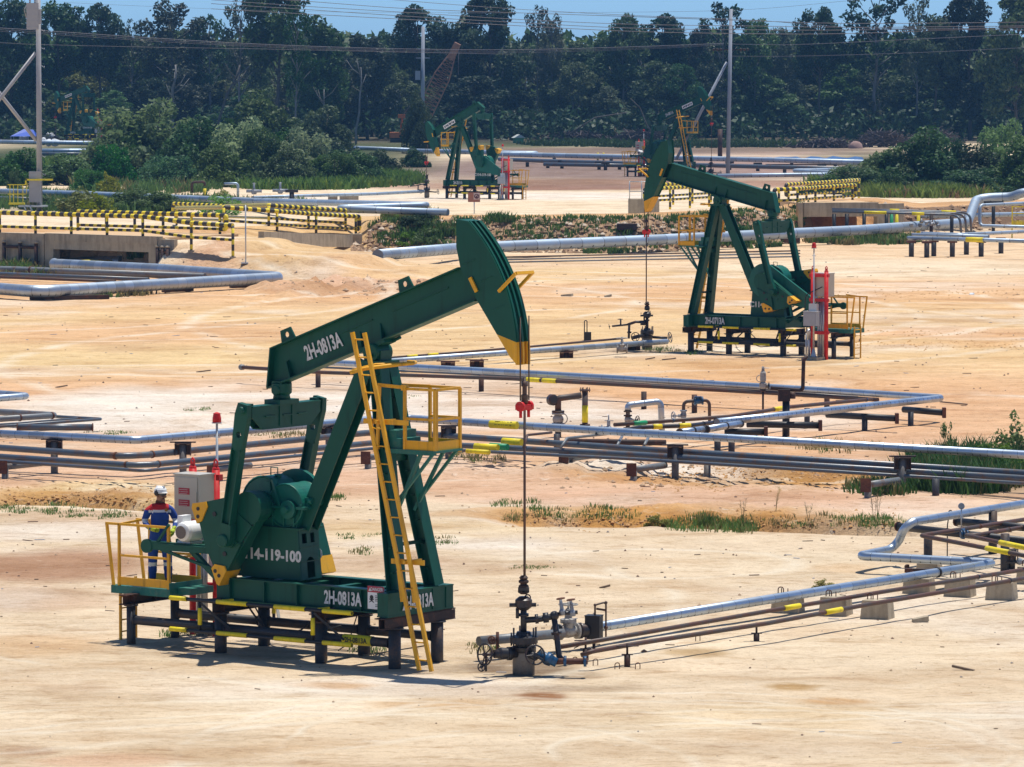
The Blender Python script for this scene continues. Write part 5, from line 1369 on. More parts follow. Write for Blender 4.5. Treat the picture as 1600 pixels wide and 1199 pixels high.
c = P(928, 1015, .0)
T = thing('instrument_box', 'black box with a bent rusty pipe frame beside the shiny flowline', 'instrument box', c, -.3)
m = MB(); m.bx(-.14, .14, -.12, .12, .20, .62); m.bx(-.15, .15, -.13, .13, .62, .635); m.build('box', M['blackp'], T); m = MB(); m.tube([(0, 0, -.1), (0, 0, .2)], .03, 0, 8); m.build('stand', M['darkrust'], T)
m = MB(); m.tube([(.02, 0, .63), (.02, 0, .82), (.16, .1, .86), (.2, .1, .84), (.2, .1, .2)], .018, 0, 8, bend=.04); m.tube([(.04, .02, .75), (.19, .1, .72)], .02, 0, 8); m.sphere((.02, 0, .82), .03, 0, 8, 6); m.sphere((.2, .1, .86), .032, 0, 8, 6); m.sphere((.2, .1, .4), .04, 0, 8, 6); m.build('pipe_frame', M['brownpipe'], T)
m = MB(); m.tube([(-.05, -.14, .42), (-.08, -.18, .38), (-.1, -.16, .15), (-.35, -.1, .02)], .01, 0, 6, bend=.05); m.build('cable', M['cable'], T)
# right manifold beyond the pipe loop
for pts, lb in (([(1404, 823, .62), (1446, 828, .62), (1640, 850, .62)], 'nearer thick black cross pipe of the manifold at the right edge'), ([(1495, 815, .72), (1640, 828, .72)], 'farther thick black cross pipe of the manifold at the right edge')):
    pipe('cross_pipe', lb, 'support pipe', pts, .085, 'black', None, ends=True)
for px, py, tp, lb in ((1450, 868, .55, 'black pile under the left end of the nearer manifold cross pipe'), (1551, 866, .95, 'black pile under the middle of the manifold at the right edge'), (1570, 893, .8, 'black pile beside the flanged valve at the right edge')):
    stand('support_pile', lb, 'pile', px, py, tp, .095, 'post', None, GS)
for pts, lb, sl in (([(1640, 806, .80), (1439, 837, .74), (1542, 857, .70), (1640, 876, .70)], 'brown pipe with a sharp bend beside the pipe loop, ending in a yellow sleeve', ((2, .0, .37, 'lemon'),)),
                    ([(1640, 817, .74), (1523, 837, .70), (1506, 836, .70), (1563, 848, .68), (1640, 864, .68)], 'inner brown pipe of the manifold with a blue fitting and a yellow sleeve', ((3, .0, .6, 'lemon'),))):
    pipe('manifold_pipe', lb, 'pipeline', pts, .048, 'brownpipe', GD, sleeves=sl, collars=((0, .55),), n=10)
c = P(1505, 835, .70); T = thing('valve', 'small blue valve on the manifold pipe at right', 'valve', gnd(c), 0); m = MB()
for dx in (-.06, .0, .07): m.lathe(c + V((dx, 0, 0)), (1, .1, 0), [(.09, 0), (.09, .035)], 0, 12)
m.tube([c + V((0, 0, -.1)), c + V((0, 0, .12))], .04, 0, 8); m.build('body', M['valveblue'], T, True)
c = P(1581, 893, .0); T = thing('flanged_valve', 'upright black flanged valve with grey bonnet at the right edge', 'valve', c, 0); m = MB()
m.lathe((0, 0, .05), (0, 0, 1), [(.07, 0), (.07, .12), (.15, .13), (.15, .17), (.09, .18), (.09, .3), (.16, .31), (.16, .36), (.1, .37), (.1, .42)], 0, 16)
for k in range(6): m.tube([(.12 * math.cos(k), .12 * math.sin(k), .28), (.12 * math.cos(k), .12 * math.sin(k), .48)], .014, 0, 5)
m.build('body', M['valve'], T); m = MB(); m.lathe((.1, -.05, .22), (1, -.3, 0), [(.06, 0), (.08, .06), (.05, .12), (.05, .2)], 0, 12); m.wheel((.36, -.12, .22), (1, -.3, 0), .13, .014); m.build('bonnet', M['valvegrey'], T)
c = P(1502, 815, .9); T = thing('pressure_gauge', 'round pressure gauge on a thin stem above the manifold', 'gauge', gnd(c), 0); m = MB(); m.tube([c + V((0, 0, -.15)), c + V((0, 0, .3))], .014, 0, 6); m.box(c + V((0, 0, .1)), (.05, .05, .06)); m.build('stem', M['galv'], T, True); m = MB(); m.lathe(c + V((0, .02, .33)), (0, -1, 0), [(.07, 0), (.07, .04), (.06, .042)], 0, 16); m.build('dial', M['valvegrey'], T, True)
c = P(1480, 875, .0); T = thing('sample_line', 'thin looped line standing upright behind the pipe loop', 'tube', c, 0); m = MB(); m.tube([(0, 0, 0), (0, 0, .75), (.03, 0, .95), (.10, 0, 1.02), (.08, 0, 1.08), (.03, 0, 1.06), (.02, 0, .98)], .013, 0, 6, bend=.05); m.build('tube', M['cable'], T)
c = P(1417, 897, .0); T = thing('steel_stub', 'small rusty steel stub standing behind the shiny flowline', 'stub', c, .3); m = MB(); m.bar((0, 0, -.05), (.02, 0, .2), .06, .05); m.tube([(0, -.03, .15), (0, .03, .15)], .05, 0, 8); m.build('stub', M['darkrust'], T)

# ------------------------------------------------------------------ the long pipe rack across the middle
pipe('insulated_pipeline', 'long shiny steam line bending across the middle of the site', 'pipeline', [(-40, 676, .95), (212, 688, .95), (588, 655, .95), (640, 654, .95), (1000, 677, .95), (1640, 713, .95)], .105, 'clad', GP, n=16)
pipe('rack_pipe', 'thickest dark pipe directly under the long steam line', 'pipeline', [(-40, 697, .62), (190, 713, .62), (230, 711, .62), (580, 676, .62), (640, 677, .62), (1000, 702, .62), (1640, 742, .62)], .085, 'pipe', GD, bend=.5, collars=((0, .96), (2, .02)), n=14)
pipe('rack_pipe', 'middle dark pipe of the rack in front of the thickest one', 'pipeline', [(-40, 711, .52), (205, 727, .52), (240, 726, .52), (585, 692, .52), (640, 692, .52), (1000, 711, .52), (1640, 750, .52)], .078, 'pipe', GD, bend=.5, collars=((0, .97), (2, .02), (4, .3)), n=14)
pipe('rack_pipe', 'thin dark pipe lowest and nearest on the rack', 'pipeline', [(-40, 718, .44), (225, 736, .44), (582, 701, .44), (640, 700, .44), (1000, 718, .44), (1640, 758, .44)], .045, 'pipe', GD, bend=.3, n=10)
for k, (px, py, a, b) in enumerate(((740, 690, 0, 0),)): pass
for nm, h, r, pts, mk, lb in (('band', .62, .104, ((786, 690), (815, 692)), 'lemon', 'yellow band on the thickest rack pipe below the steam line label'), ('band', .52, .094, ((742, 698), (778, 700)), 'lemon', 'yellow band on the middle rack pipe beside the cage'), ('band', .44, .060, ((729, 705), (765, 707)), 'lemon', 'lowest yellow band on the thin rack pipe'), ('band', .53, .088, ((766, 697), (793, 699)), 'greenband', 'green band next to the yellow bands on the rack')):
    a, b = P(*pts[0], h), P(*pts[1], h); T = thing('marker_band', lb, 'marker band', gnd(a), 0, 'coloured bands on the pipe rack'); m = MB(); m.tube([a, b], r, 0, 14); m.build('band', M[mk], T, True)
a, b = P(766, 663, .95), P(808, 665, .95); T = thing('marker_band', 'yellow STEAM LINE label wrapped round the long steam line', 'pipe label', gnd(a), 0); m = MB(); m.tube([a, b], .108, 0, 18); m.build('wrap', M['lemon'], T, True)
dv = (b - a).normalized(); nv = V((0, -.93, .36)); uv_ = nv.cross(dv).normalized()
lo = lettering('STEAM LINE', .15, (0, 0, 0), (1, 0, 0), (0, 0, 1), M['blackp'], T, .02, .66)
mm = Matrix((dv, uv_, dv.cross(uv_))).transposed().to_4x4(); mm.translation = (a.lerp(b, .48) + nv * .112) - T.location; lo.matrix_local = mm
for px, py, lb in ((85, 739, 'leftmost bracketed post under the long steam line'), (286, 744, 'bracketed post under the steam line left of the near pump jack'), (514, 716, 'bracketed post under the steam line between the pitman arms and the rear strut'), (701, 716, 'bracketed post under the steam line inside the yellow cage'), (1055, 748, 'bracketed post under the steam line right of the polished rod'), (1410, 768, 'bracketed post under the steam line in front of the green reeds')):
    stand('pipe_support', lb, 'pipe support', px, py, .82, .095, 'postgrey', 'darkrust', GS, .42)
for px, py, lb in ((8, 748, 'rusty capped support at the left edge under the dark rack pipes'), (335, 752, 'support of the dark rack pipes just behind the grey cabinet'), (575, 733, 'support of the dark rack pipes just left of the near ladder'), (884, 735, 'support of the dark rack pipes right of the polished rod'), (990, 752, 'support with a square rusty plate right of the wellhead rod'), (1356, 777, 'support with a square rusty plate left of the reeds')):
    b = P(px, py); T = thing('pipe_support', lb, 'pipe support', b, 0, GS); m = MB(); m.tube([(0, 0, -.4), (0, 0, .26)], .09, 0, 12); m.build('pile', M['postgrey'], T)
    m = MB(); m.tube([(-.02, 0, .30), (.85, 1.25, .30)], .085, 0, 12); m.build('cross_tube', M['greypipe'], T); m = MB(); m.box((-.06, -.09, .30), (.26, .02, .34), 0, Matrix.Rotation(-.15, 3, 'Z')); m.build('end_plate', M['rust'], T)
for px, py, lb in ((1105, 751, 'plain grey pile below the rack beside the ochre hollow'), (1462, 775, 'dark pile below the rack inside the green reeds'), (1057 + 64, 707, 'nearer dark pile under the manifold, right of the steam line bracket'), (1143, 707, 'second dark pile right of the steam line bracket')):
    stand('support_pile', lb, 'pile', px, py, .42 if py > 720 else .5, .09, 'postgrey' if px == 1105 else 'post', None, GS)
# rear line beyond the rack
pipe('insulated_pipeline', 'rear insulated line that turns back on itself at the right', 'pipeline', [(496, 578, .50), (494, 567, .72), (520, 567, .72), (800, 582, .72), (1200, 605, .72), (1473, 622, .72), (1235, 648, .72), (1120, 660, .72)], .105, 'clad', GP, n=14)
T, W = pipe('rear_pipe', 'long dark pipe with a ball end under the rear insulated line', 'pipeline', [(377, 574, .55), (500, 582, .55), (800, 592, .55), (1200, 614, .55), (1372, 625, .55)], .062, 'brownpipe', GD, n=10, sleeves=((2, .06, .115, 'lemon'), (2, .125, .18, 'lemon')))
m = MB(); m.sphere(W[0], .10, 0); m.lathe(W[0], (1, -.1, 0), [(.09, 0), (.09, .1)], 0, 12); m.build('ball_end', M['greypipe'], T, True)
pipe('rear_pipe', 'thin dark pipe tucked behind the rear insulated line', 'pipeline', [(500, 574, .5), (800, 588, .5), (1200, 611, .5), (1340, 621, .5)], .035, 'pipe', GD, n=8)
pipe('manifold_pipe', 'brown pipe running beside the returning insulated line to a blue flange', 'pipeline', [(960, 664, .66), (1140, 651, .66), (1235, 636, .66), (1362, 624, .66)], .055, 'brownpipe', GD, n=10, collars=((2, .93), (0, .5)), collar_mat='valveblue', sleeves=((1, .72, .86, 'lemon'), (0, .16, .27, 'greenband')))
pipe('manifold_pipe', 'dark pipe of the central manifold with two yellow sleeves', 'pipeline', [(952, 676, .62), (1000, 668, .62), (1080, 665, .62), (1118, 660, .62)], .06, 'valve', GD, n=10, collars=((0, .5), (1, .3), (1, .9), (2, .5)), collar_mat='valve', sleeves=((1, .25, .42, 'lemon'), (1, .76, .98, 'lemon')))
for pts, lb in (([(1062, 676, .66), (1100, 671, .66)], 'short shiny pipe piece left of the dark couplings'), ([(1104, 671, .66), (1158, 662, .66)], 'short shiny pipe piece with dark couplings and a blue end'), ([(1120, 659, .72), (1150, 656, .72)], 'shiny pipe piece behind the dark couplings')):
    pipe('pipe_spool', lb, 'pipe spool', pts, .095, 'clad', GP, collars=((0, .0), (0, .55), (0, .98)), collar_mat='valve')
pipe('support_beam_pipe', 'rusty support beam below the central manifold', 'support pipe', [(884, 690, .35), (1040, 692, .40)], .08, 'darkrust', None)
for pts, lb in (([(1167, 663, .42), (1280, 665, .42)], 'black cross pipe with a rust plate behind the tall valve post'), ([(1292, 648, .42), (1400, 654, .42)], 'black cross pipe with a rust plate in the middle of the returning line'), ([(1412, 640, .42), (1474, 645, .42)], 'black cross pipe with a rust plate near the far bend'), ([(1132, 675, .40), (1195, 675, .40)], 'short black cross pipe with rust plate and white ring by the couplings')):
    T, W = pipe('cross_pipe', lb, 'support pipe', pts, .095, 'black', 'black cross pipes with rusty end plates'); m = MB(); d = (W[1] - W[0]).normalized(); m.box(W[1] + d * .03, (.10, .26, .30)); m.build('end_plate', M['rust'], T, True)
for px, py, lb in ((1351, 674, 'dark post below the returning line, left of the pair'), (1423, 666, 'dark post below the far bend of the returning line'), (1261, 660, 'small grey post behind the tall valve post'), (1006, 640, 'rusty post under the rear line behind the manifold'), (1085, 645, 'rusty post under the rear line beside the blue valve'), (1292, 640, 'rusty post under the rear line right of the tall post'), (497, 606, 'rusty post under the rear line left of the near beam'), (752, 612, 'rusty post under the rear line behind the cage'), (870, 702, 'black post hidden under the ball valve')):
    stand('support_pile', lb, 'pile', px, py, .42 if py > 650 else .55, .085, 'post' if py > 650 else 'darkrust', None, GS)
# valves and fittings of the central manifold
def mloc(px, py, h): return P(px, py, h)
c = mloc(872, 684, 0)
T = thing('ball_valve', 'pale ball valve with a rusty elbow and dark round cap on its pipe', 'valve', c, 0); m = MB()
m.tube([(0, 0, .0), (0, 0, .40)], .09, 1, 12); m.sphere((0, 0, .52), .16, 0, 16, 10); m.lathe((0, 0, .38), (0, 0, 1), [(.18, 0), (.18, .04)], 0, 16); m.lathe((0, 0, .66), (0, 0, 1), [(.18, 0), (.18, .05)], 0, 16); m.ring((.12, -.06, .54), (.3, -1, 0), .15, .014, 0); m.build('body', [M['valvewhite'], M['post']], T)
m = MB(); m.lathe((0, 0, .72), (0, 0, 1), [(.18, 0), (.18, .05)], 0, 16); m.tube([(0, 0, .75), (0, 0, 1.0), (0, 0, 1.12), (.66, .1, 1.20)], .09, 0, 12, bend=.1); m.build('elbow', M['brownpipe'], T); m = MB(); m.lathe((-.16, -.05, 1.08), (.6, -1, 0), [(.16, -.08), (.16, .06), (.10, .1)], 0, 18); m.build('cap', M['valve'], T)
b = mloc(914, 672, 0); T = thing('marker_post', 'upright dark post painted yellow in the middle beside the ball valve', 'post', b, 0); m = MB(); m.tube([(0, 0, -.3), (0, 0, 1.18)], .085, 0, 14); m.lathe((0, 0, 1.14), (0, 0, 1), [(.16, 0), (.16, .04)], 0, 14)
for k in range(6): m.tube([(.13 * math.cos(k), .13 * math.sin(k), 1.1), (.13 * math.cos(k), .13 * math.sin(k), 1.24)], .014, 0, 5)
m.lathe((0, 0, .12), (0, 0, 1), [(.15, 0), (.15, .05)], 0, 14); m.build('post', M['brownpipe'], T); m = MB(); m.tube([(0, 0, .22), (0, 0, .72)], .09, 0, 14); m.build('yellow_band', M['lemon'], T)
c = mloc(981, 680, 0); T = thing('gooseneck', 'silver gooseneck pipe bridging over a pale valve with hand wheel', 'gooseneck', c, 0); m = MB(); m.tube([(0, 0, .70), (0, 0, .86), (.95, .2, .96), (.98, .2, .1)], .09, 0, 12, bend=.13); m.build('silver_pipe', M['clad2'], T)
m = MB(); m.tube([(0, 0, .02), (0, 0, .8)], .06, 0, 10)
for z in (.18, .32, .54, .66): m.lathe((0, 0, z), (0, 0, 1), [(.12, 0), (.12, .04)], 0, 12)
m.build('riser', M['darkrust'], T); m = MB(); m.lathe((0, 0, .36), (0, 0, 1), [(.08, 0), (.1, .08), (.08, .17)], 1, 12); m.lathe((.04, -.05, .44), (1, -.4, 0), [(.06, 0), (.06, .08), (.03, .1), (.03, .2)], 1, 10); m.wheel((.27, -.13, .44), (1, -.6, 0), .12, .013, 0, 5); m.build('valve', [M['valve'], M['valvewhite']], T)
c = mloc(951, 676, 0); T = thing('tee_handle_valve', 'small grey valve with a brass tee handle left of the gooseneck', 'valve', c, 0); m = MB(); m.lathe((0, 0, .05), (0, 0, 1), [(.09, 0), (.09, .1), (.05, .14), (.05, .3), (.02, .32), (.02, .46)], 0, 12); m.bar((-.12, 0, .34), (.14, 0, .34), .02, .02); m.lathe((-.22, 0, .12), (1, 0, 0), [(.10, 0), (.10, .04), (.06, .05), (.06, .2)], 0, 12); m.build('body', M['valvegrey'], T)
c = mloc(1068, 674, 0); T = thing('bypass_loop', 'inverted U pipe with a blue flanged fitting and a hand wheel', 'pipe loop', c, 0); m = MB(); m.tube([(0, 0, 0), (0, 0, .86), (.75, .1, .90), (.76, .1, .12)], .05, 0, 10, bend=.14); m.build('pipe', M['brownpipe'], T)
m = MB(); m.lathe((.30, .04, .87), (1, .1, .05), [(.12, 0), (.12, .04), (.09, .05), (.09, .22), (.12, .23), (.12, .27)], 0, 14); m.box((.42, .05, .98), (.2, .14, .06)); m.build('fitting', M['valveblue'], T)
m = MB(); m.lathe((0, 0, .30), (0, 0, 1), [(.10, 0), (.10, .04), (.07, .06), (.09, .16), (.07, .26), (.10, .28), (.10, .32)], 0, 12); m.lathe((-.05, -.03, .45), (-1, -.3, 0), [(.05, 0), (.05, .1), (.025, .12), (.025, .22)], 0, 10); m.wheel((-.30, -.1, .45), (-1, -.5, 0), .12, .014, 0, 5); m.build('valve', M['valvegrey'], T)
b = mloc(1228, 682, 0); T = thing('valve_post', 'tall black post with a rusty bracket and a bent vent pipe', 'post', b, 0); m = MB(); m.tube([(0, 0, -.3), (0, 0, 1.1)], .105, 0, 14); m.build('post', M['black'], T)
m = MB(); m.box((-.06, -.02, 1.18), (.34, .3, .34)); m.lathe((.10, -.05, 1.18), (1, -.2, 0), [(.10, 0), (.10, .16)], 0, 14); m.build('bracket', M['darkrust'], T); m = MB(); m.tube([(-.45, 0, 1.38), (.42, .05, 1.32), (.48, .05, 1.36), (.50, .05, 2.18), (.60, .08, 2.30)], .055, 0, 10, bend=.12); m.build('vent_pipe', M['darkrust'], T)
c = mloc(1192, 672, 0); T = thing('relief_valve', 'pale grey relief valve standing on a thin brown stem', 'valve', c, 0); m = MB(); m.tube([(0, 0, .3), (0, 0, 1.18)], .03, 0, 8); m.lathe((0, 0, 1.12), (0, 0, 1), [(.06, 0), (.09, .02), (.09, .06)], 0, 12); m.build('stem', M['darkrust'], T)
m = MB(); m.lathe((0, 0, 1.2), (0, 0, 1), [(.09, 0), (.11, .06), (.11, .16), (.06, .2), (.09, .24), (.085, .46), (.05, .52), (.04, .6), (.02, .66)], 0, 14); m.lathe((.08, 0, 1.28), (1, 0, 0), [(.06, 0), (.06, .06)], 0, 10); m.ring((-.09, 0, 1.5), (0, 1, 0), .10, .012, 0, 14, 5); m.build('body', M['valvewhite'], T); m = MB(); m.lathe((.14, 0, 1.28), (1, 0, 0), [(.10, 0), (.10, .05)], 0, 12); m.build('flange', M['valve'], T)
pipe('instrument_tube', 'bent dark branch pipe dropping over the rack pipes left of the ball valve', 'tube', [(818, 699, .62), (824, 680, .85), (862, 676, .85)], .035, 'brownpipe', None, n=8)
pipe('instrument_tube', 'second bent branch pipe dropping over the rack pipes', 'tube', [(876, 700, .6), (886, 685, .8), (960, 677, .8)], .038, 'greypipe', None, n=8)
for px in (968, 1010): pipe('instrument_tube', 'short slanting brace pipe crossing under the steam line', 'tube', [(px - 4, 697, .62), (px + 4, 682, .75)], .04, 'greypipe', 'slanting brace pipes under the steam line', n=8)
# left edge hairpins
pipe('insulated_pipeline', 'insulated hairpin bend cut by the left edge', 'pipeline', [(-60, 610, .5), (44, 619, .5), (-60, 627, .5)], .105, 'clad2', GP)
pipe('rack_pipe', 'dark hairpin with rust collars at the left edge', 'pipeline', [(-60, 640, .42), (90, 649, .42), (-60, 659, .42)], .09, 'greypipe', GD, collars=((1, .06), (1, .4)))
pipe('rack_pipe', 'thin long pointed dark hairpin at the left edge', 'pipeline', [(-60, 643, .36), (160, 655, .36), (-60, 671, .36)], .045, 'pipe', GD, n=10)
pipe('rack_pipe', 'inner thin dark hairpin at the left edge', 'pipeline', [(-60, 644, .34), (124, 654, .34), (-60, 668, .34)], .035, 'pipe', GD, n=8)
pipe('cross_pipe', 'short thick dark pipe stub with an end plate at left', 'support pipe', [(28, 668, .3), (144, 668, .3)], .095, 'pipe', None, ends=True)
# flowline of the second pump jack
pipe('insulated_pipeline', 'insulated flowline of the second pump jack, running left from its wellhead', 'pipeline', [(590, 566, .34), (827, 549, .34), (1042, 534, .34)], .10, 'clad2', GP, collars=((1, .66), (1, .82)), collar_mat='valvegrey')
pipe('flowline_pipe', 'thin dark pipe just behind the flowline of the second pump jack', 'pipeline', [(600, 560, .4), (827, 542, .4), (972, 529, .45)], .04, 'brownpipe', GD, n=8, sleeves=((0, .15, .22, 'lemon'), (0, .29, .36, 'lemon')))
for px, py, lb in ((885, 560, 'rusty low support under the flowline left of the second wellhead'), (990, 548, 'rusty low support below the second wellhead'), (745, 574, 'rusty low support under the flowline, behind the near horse head'), (700, 576, 'low support under the flowline just above the steel cage')):
    stand('pipe_support', lb, 'pipe support', px, py, .2, .09, 'darkrust', 'rust', GS, .5)
c = P(918, 533, .0); T = thing('instrument_box', 'small dark box with a looped pipe beside the second flowline', 'instrument box', c, 0); m = MB(); m.bx(-.14, .14, -.12, .12, 0, .34); m.build('box', M['blackp'], T); m = MB(); m.tube([(-.12, 0, .3), (-.12, 0, .78), (-.02, 0, .78), (-.02, 0, .3)], .02, 0, 6, bend=.05); m.build('pipe_frame', M['cable'], T)
c = P(972, 545, .3); T = thing('gate_valve', 'pale gate valve on the flowline of the second pump jack', 'valve', gnd(c), 0); m = MB(); m.lathe((-.2, 0, .3), (1, 0, .0), [(.17, 0), (.17, .05), (.11, .06), (.13, .2), (.11, .33), (.17, .34), (.17, .4)], 0, 12); m.lathe((0, 0, .35), (0, 0, 1), [(.12, 0), (.13, .1), (.05, .14), (.05, .3)], 0, 12); m.wheel((0, 0, .68), (0, 0, 1), .2, .02); m.build('body', M['valvewhite'], T)
# ------------------------------------------------------------------ bridges, railings, big pipes by the bank
def tuple_(v): return (v.x, v.y, v.z)
def railing(label, posts, h, group, ends=(True, True), r=.12, footing=(), hs=None):
    """posts: world points of the post feet; two banded rails"""
    T = thing('road_railing', label, 'railing', posts[0], 0, group)
    Zv = V((0, 0, 1))
    for z, nm in ((h, 0), (h * .30, 1)):
        m = MB(); pts = [p + Zv * ((hs[i] - h * .70 * nm) if hs else z) for i, p in enumerate(posts)]
        if nm == 0 and not hs:
            for k, e in ((0, ends[0]), (-1, ends[1])):
                if e:
                    d = (posts[k] - posts[1 if k == 0 else -2]).normalized()
                    add = [posts[k] + d * .42 + Zv * h, posts[k] + d * .42 + Zv * h * .30, posts[k] + Zv * h * .30]
                    pts = add[::-1] + pts if k == 0 else pts + add
        m.tube(pts, r if nm == 0 else r * .62, 0, 8, bend=.12); m.build('rail', M['stripe'], T, True)
    for i, p in enumerate(posts):
        m = MB(); m.tube([p - Zv * .3, p + Zv * (hs[i] if hs else h)], r * .62, 0, 8, v0=.1); m.build('post', M['stripe'], T, True)
        if i in footing:
            m = MB(); m.bx(-.16, .16, -.16, .16, -.8, .12); 
            for k in range(len(m.v)): m.v[k] = (m.v[k][0] + p.x, m.v[k][1] + p.y, m.v[k][2] + p.z)
            m.build('footing', M['conc'], T, True)
    return T
GR = 'yellow and black road railings'
def line_posts(a, b, n): return [a.lerp(b, i / (n - 1)) for i in range(n)]
def on(px, py, z): return PZ(px, py, z)
# left bridge: concrete face at the foot of the bank, deck on top
bl = lambda a, q, z: V((a * (float(toe_d(a)) + q), float(toe_d(a)) + q, z))
T = thing('culvert_bridge', 'concrete culvert bridge with a dark opening and yellow railings at left', 'bridge', bl(-.09, 0, 0), 0, 'concrete culvert bridges')
def face_wall(mb, a0, a1, z0, z1, th=.35, q=-.25):
    p, r_ = bl(a0, q, 0), bl(a1, q, 0); d = (r_ - p).normalized(); n = V((-d.y, d.x, 0))
    vs = []
    for z in (z0, z1):
        vs += [p + V((0, 0, z)), r_ + V((0, 0, z)), r_ + n * th + V((0, 0, z)), p + n * th + V((0, 0, z))]
    mb.add(vs, [(0, 1, 5, 4), (1, 2, 6, 5), (2, 3, 7, 6), (3, 0, 4, 7), (4, 5, 6, 7), (3, 2, 1, 0)])
m = MB(); face_wall(m, -.145, -.1091, -.5, 1.72); face_wall(m, -.109, -.0992, -.5, 1.72); m.build('wing_wall', M['conc'], T, True)
for a0, a1 in ((-.0990, -.0972), (-.0770, -.0752)): m = MB(); face_wall(m, a0, a1, -.5, 1.38, .5, -.3); m.build('abutment', M['concgrey'], T, True)
m = MB(); face_wall(m, -.0990, -.0752, 1.38, 1.75, .45, -.34); face_wall(m, -.0990, -.0752, .95, 1.377, .4, -.28); m.build('edge_beam', M['concgrey'], T, True)
m = MB(); face_wall(m, -.106, -.0754, 1.20, 1.66, 6.5, .15); m.build('deck_slab', M['roadsand'], T, True)
m = MB(); face_wall(m, -.0750, -.0716, -.5, 1.62, .35, -.25); m.build('wing_wall', M['concgrey'], T, True)
for k, (as_, lb) in enumerate((((-.1076, -.1042, -.1008), 'rusty three-post frame with pale caps on the wall left of the culvert'), ((-.0751, -.0740, -.0729), 'rusty three-post frame with pale caps at the right end of the left bridge'))):
    T = thing('post_frame', lb, 'steel frame', bl(as_[0], -.6, 0), 0, 'rusty capped post frames at the bridges'); m = MB(); cp = MB()
    for a in as_:
        b = bl(a, -.55, 0); m.tube([b + V((0, 0, -.5)), b + V((0, 0, 1.25))], .10, 0, 10); cp.sphere(b + V((0, 0, 1.27)), .13, 0, 10, 6, (1, 1, .5)); m.bar(b + V((-.12, -.1, .3)), b + V((.18, -.1, .3)), .05, .05)
    m.tube([bl(as_[0], -.55, 1.02), bl(as_[-1], -.55, 1.02)], .08, 0, 8); m.build('post', M['darkrust'], T, True); cp.build('cap', M['conc'], T, True)
zt = 1.75
A_ = [bl(a, -.12, zt) for a in np.linspace(-.1085, -.0782, 5)]
B_ = [P(299, 394), P(364, 402)]
for p in B_: p.z = max(p.z, .55)
fp = A_ + B_
railing('front yellow and black railing along the left bridge, ending on two concrete footings', [V((p.x, p.y, z)) for p, z in zip(fp, [1.72] * 5 + [1.0, .75])], 1.02, GR, (False, True), .12, (5, 6), [1.02] * 5 + [1.48, 1.66])
railing('rear yellow and black railing on the far side of the left bridge', [bl(a, .3, 1.62) + V((3.6, 4.8, 0)) for a in np.linspace(-.1085, -.0782, 6)], 1.0, GR, (False, True))
sec = [P(276, 352, 0), P(350, 356, 0), P(433, 362, 0), P(494, 366, 0), P(556, 369, 0)]
railing('front railing of the second crossing, ending in a rounded loop at the rock bank', [V((p.x, p.y, max(p.z, tzf(p.x, p.y)) + .1)) for p in sec], 1.0, GR, (True, True))
sec2 = [P(276, 346, 0), P(352, 350, 0), P(420, 354, 0), P(482, 358, 0), P(540, 361, 0)]
railing('rear railing of the second crossing beside the roadside weeds', [V((p.x, p.y, max(p.z, tzf(p.x, p.y)) + .15)) for p in sec2], 1.0, GR, (True, False))
# low concrete kerb wall under the second railing
a, b = P(408, 372), P(547, 384); T = thing('kerb_wall', 'low stained concrete wall under the second railing', 'wall', gnd(a), 0); m = MB(); m.bar(a + V((0, 0, -.02)), b + V((0, 0, .25)), .3, .7); m.build('wall', M['conc'], T, True)
b = P(556, 381); T = thing('concrete_footing', 'small concrete footing at the end of the second railing', 'footing', b, 0); m = MB(); m.bx(-.35, .35, -.3, .3, -.3, .55); m.build('footing', M['conc'], T)
# right bridge
T = thing('culvert_bridge', 'concrete road bridge with pipes running beneath at right', 'bridge', bl(.07, 0, 0), 0, 'concrete culvert bridges')
m = MB(); face_wall(m, .0618, .0776, 1.15, 2.0, .4, -.4); m.build('edge_beam', M['conc'], T, True)
m = MB(); face_wall(m, .0606, .0616, -.4, 2.0, .5, -.6); m.build('abutment', M['concgrey'], T, True)
m = MB(); face_wall(m, .0774, .0830, -.4, 1.90, .35, -.3); m.build('wing_wall', M['concgrey'], T, True)
m = MB(); face_wall(m, .0626, .0786, 1.30, 1.90, 7.6, .05); m.build('deck_slab', M['roadsand'], T, True)
railing('front railing on the right bridge above the pipes', [PZ(x, y, 1.85) for x, y in ((1217, 321), (1246, 320), (1274, 317.5), (1303, 315.5), (1332, 313.5))], .95, GR, (True, True), .12)
railing('rear railing on the far side of the right bridge', [PZ(x, y, 1.75) for x, y in ((1232, 312), (1260, 310), (1289, 308), (1318, 306), (1342, 304))], .95, GR, (True, False), .12)
cl = [PD(px, py, 300) for px, py in ((1008, 316), (1047, 319), (1076, 316), (1106, 313))]
def setz(ps, z): return [V((p.x, p.y, z)) for p in ps]
gA = [PZ(px, 322 - 2 * i, 1.45) for i, px in enumerate((1012, 1047, 1078, 1108))]
railing('front yellow and black railing behind the head of the second pump jack', gA, 1.05, GR, (True, False), .12)
railing('rear yellow and black railing behind the beam of the second pump jack', [p + V((.5, 9, .0)) for p in gA], 1.05, GR, (False, True), .12)
b = PZ(990, 327, 1.3); T = thing('concrete_box', 'grey concrete box with a thin pipe rail left of the second horse head', 'concrete box', b, 0); m = MB(); m.bx(-.3, 1.6, 0, 1.6, -.6, .62); m.build('box', M['concgrey'], T)
m = MB()
for x in (-.25, .5, 1.0): m.tube([(x, .1, .6), (x, .1, 1.75)], .03, 0, 6)
for z in (1.1, 1.7): m.tube([(-.25, .1, z), (1.6, .1, z)], .03, 0, 6)
m.build('rail', M['galv'], T)
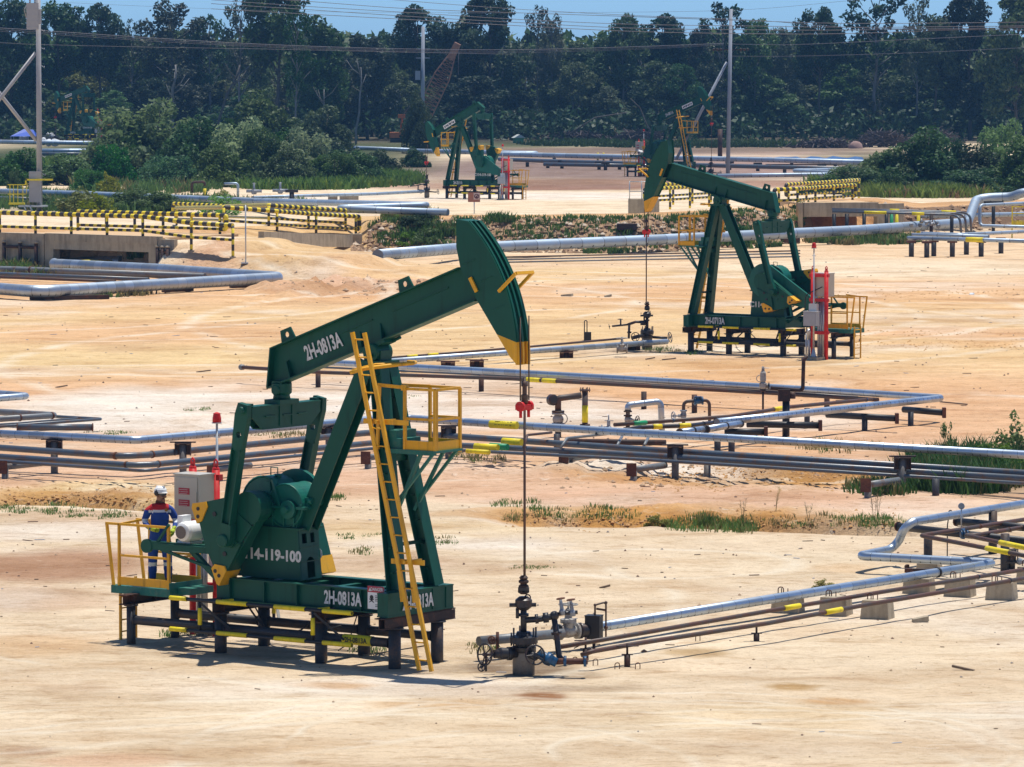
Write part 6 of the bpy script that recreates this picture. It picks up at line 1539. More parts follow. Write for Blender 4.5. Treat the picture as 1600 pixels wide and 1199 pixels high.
b = P(384, 412); T = thing('marker_stake', 'thin grey steel stake standing right of the left bridge', 'stake', b, 0); m = MB(); m.tube([(0, 0, -.2), (0, 0, 2.9)], .035, 0, 8); m.box((-.05, 0, .03), (.35, .3, .06)); m.build('stake', M['galv'], T)

# big insulated lines in front of the bank
pipe('insulated_pipeline', 'large silver pipe elbowing round in front of the left bridge', 'pipeline', [(-60, 447, .42), (58, 456, .42), (440, 434, .42), (250, 421, .42), (85, 413, .42), (85, 411, .2), (190, 408, .2)], .27, 'clad2', GP, bend=.8, n=18)
pipe('insulated_pipeline', 'second bluish pipe nested inside the silver elbow by the left bridge', 'pipeline', [(-60, 420, .34), (19, 421, .34), (320, 432, .34)], .15, 'greypipe', GD, n=14, collars=((1, .1),))
pipe('insulated_pipeline', 'third dark pipe nested inside the silver elbow by the left bridge', 'pipeline', [(-60, 426, .3), (232, 437, .3)], .10, 'pipe', GD)
pipe('insulated_pipeline', 'lowest thin dark pipe behind the silver elbow', 'pipeline', [(-60, 431, .24), (180, 440, .24)], .07, 'brownpipe', GD)
a, b = P(122, 409, .46), P(178, 408, .46); T = thing('marker_band', 'yellow band on the pipe end under the left bridge', 'marker band', gnd(a), 0, 'coloured bands on the bridge pipes'); m = MB(); m.tube([a, b], .08, 0, 10); m.build('band', M['lemon'], T, True)
for (x0, y0, x1, y1), lb in (((47, 466, 170, 464), 'rusty beam under the bend of the large silver pipe'), ((255, 454, 300, 452), 'rusty beam under the right part of the large silver pipe'), ((360, 447, 400, 446), 'rusty beam near the far bend of the large silver pipe')):
    a, b = P(x0, y0, .10), P(x1, y1, .10); T = thing('support_beam', lb, 'beam', gnd(a), 0, 'rusty beams under the large silver pipe'); m = MB(); m.bar(a, b, .25, .18); m.build('beam', M['darkrust'], T, True); m = MB()
    for t in (.15, .85): c = a.lerp(b, t); m.tube([c - V((0, 0, .6)), c], .12, 0, 10)
    m.build('pile', M['post'], T, True)
T_, W_ = pipe('insulated_pipeline', 'very large silver pipe along the rock bank, rising in a swan neck', 'pipeline', [(590, 399, .05), (720, 388, .62), (1000, 376, .70), (1340, 360, .75), (1512, 348, .75), (1526, 310, 2.0), (1582, 308, 2.1), (1597, 301, 2.4), (1680, 300, 2.4)], .29, 'clad3', GP, bend=.95, n=20)
for t, lb in ((.30, 'rusty support under the large bank pipe left of the second well rod'), (.62, 'rusty support under the large bank pipe behind the second ladder'), (.83, 'rusty support under the large bank pipe right of the second pump jack')):
    c = W_[1].lerp(W_[4], t); c = V((c.x, c.y, tzf(c.x, c.y))); T = thing('pipe_support', lb, 'pipe support', c, 0, 'supports under the large bank pipe'); m = MB(); m.box((0, 0, .22), (1.1, .9, .34)); m.tube([(0, -.3, -.3), (0, -.3, .2)], .14, 0, 10); m.build('bracket', M['darkrust'], T)
for k, (y0, y1) in enumerate(((402, 394), (406, 398), (410, 403))): pipe('ground_pipe', 'thin pipe lying on the ground below the large bank pipe', 'pipeline', [(790, y0, .06), (960, (y0 + y1) / 2, .07), (1250, y1 - 2, .06)], .04, 'greypipe' if k else 'brownpipe', 'thin pipes lying below the bank pipe', n=6)
pipe('insulated_pipeline', 'slender silver pipe loop beside the swan neck at the right edge', 'pipeline', [(1680, 357, .8), (1531, 353, .8), (1531, 321, 2.0), (1680, 314, 2.1)], .10, 'clad3', GP, bend=.3)
pipe('insulated_pipeline', 'silver pipe behind the swan neck running under the right bridge', 'pipeline', [(1290, 332, .5), (1450, 338, .7), (1680, 333, .8)], .14, 'clad3', GP)
def W4(px, py, d): p = PD(px, py, d); return ('w', p.x, p.y, p.z)
for k, (d_, yo, lb) in enumerate(((279, 0, 'front'), (280.2, -2, 'middle'), (281.4, -4, 'rear'))):
    pipe('bridge_pipe', lb + ' dark pipe on tall painted posts in front of the right bridge', 'pipeline', [W4(1300, 331 + yo, d_), W4(1400, 333 + yo, d_), W4(1488 + 8 * k, 336 + yo, d_), W4(1500 + 8 * k, 340 + yo, d_ - .5), W4(1502 + 8 * k, 366, d_ - .5)], .075, 'pipe', GD, bend=.4, n=8, sleeves=((0, .5 + .2 * k, .85 + .1 * k, 'lemon'), (1, .28 + .2 * k, .5 + .2 * k, 'lemon')) if k != 1 else ())
for px, mk, lb in ((1303, 'black', 'first black post under the dark bridge pipes'), (1323, 'black', 'second black post under the dark bridge pipes'), (1350, 'black', 'third black post under the dark bridge pipes'), (1385, 'black', 'fourth black post under the dark bridge pipes'), (1393, 'greenband', 'green post under the dark bridge pipes'), (1401, 'lemon', 'left yellow post under the dark bridge pipes'), (1435, 'lemon', 'right yellow post under the dark bridge pipes'), (1455, 'darkrust', 'rusty post right of the yellow posts'), (1487, 'black', 'black post left of the swan neck')):
    p = PD(px, 372, 280.2); b = V((p.x, p.y, 0)); T = thing('support_pile', lb, 'pile', b, 0, 'posts under the dark bridge pipes'); m = MB(); m.tube([(0, 0, -.5), (0, 0, 1.46)], .11, 0, 10); m.build('pile', M[mk], T)
b = P(1552, 366); T = thing('tee_post', 'black tee shaped post behind the silver loop at right', 'post', b, 0); m = MB(); m.tube([(0, 0, -.3), (0, 0, 1.9)], .11, 0, 10); m.bar((-.6, 0, 1.9), (.6, 0, 1.9), .2, .2); m.build('post', M['black'], T)
b = P(1597, 372); T = thing('yellow_guard_frame', 'yellow guard frame cut by the right edge', 'guard frame', b, 0); m = MB()
for x in (-.6, .6): m.bar((x, 0, -.1), (x, 0, 1.9), .07, .07)
for z in (1.0, 1.45, 1.85): m.bar((-.6, 0, z), (.6, 0, z), .06, .06)
m.bx(-.6, .6, -.03, .03, .75, .95); m.build('frame', M['lemon'], T)
# low rack with labelled pipe at right
pipe('insulated_pipeline', 'front silver pipe of the low rack at right with a yellow label', 'pipeline', [(1418, 372, .98), (1640, 378, .98)], .11, 'clad3', GP, sleeves=((0, .42, .54, 'lemon'),))
pipe('insulated_pipeline', 'second silver pipe of the low rack at right', 'pipeline', [(1640, 360, 1.0), (1500, 367, 1.0), (1440, 365, 1.0)], .10, 'clad3', GP)
pipe('insulated_pipeline', 'short silver pipe with rounded end on the low rack at right', 'pipeline', [(1425, 367, 1.0), (1545, 370, 1.0)], .10, 'clad3', GP)
for px, py, lb in ((1424, 401, 'first black post of the low rack'), (1448, 402, 'second black post of the low rack, standing nearest'), (1459, 400, 'third black post of the low rack, close behind the second'), (1488, 401, 'fourth black post of the low rack'), (1510, 398, 'fifth black post of the low rack, set back'), (1533, 401, 'sixth black post of the low rack under the yellow label'), (1564, 396, 'last black post of the low rack at right')):
    b = P(px, py); T = thing('rack_post', lb, 'pile', b, 0, 'black posts of the low rack'); m = MB(); m.tube([(0, 0, -.3), (0, 0, .82)], .14, 0, 12); m.build('pile', M['post'], T); m = MB(); m.box((0, .1, .80), (.5, .5, .12)); m.build('bracket', M['rust'], T)
T = thing('valve_cluster', 'silver wrapped valves at the left end of the low rack', 'valves', P(1450, 376), 0); c0 = P(1450, 376); m = MB(); q = random.Random(3)
for k in range(9): c = V((q.uniform(-.9, .9), q.uniform(.2, .9), q.uniform(.75, 1.05))); m.lathe(c, (q.uniform(-1, 1), q.uniform(-1, 1), q.uniform(0, 1)), [(.07, 0), (.13, .05), (.13, .12), (.06, .16), (.05, .28)], k % 2, 10)
m.build('valve', [M['clad3'], M['valvegrey']], T)

# ------------------------------------------------------------------ rows on the plateau at left
pipe('insulated_pipeline', 'silver line crossing behind the left railings with a hairpin end', 'pipeline', [(-60, 297, .75), (130, 303, .75), (400, 314, .75), (668, 321, .75), (512, 326, .75), (700, 332, .75)], .20, 'clad3', GP, bend=.5, n=12)
pipe('dark_pipe', 'dark pipe under the silver line behind the left railings', 'pipeline', [(-60, 309, .5), (62, 313, .5)], .2, 'pipe', GD, n=8)
pipe('dark_pipe', 'thin dark pipe at the foot of the silver line in the weeds', 'pipeline', [(260, 320, .3), (530, 331, .3), (690, 334, .3)], .09, 'pipe', GD, n=8)
pipe('insulated_pipeline', 'slim flowline leading to the distant pump jack', 'pipeline', [(395, 309, .5), (480, 306, .5), (590, 303, .5), (662, 299, .5)], .12, 'clad3', GP, n=8)
for px, py, lb in ((106, 318, 'support under the silver line among the left weeds'), (488, 330, 'support under the silver line left of its hairpin'), (402, 326, 'support under the silver line by the railing end'), (456, 324, 'black post standing behind the silver line')):
    b = P(px, py); T = thing('pipe_support', lb, 'pipe support', b, 0, 'supports under the plateau line'); m = MB(); m.tube([(0, 0, -.3), (0, 0, 1.1 if px == 456 else .55)], .17, 0, 10); m.box((0, 0, 1.15 if px == 456 else .5), (.9, .4, .2)); m.build('support', M['post'], T)
for px, lb in ((520, 'first concrete sleeper under the slim flowline'), (538, 'second concrete sleeper under the slim flowline'), (553, 'third concrete sleeper under the slim flowline')):
    b = P(px, 312); T = thing('concrete_block', lb, 'concrete block', b, 0, 'concrete sleepers under the slim flowline'); m = MB(); m.bx(-.35, .35, -.3, .3, -.2, .45); m.build('block', M['conc'], T)
for (x, y, w, h, mk, lb) in ((300, 302, 20, .85, 'darkrust', 'rusty bracket shaped pipe standing by the bushes'), (356, 309, 22, 1.05, 'clad3', 'silver bent pipe standing by the bushes')):
    b = P(x, y); T = thing('bent_pipe', lb, 'pipe', b, 0, 'bent pipes by the left bushes'); m = MB(); k = w * b.y / F_PX
    pts = [(0, 0, 0), (0, 0, h), (k, 0, h + .05), (k, 0, h - .3)] if mk == 'darkrust' else [(-.3, 0, h), (k - .3, 0, h + .03), (k - .3, 0, 0)]
    m.tube(pts, .10, 0, 10, bend=.2); m.build('pipe', M[mk], T)
b = P(320, 307); T = thing('yellow_post', 'little yellow post by the bent pipes', 'post', b, 0); m = MB(); m.tube([(0, 0, 0), (0, 0, .6)], .12, 0, 8); m.bar((0, 0, .1), (.4, 0, .05), .15, .12); m.build('post', M['lemon'], T)
for (x, y, lb) in ((397, 306, 'small dark valve with handles beside the bent silver pipe'), (438, 305, 'small valve with a pale stem on the slim flowline')):
    b = P(x, y); T = thing('valve', lb, 'valve', b, 0, 'small valves on the plateau flowline'); m = MB(); m.lathe((0, 0, .1), (0, 0, 1), [(.15, 0), (.22, .1), (.22, .3), (.1, .4), (.06, .9)], 0, 10); m.wheel((0, 0, .95), (0, 0, 1), .13, .02); m.tube([(-.6, 0, .35), (.6, 0, .35)], .12, 0, 8); m.build('body', M['valvegrey'], T)
# brown sign
b = P(741, 334); b.z = tzf(b.x, b.y); T = thing('no_entry_sign', 'brown board with a round prohibition symbol on a thin post', 'sign', b, 0)
k = b.y / F_PX
m = MB(); m.tube([(0, 0, -.3), (0, 0, 32 * k)], .04, 0, 8); m.build('post', M['galv'], T)
m = MB(); m.bx(-9.8 * k, 9.2 * k, -.05, -.02, 18 * k, 33 * k); m.build('board', plain('brown_board', (0.34, 0.13, 0.075), .6), T)
m = MB(); m.bx(-1.0 * k, 8.6 * k, -.06, -.053, 22 * k, 32.3 * k); m.build('panel', plain('pale_panel', (0.55, 0.42, 0.38), .6), T)
m = MB(); m.ring((3.8 * k, -.065, 27 * k), (0, 1, 0), 3.2 * k, .035, 0, 20, 4); m.bar((3.8 * k - .08, -.065, 27 * k - .1), (3.8 * k + .08, -.065, 27 * k + .1), .02, .05); m.prism(circ(3.8 * k, 27 * k - .05, .07, 8), (0, -.065, 0), (1, 0, 0), (0, 0, 1), -.004, .004); m.build('symbol', plain('dark_symbol', (0.14, 0.05, 0.05), .6), T)

# ------------------------------------------------------------------ poles and wires
def pole_obj(label, px, py, r, H, mat, braces=(), extra=None, name='utility_pole', lean=0.0):
    b = P(px, py); T = thing(name, label, 'utility pole', b, 0)
    m = MB(); m.tube([(0, 0, -.5), (lean, 0, H)], [r, r * .78], 0, 14); m.build('pole', M[mat], T)
    for (p0, p1, rr) in braces:
        m = MB(); m.tube([p0, p1], rr, 0, 10); m.build('brace', M[mat], T)
    return T, b
T, bL = pole_obj('tall pale steel pole with transformer and cabinet at left', 62, 330, .205, 15.6, 'polepaint', (((-.2, 0, 11.0), (-5.2, -.4, 4.6), .13), ((-.2, 0, 4.9), (-5.4, .3, 11.6), .13)))
kL = bL.y / F_PX
m = MB()
for k in range(9): z = 2.6 + k * 1.25; m.tube([(.2, 0, z), (.40, 0, z - .12), (.40, 0, z - .02)], .022, 0, 5)
m.build('climbing_step', M['galv'], T)
m = MB(); m.bx(-.78, .05, -.42, -.14, 283 * kL, 324 * kL); m.bx(.02, .22, -.35, -.1, 291 * kL, 314 * kL); m.tube([(-.8, -.3, 13.4), (-.95, -.3, 14.0), (-.75, -.3, 14.3)], .03, 0, 6, bend=.1)
for k in range(4): m.bx(-.80, .07, -.44, -.42, 286 * kL + k * .42, 286 * kL + k * .42 + .05)
for x in (-.55, -.2): m.lathe((x, -.28, 324 * kL), (0, 0, 1), [(.07, 0), (.05, .1), (.08, .14), (.05, .2), (.08, .24), (.04, .4)], 0, 10)
m.build('transformer', M['polepaint'], T)
m = MB(); m.bx(-.68, .12, -.55, -.2, 14 * kL, 62 * kL); m.build('meter_cabinet', M['polepaint'], T); m = MB()
for k in range(5): m.bx(-.55, -.1, -.556, -.552, (48 + k * 2.2) * kL, (49 + k * 2.2) * kL)
m.build('vent', M['greybox'], T)
T = thing('pole_platform', 'small yellow railed stand with a white ladder at the foot of the left pole', 'platform', bL + V((-1.0, -.6, 0)), 0); m = MB()
for x in (-1.0, -.75, -.45, -.1): m.bar((x, 0, .5), (x, 0, 1.85), .05, .05)
for z in (1.85, 1.2): m.bar((-1.15, 0, z), (.1, 0, z), .07, .06)
m.bx(-1.1, .0, -.03, .5, .45, .58); m.bar((.1, -.1, 2.2), (2.0, -.1, 2.2), .10, .12); m.bar((.1, -.1, 1.85), (.15, -.1, 2.25), .1, .1); m.bar((.15, 0, 1.2), (.2, 0, 2.0), .04, .04); m.build('railing', M['lemon'], T)
m = MB(); m.bx(-.4, 1.6, -.2, .5, .30, .42); m.bar((.0, -.3, .4), (.45, -.5, -.5), .06, .08); m.bar((.4, -.3, .4), (.85, -.5, -.5), .06, .08); m.build('white_step', M['galv'], T)
T, bR = pole_obj('tall grey pole behind the second pump jack with a leaning brace', 1137, 277, .19, 14.9, 'polegrey', (((-.1, 0, 10.2), (-4.6, -.6, 1.6), .13),), lean=.25)
m = MB()
for x in (-1.5, -1.2, -.9, .9, 1.2, 1.5): m.lathe((x + .15, 0, 11.3), (1, 0, 0), [(.05, 0), (.14, .03), (.14, .08), (.05, .11), (.12, .14), (.12, .18), (.04, .2)], 0, 8)
m.bar((-1.4, 0, 11.3), (1.9, 0, 11.3), .06, .06); m.build('insulator', M['darkrust'], T)
b = P(1125, 250); T = thing('steel_stack', 'thick black stack standing left of the grey pole', 'stack', b, 0); m = MB(); m.tube([(0, 0, 0), (0, 0, 48 * b.y / F_PX)], .24, 0, 14); m.build('stack', M['darkrust'], T)
b = PD(660, 215, 575); T = thing('utility_pole', 'blue grey pole with cross arms at the forest edge near the crane', 'utility pole', V((b.x, b.y, 0)), 0); kk = 575 / F_PX; m = MB(); m.tube([(0, 0, 0), (.1, 0, 183 * kk)], [.26, .2], 0, 12); m.build('pole', M['polegrey'], T)
m = MB()
for z in (148, 134): m.bar((-10 * kk, 0, z * kk), (12 * kk, 0, z * kk), .12, .12)
m.build('cross_arm', M['polegrey'], T); m = MB(); m.bx(-11 * kk, -3 * kk, -.4, .1, 100 * kk, 114 * kk); m.build('transformer', M['polegrey'], T)
# overhead lines (each a sagging wire between points well beyond the frame)
def wire(label, pts, d0, d1, r, group):
    """pts: places the wire passes in the photo; d0, d1: its distance at the first and last of them"""
    n = len(pts); W = []
    for i, (px, py) in enumerate(pts): W.append(PD(px, py, d0 + (d1 - d0) * (px - pts[0][0]) / (pts[-1][0] - pts[0][0])))
    T = thing('power_line', label, 'power line', W[0], 0, group)
    # smooth curve through the points
    C_ = []
    for i in range(n - 1):
        p0 = W[max(i - 1, 0)]; p1 = W[i]; p2 = W[i + 1]; p3 = W[min(i + 2, n - 1)]
        for j in range(8):
            t = j / 8; C_.append(0.5 * ((2 * p1) + (p2 - p0) * t + (2 * p0 - 5 * p1 + 4 * p2 - p3) * t * t + (3 * p1 - p0 - 3 * p2 + p3) * t ** 3))
    C_.append(W[-1]); m = MB(); m.tube(C_, r * .72, 0, 5); m.build('wire', M['wire'], T, True)
GW = 'overhead power lines'
for k, (o_, r_) in enumerate(((0, .03), (2.5, .026), (5, .022))):
    wire(('upper', 'middle', 'lower')[k] + ' wire of the bundle from the left pole sagging to the grey pole', [(-120, 36 + o_), (0, 44 + o_), (66, 48 + o_), (230, 59 + o_ * 1.0), (400, 69 + o_ * .8), (600, 76 + o_ * .8), (800, 78 + o_ * .9), (1000, 73 + o_ * .8), (1130, 68 + o_ * .5)], 330, 423, r_, GW)
wire('lowest thin wire of the left pole passing behind the transformer pole', [(-120, 62), (0, 67), (66, 70), (240, 74), (420, 77), (640, 82), (800, 85)], 330, 400, .018, GW)
for k, (ys, r_) in enumerate((((-8, 2, 14, 20, 26, 33, 37, 34), .028), ((0, 10, 20, 30, 38, 41, 43, 40), .028), ((6, 15, 26, 35, 44, 47, 47, 42), .03), ((14, 22, 31, 40, 49, 53, 52, 39), .03), ((-22, -12, 2, 14, 24, 32, 44, 48), .024))):
    wire(('topmost', 'second', 'third', 'fourth', 'fifth') [k] + ' long wire crossing the sky and treetops from left to right', list(zip((330, 475, 640, 800, 980, 1180, 1350, 1680), ys)), 330, 300, r_, GW)
for k, (ys, r_) in enumerate((((69, 70, 62, 50), .028), ((88, 88, 83, 71), .022))):
    wire(('upper', 'lower')[k] + ' wire running right from the grey pole', list(zip((1140, 1240, 1420, 1680), ys)), 423, 360, r_, GW)
wire('faint high wire left of the centre', [(100, 4), (182, 8), (360, 15), (520, 19), (760, 20)], 500, 560, .018, GW)
wire('faint high wire right of the grey pole', [(700, 21), (900, 20), (1150, 16), (1330, 1), (1400, -6)], 500, 420, .018, GW)

# ------------------------------------------------------------------ far racks, crane, tent, shed
for pts, r, mk, lb in (
    ([(640, 236, 1.0), (848, 240, 1.0), (770, 241, .95), (1000, 246, .95), (1200, 250, .95), (1350, 254, .95)], .24, 'clad3', 'far silver line with a hairpin behind the distant pump jack'),
    ([(780, 249, .7), (860, 252, .7), (1000, 256, .7), (1200, 261, .7), (1340, 264, .7)], .20, 'pipe', 'far dark line below the far silver line'),
    ([(850, 257, .5), (985, 259, .5)], .18, 'pipe', 'short far dark line left of the far pump jack'),
    ([(1120, 275, .6), (1290, 273, .6), (1300, 270, .6), (1240, 267, .6), (1320, 265, .6)], .18, 'clad3', 'far silver hairpin right of the grey pole'),
    ([(-60, 221, .9), (146, 224, .9)], .24, 'clad3', 'upper far silver line behind the left pole'),
    ([(60, 236, .8), (150, 236, .8)], .24, 'clad3', 'lower far silver line behind the left pole'),
    ([(60, 241, .5), (146, 241, .5)], .2, 'pipe', 'far dark line behind the left pole'),
    ([(500, 229, .9), (640, 235, .9)], .22, 'clad3', 'far silver line seen between the bushes and the distant pump jack')):
    pipe('far_pipeline', lb, 'pipeline', pts, r, mk, 'pipelines far beyond the road', n=8)
for px, py in ((856, 263), (878, 264), (824, 261), (936, 266), (968, 266), (946, 267), (866, 254), (955, 256), (1030, 262), (1140, 266), (1184, 268), (1237, 260), (1305, 262), (1226, 272), (1284, 272)):
    b = P(px, py); T = thing('far_support', 'small dark post under the far lines', 'pile', b, 0, 'small dark posts under the far lines'); m = MB(); m.tube([(0, 0, -.2), (0, 0, .75)], .17, 0, 8); m.box((0, 0, .72), (.8, .4, .2)); m.build('pile', M['post'], T)
for px in (934, 943):
    b = P(px, 258); T = thing('banded_bollard', 'small yellow and black bollard on the far dark line', 'bollard', b, 0, 'small banded bollards'); m = MB(); m.tube([(0, 0, 0), (0, 0, 1.2)], .1, 0, 8); m.build('post', M['stripe'], T)
b = P(1275, 258); T = thing('blue_tarpaulin', 'blue tarpaulin sheet draped over the far pipes at right', 'tarpaulin', b, 0); m = MB(); k = b.y / F_PX; nn = 14
vs = []; fs = []
for j in range(4):
    for i in range(nn): vs.append((-75 * k + 150 * k * i / (nn - 1), -.8 + j * 1.6, (0.10, .40, .60, .20)[j] * (.8 + .4 * mnoise.noise((i * .7, j * .5, 2))) + .25))
for j in range(3):
    for i in range(nn - 1): fs.append((j * nn + i, j * nn + i + 1, (j + 1) * nn + i + 1, (j + 1) * nn + i))
m.add(vs, fs, 0, True); o_ = m.build('sheet', plain('faded_blue_tarp', (0.03, 0.10, 0.24), .5, .5, 1.2), T); sm = o_.modifiers.new('thick', 'SOLIDIFY'); sm.thickness = .03
b = P(40, 221); T = thing('blue_tent', 'bright blue canopy tent at the forest edge at left', 'tent', b, 0); k = b.y / F_PX; m = MB()
m.add([(-22 * k, -1.5, 8 * k), (18 * k, -1.5, 8 * k), (18 * k, 2, 8 * k), (-22 * k, 2, 8 * k), (-3 * k, .2, 19 * k), (12 * k, .2, 18 * k)], [(0, 1, 5, 4), (1, 2, 5), (2, 3, 4, 5), (3, 0, 4), (3, 2, 1, 0)]); m.build('canopy', M['bluetarp'], T); m = MB()
for x in (-21, -8, 6, 17):
    for y in (-1.4, 1.9): m.tube([(x * k, y, 0), (x * k, y, 8 * k)], .05, 0, 6)
m.build('leg', M['galv'], T)
q = random.Random(11)
for i, (px, py) in enumerate(((36, 219), (40, 218), (72, 217), (78, 216), (82, 218), (68, 226), (86, 228), (76, 228))):
    b = P(px, py + 1); T = thing('white_sack', 'pale sack lying near the blue tent', 'sack', b, q.uniform(0, 3), 'pale sacks near the blue tent'); m = MB(); m.sphere((0, 0, .45), .55, 0, 10, 6, (1.2, .8, .85)); 
    m.v = [tuple(V(p) * (1 + .18 * mnoise.noise(V(p) * 2.3 + V((i, 0, 0))))) for p in m.v]; m.build('sack', M['bag'], T)
b = P(810, 224); T = thing('shed', 'tiny green shed with a pale roof before the forest', 'shed', b, .35); m = MB(); m.bx(-.55, .55, -.45, .45, 0, .7); m.build('wall', plain('shed_green', (0.06, 0.22, 0.10), .6), T); m = MB(); m.prism([(-.75, .66), (.75, .66), (.0, 1.08)], (0, .55, 0), (1, 0, 0), (0, 0, 1), 0, 1.1); m.build('roof', plain('shed_roof', (0.42, 0.45, 0.42), .6), T)
b = P(628, 223); T = thing('crawler_crane', 'old orange crawler crane with a long lattice boom at the forest edge', 'crane', b, 0); k = b.y / F_PX
m = MB(); m.bx(-19 * k, 19 * k, -1.3, 1.3, 7.5 * k, 16 * k); m.bx(2 * k, 19 * k, -1.2, 1.2, 16 * k, 20 * k); m.bx(-18 * k, -8 * k, -1.31, 1.31, 9 * k, 14 * k); m.bar((5 * k, 0, 19 * k), (17 * k, 0, 22 * k), .3, .5); m.tube([(-2 * k, 0, 16 * k), (1 * k, 0, 42 * k)], .12, 0, 6); m.bx(-6 * k, 5 * k, -.4, .4, 38 * k, 44 * k); m.build('house', M['orange'], T)
m = MB()
for y in (-1.2, 1.2): m.tube([(-18 * k, y, 3 * k), (18 * k, y, 3 * k)], 3 * k, 0, 10); m.bx(-18 * k, 18 * k, y - .35, y + .35, .2, 5.5 * k)
m.bx(-16 * k, 14 * k, -.9, .9, 5 * k, 7.4 * k); m.build('crawler', M['black'], T)
bm2 = MB(); p0, p1 = V((20 * k, 0, 14 * k)), V((82 * k, -.5, 143 * k)); d = (p1 - p0).normalized(); sx = V((d.z, 0, -d.x)); L = (p1 - p0).length
def cw(t): return .25 + .75 * min(1, min(t * 5, (1 - t) * 3.2))
N_ = 22; prev = None
for i in range(N_ + 1):
    t = i / N_; c = p0 + d * L * t; w = cw(t); cur = [c + sx * a_ * w + V((0, b_ * w * .8, 0)) for a_, b_ in ((-1, -1), (1, -1), (1, 1), (-1, 1))]
    if prev:
        for j in range(4): bm2.bar(prev[j], cur[j], .13, .13); bm2.bar(prev[j], cur[(j + 1) % 4], .05, .05); bm2.bar(cur[j], cur[(j + 1) % 4], .06, .06)
    prev = cur
bm2.build('boom', M['lattice'], T); m = MB(); m.lathe(p1 + V((0, -.6, 0)), (0, 1, 0), [(.5, 0), (.5, 1.2)], 0, 12); m.bar(p1 - d * 1.2, p1 + d * 1.0, 1.2, .8); m.build('boom_head', M['lattice'], T); m = MB()
for y in (-.5, .5): m.tube([(1 * k, y, 42 * k), p1 + V((0, y, .3))], .04, 0, 4)
m.tube([p1 + V((.5, 0, 0)), p1 + V((.5, 0, -3))], .04, 0, 4); m.build('hoist_rope', M['wire'], T)
# brushwood heaps
def heap(px, py, w, h, lb, seed):
    b = P(px, py); T = thing('brush_heap', lb, 'brush heap', b, 0, 'heaps of grey brushwood at the forest edge'); q = random.Random(seed); m = MB(); k = b.y / F_PX
    for i in range(420):
        x = q.gauss(0, .42) * w * k; hh = h * k * max(0.05, 1 - (x / (w * k)) ** 2) * q.random() ** .7; y = q.uniform(-3, 3); L = q.uniform(.6, 2.4); a = q.uniform(0, 6.28); e = q.uniform(-.5, .5)
        dv = V((math.cos(a) * L, math.sin(a) * L, e * L)); m.bar(V((x, y, hh)) - dv / 2, V((x, y, hh)) + dv / 2, .09, .09)
    m.build('branch', M['brush'], T)
for i, a in enumerate(((900, 219, 60, 12, 'low brush heap left of the far pump jack'), (1000, 220, 50, 14, 'brush heap behind the second horse head'), (1290, 231, 50, 12, 'low brush heap right of the grey pole'), (1380, 230, 50, 24, 'tall brush heap in front of the right forest'), (1460, 226, 40, 22, 'brush heap partly behind the right bushes'), (780, 214, 40, 18, 'brush heap behind the distant pump jack'))): heap(*a, 50 + i)
b = P(1338, 232); T = thing('earth_mound', 'small pinkish mound of earth between the brush heaps', 'earth mound', b, 0); m = MB(); m.sphere((0, 0, 0), .75, 0, 14, 8, (1.2, 1, 1.1)); m.v = [tuple(V(p) * (1 + .25 * mnoise.noise(V(p) * 1.5))) for p in m.v]; m.build('mound', plain('pink_earth', (0.30, 0.19, 0.16), .9, .3, 2), T)
# ------------------------------------------------------------------ vegetation
def leaf_obj(name, centers, n, size, seed, mats, parent=None, sq=1.0, drop=0.0, shell=.55):
    """leaf clusters: small rhombic faces spread through each (x, y, z, r) clump"""
    g = np.random.default_rng(seed); C_ = np.array(centers, float); V_ = []; 
    for (x, y, z, r) in C_:
        k = max(6, int(n * r * r))
        d = g.normal(size=(k, 3)); d /= np.linalg.norm(d, axis=1)[:, None]
        rad = r * (shell + (1.08 - shell) * g.random(k) ** .6)
        p = np.array((x, y, z)) + d * rad[:, None] * np.array((1, 1, sq))
        nn = d * .55 + g.normal(size=(k, 3)) * .8 + np.array((0, 0, .3)); nn /= np.linalg.norm(nn, axis=1)[:, None]
        t = np.cross(nn, g.normal(size=(k, 3))); t /= np.linalg.norm(t, axis=1)[:, None]; b = np.cross(nn, t)
        s = size * (.6 + .8 * g.random(k))[:, None]
        q = np.stack([p - t * s, p - b * s * .55 - nn * s * .15, p + t * s, p + b * s * .55 - nn * s * .15], 1)
        V_.append(q.reshape(-1, 3))
    vs = np.concatenate(V_); nq = len(vs) // 4
    me = bpy.data.meshes.new(name)
    me.vertices.add(len(vs)); me.vertices.foreach_set('co', vs.ravel())
    me.loops.add(nq * 4); me.loops.foreach_set('vertex_index', np.arange(nq * 4, dtype=np.int32))
    me.polygons.add(nq); me.polygons.foreach_set('loop_start', np.arange(0, nq * 4, 4, dtype=np.int32))
    for m in (mats if isinstance(mats, (list, tuple)) else [mats]): me.materials.append(m)
    if isinstance(mats, (list, tuple)) and len(mats) > 1: me.polygons.foreach_set('material_index', g.integers(0, len(mats), nq).astype(np.int32))
    me.update(calc_edges=True)
    o = bpy.data.objects.new(name, me); COL.objects.link(o)
    if parent is not None: o.parent = parent
    return o

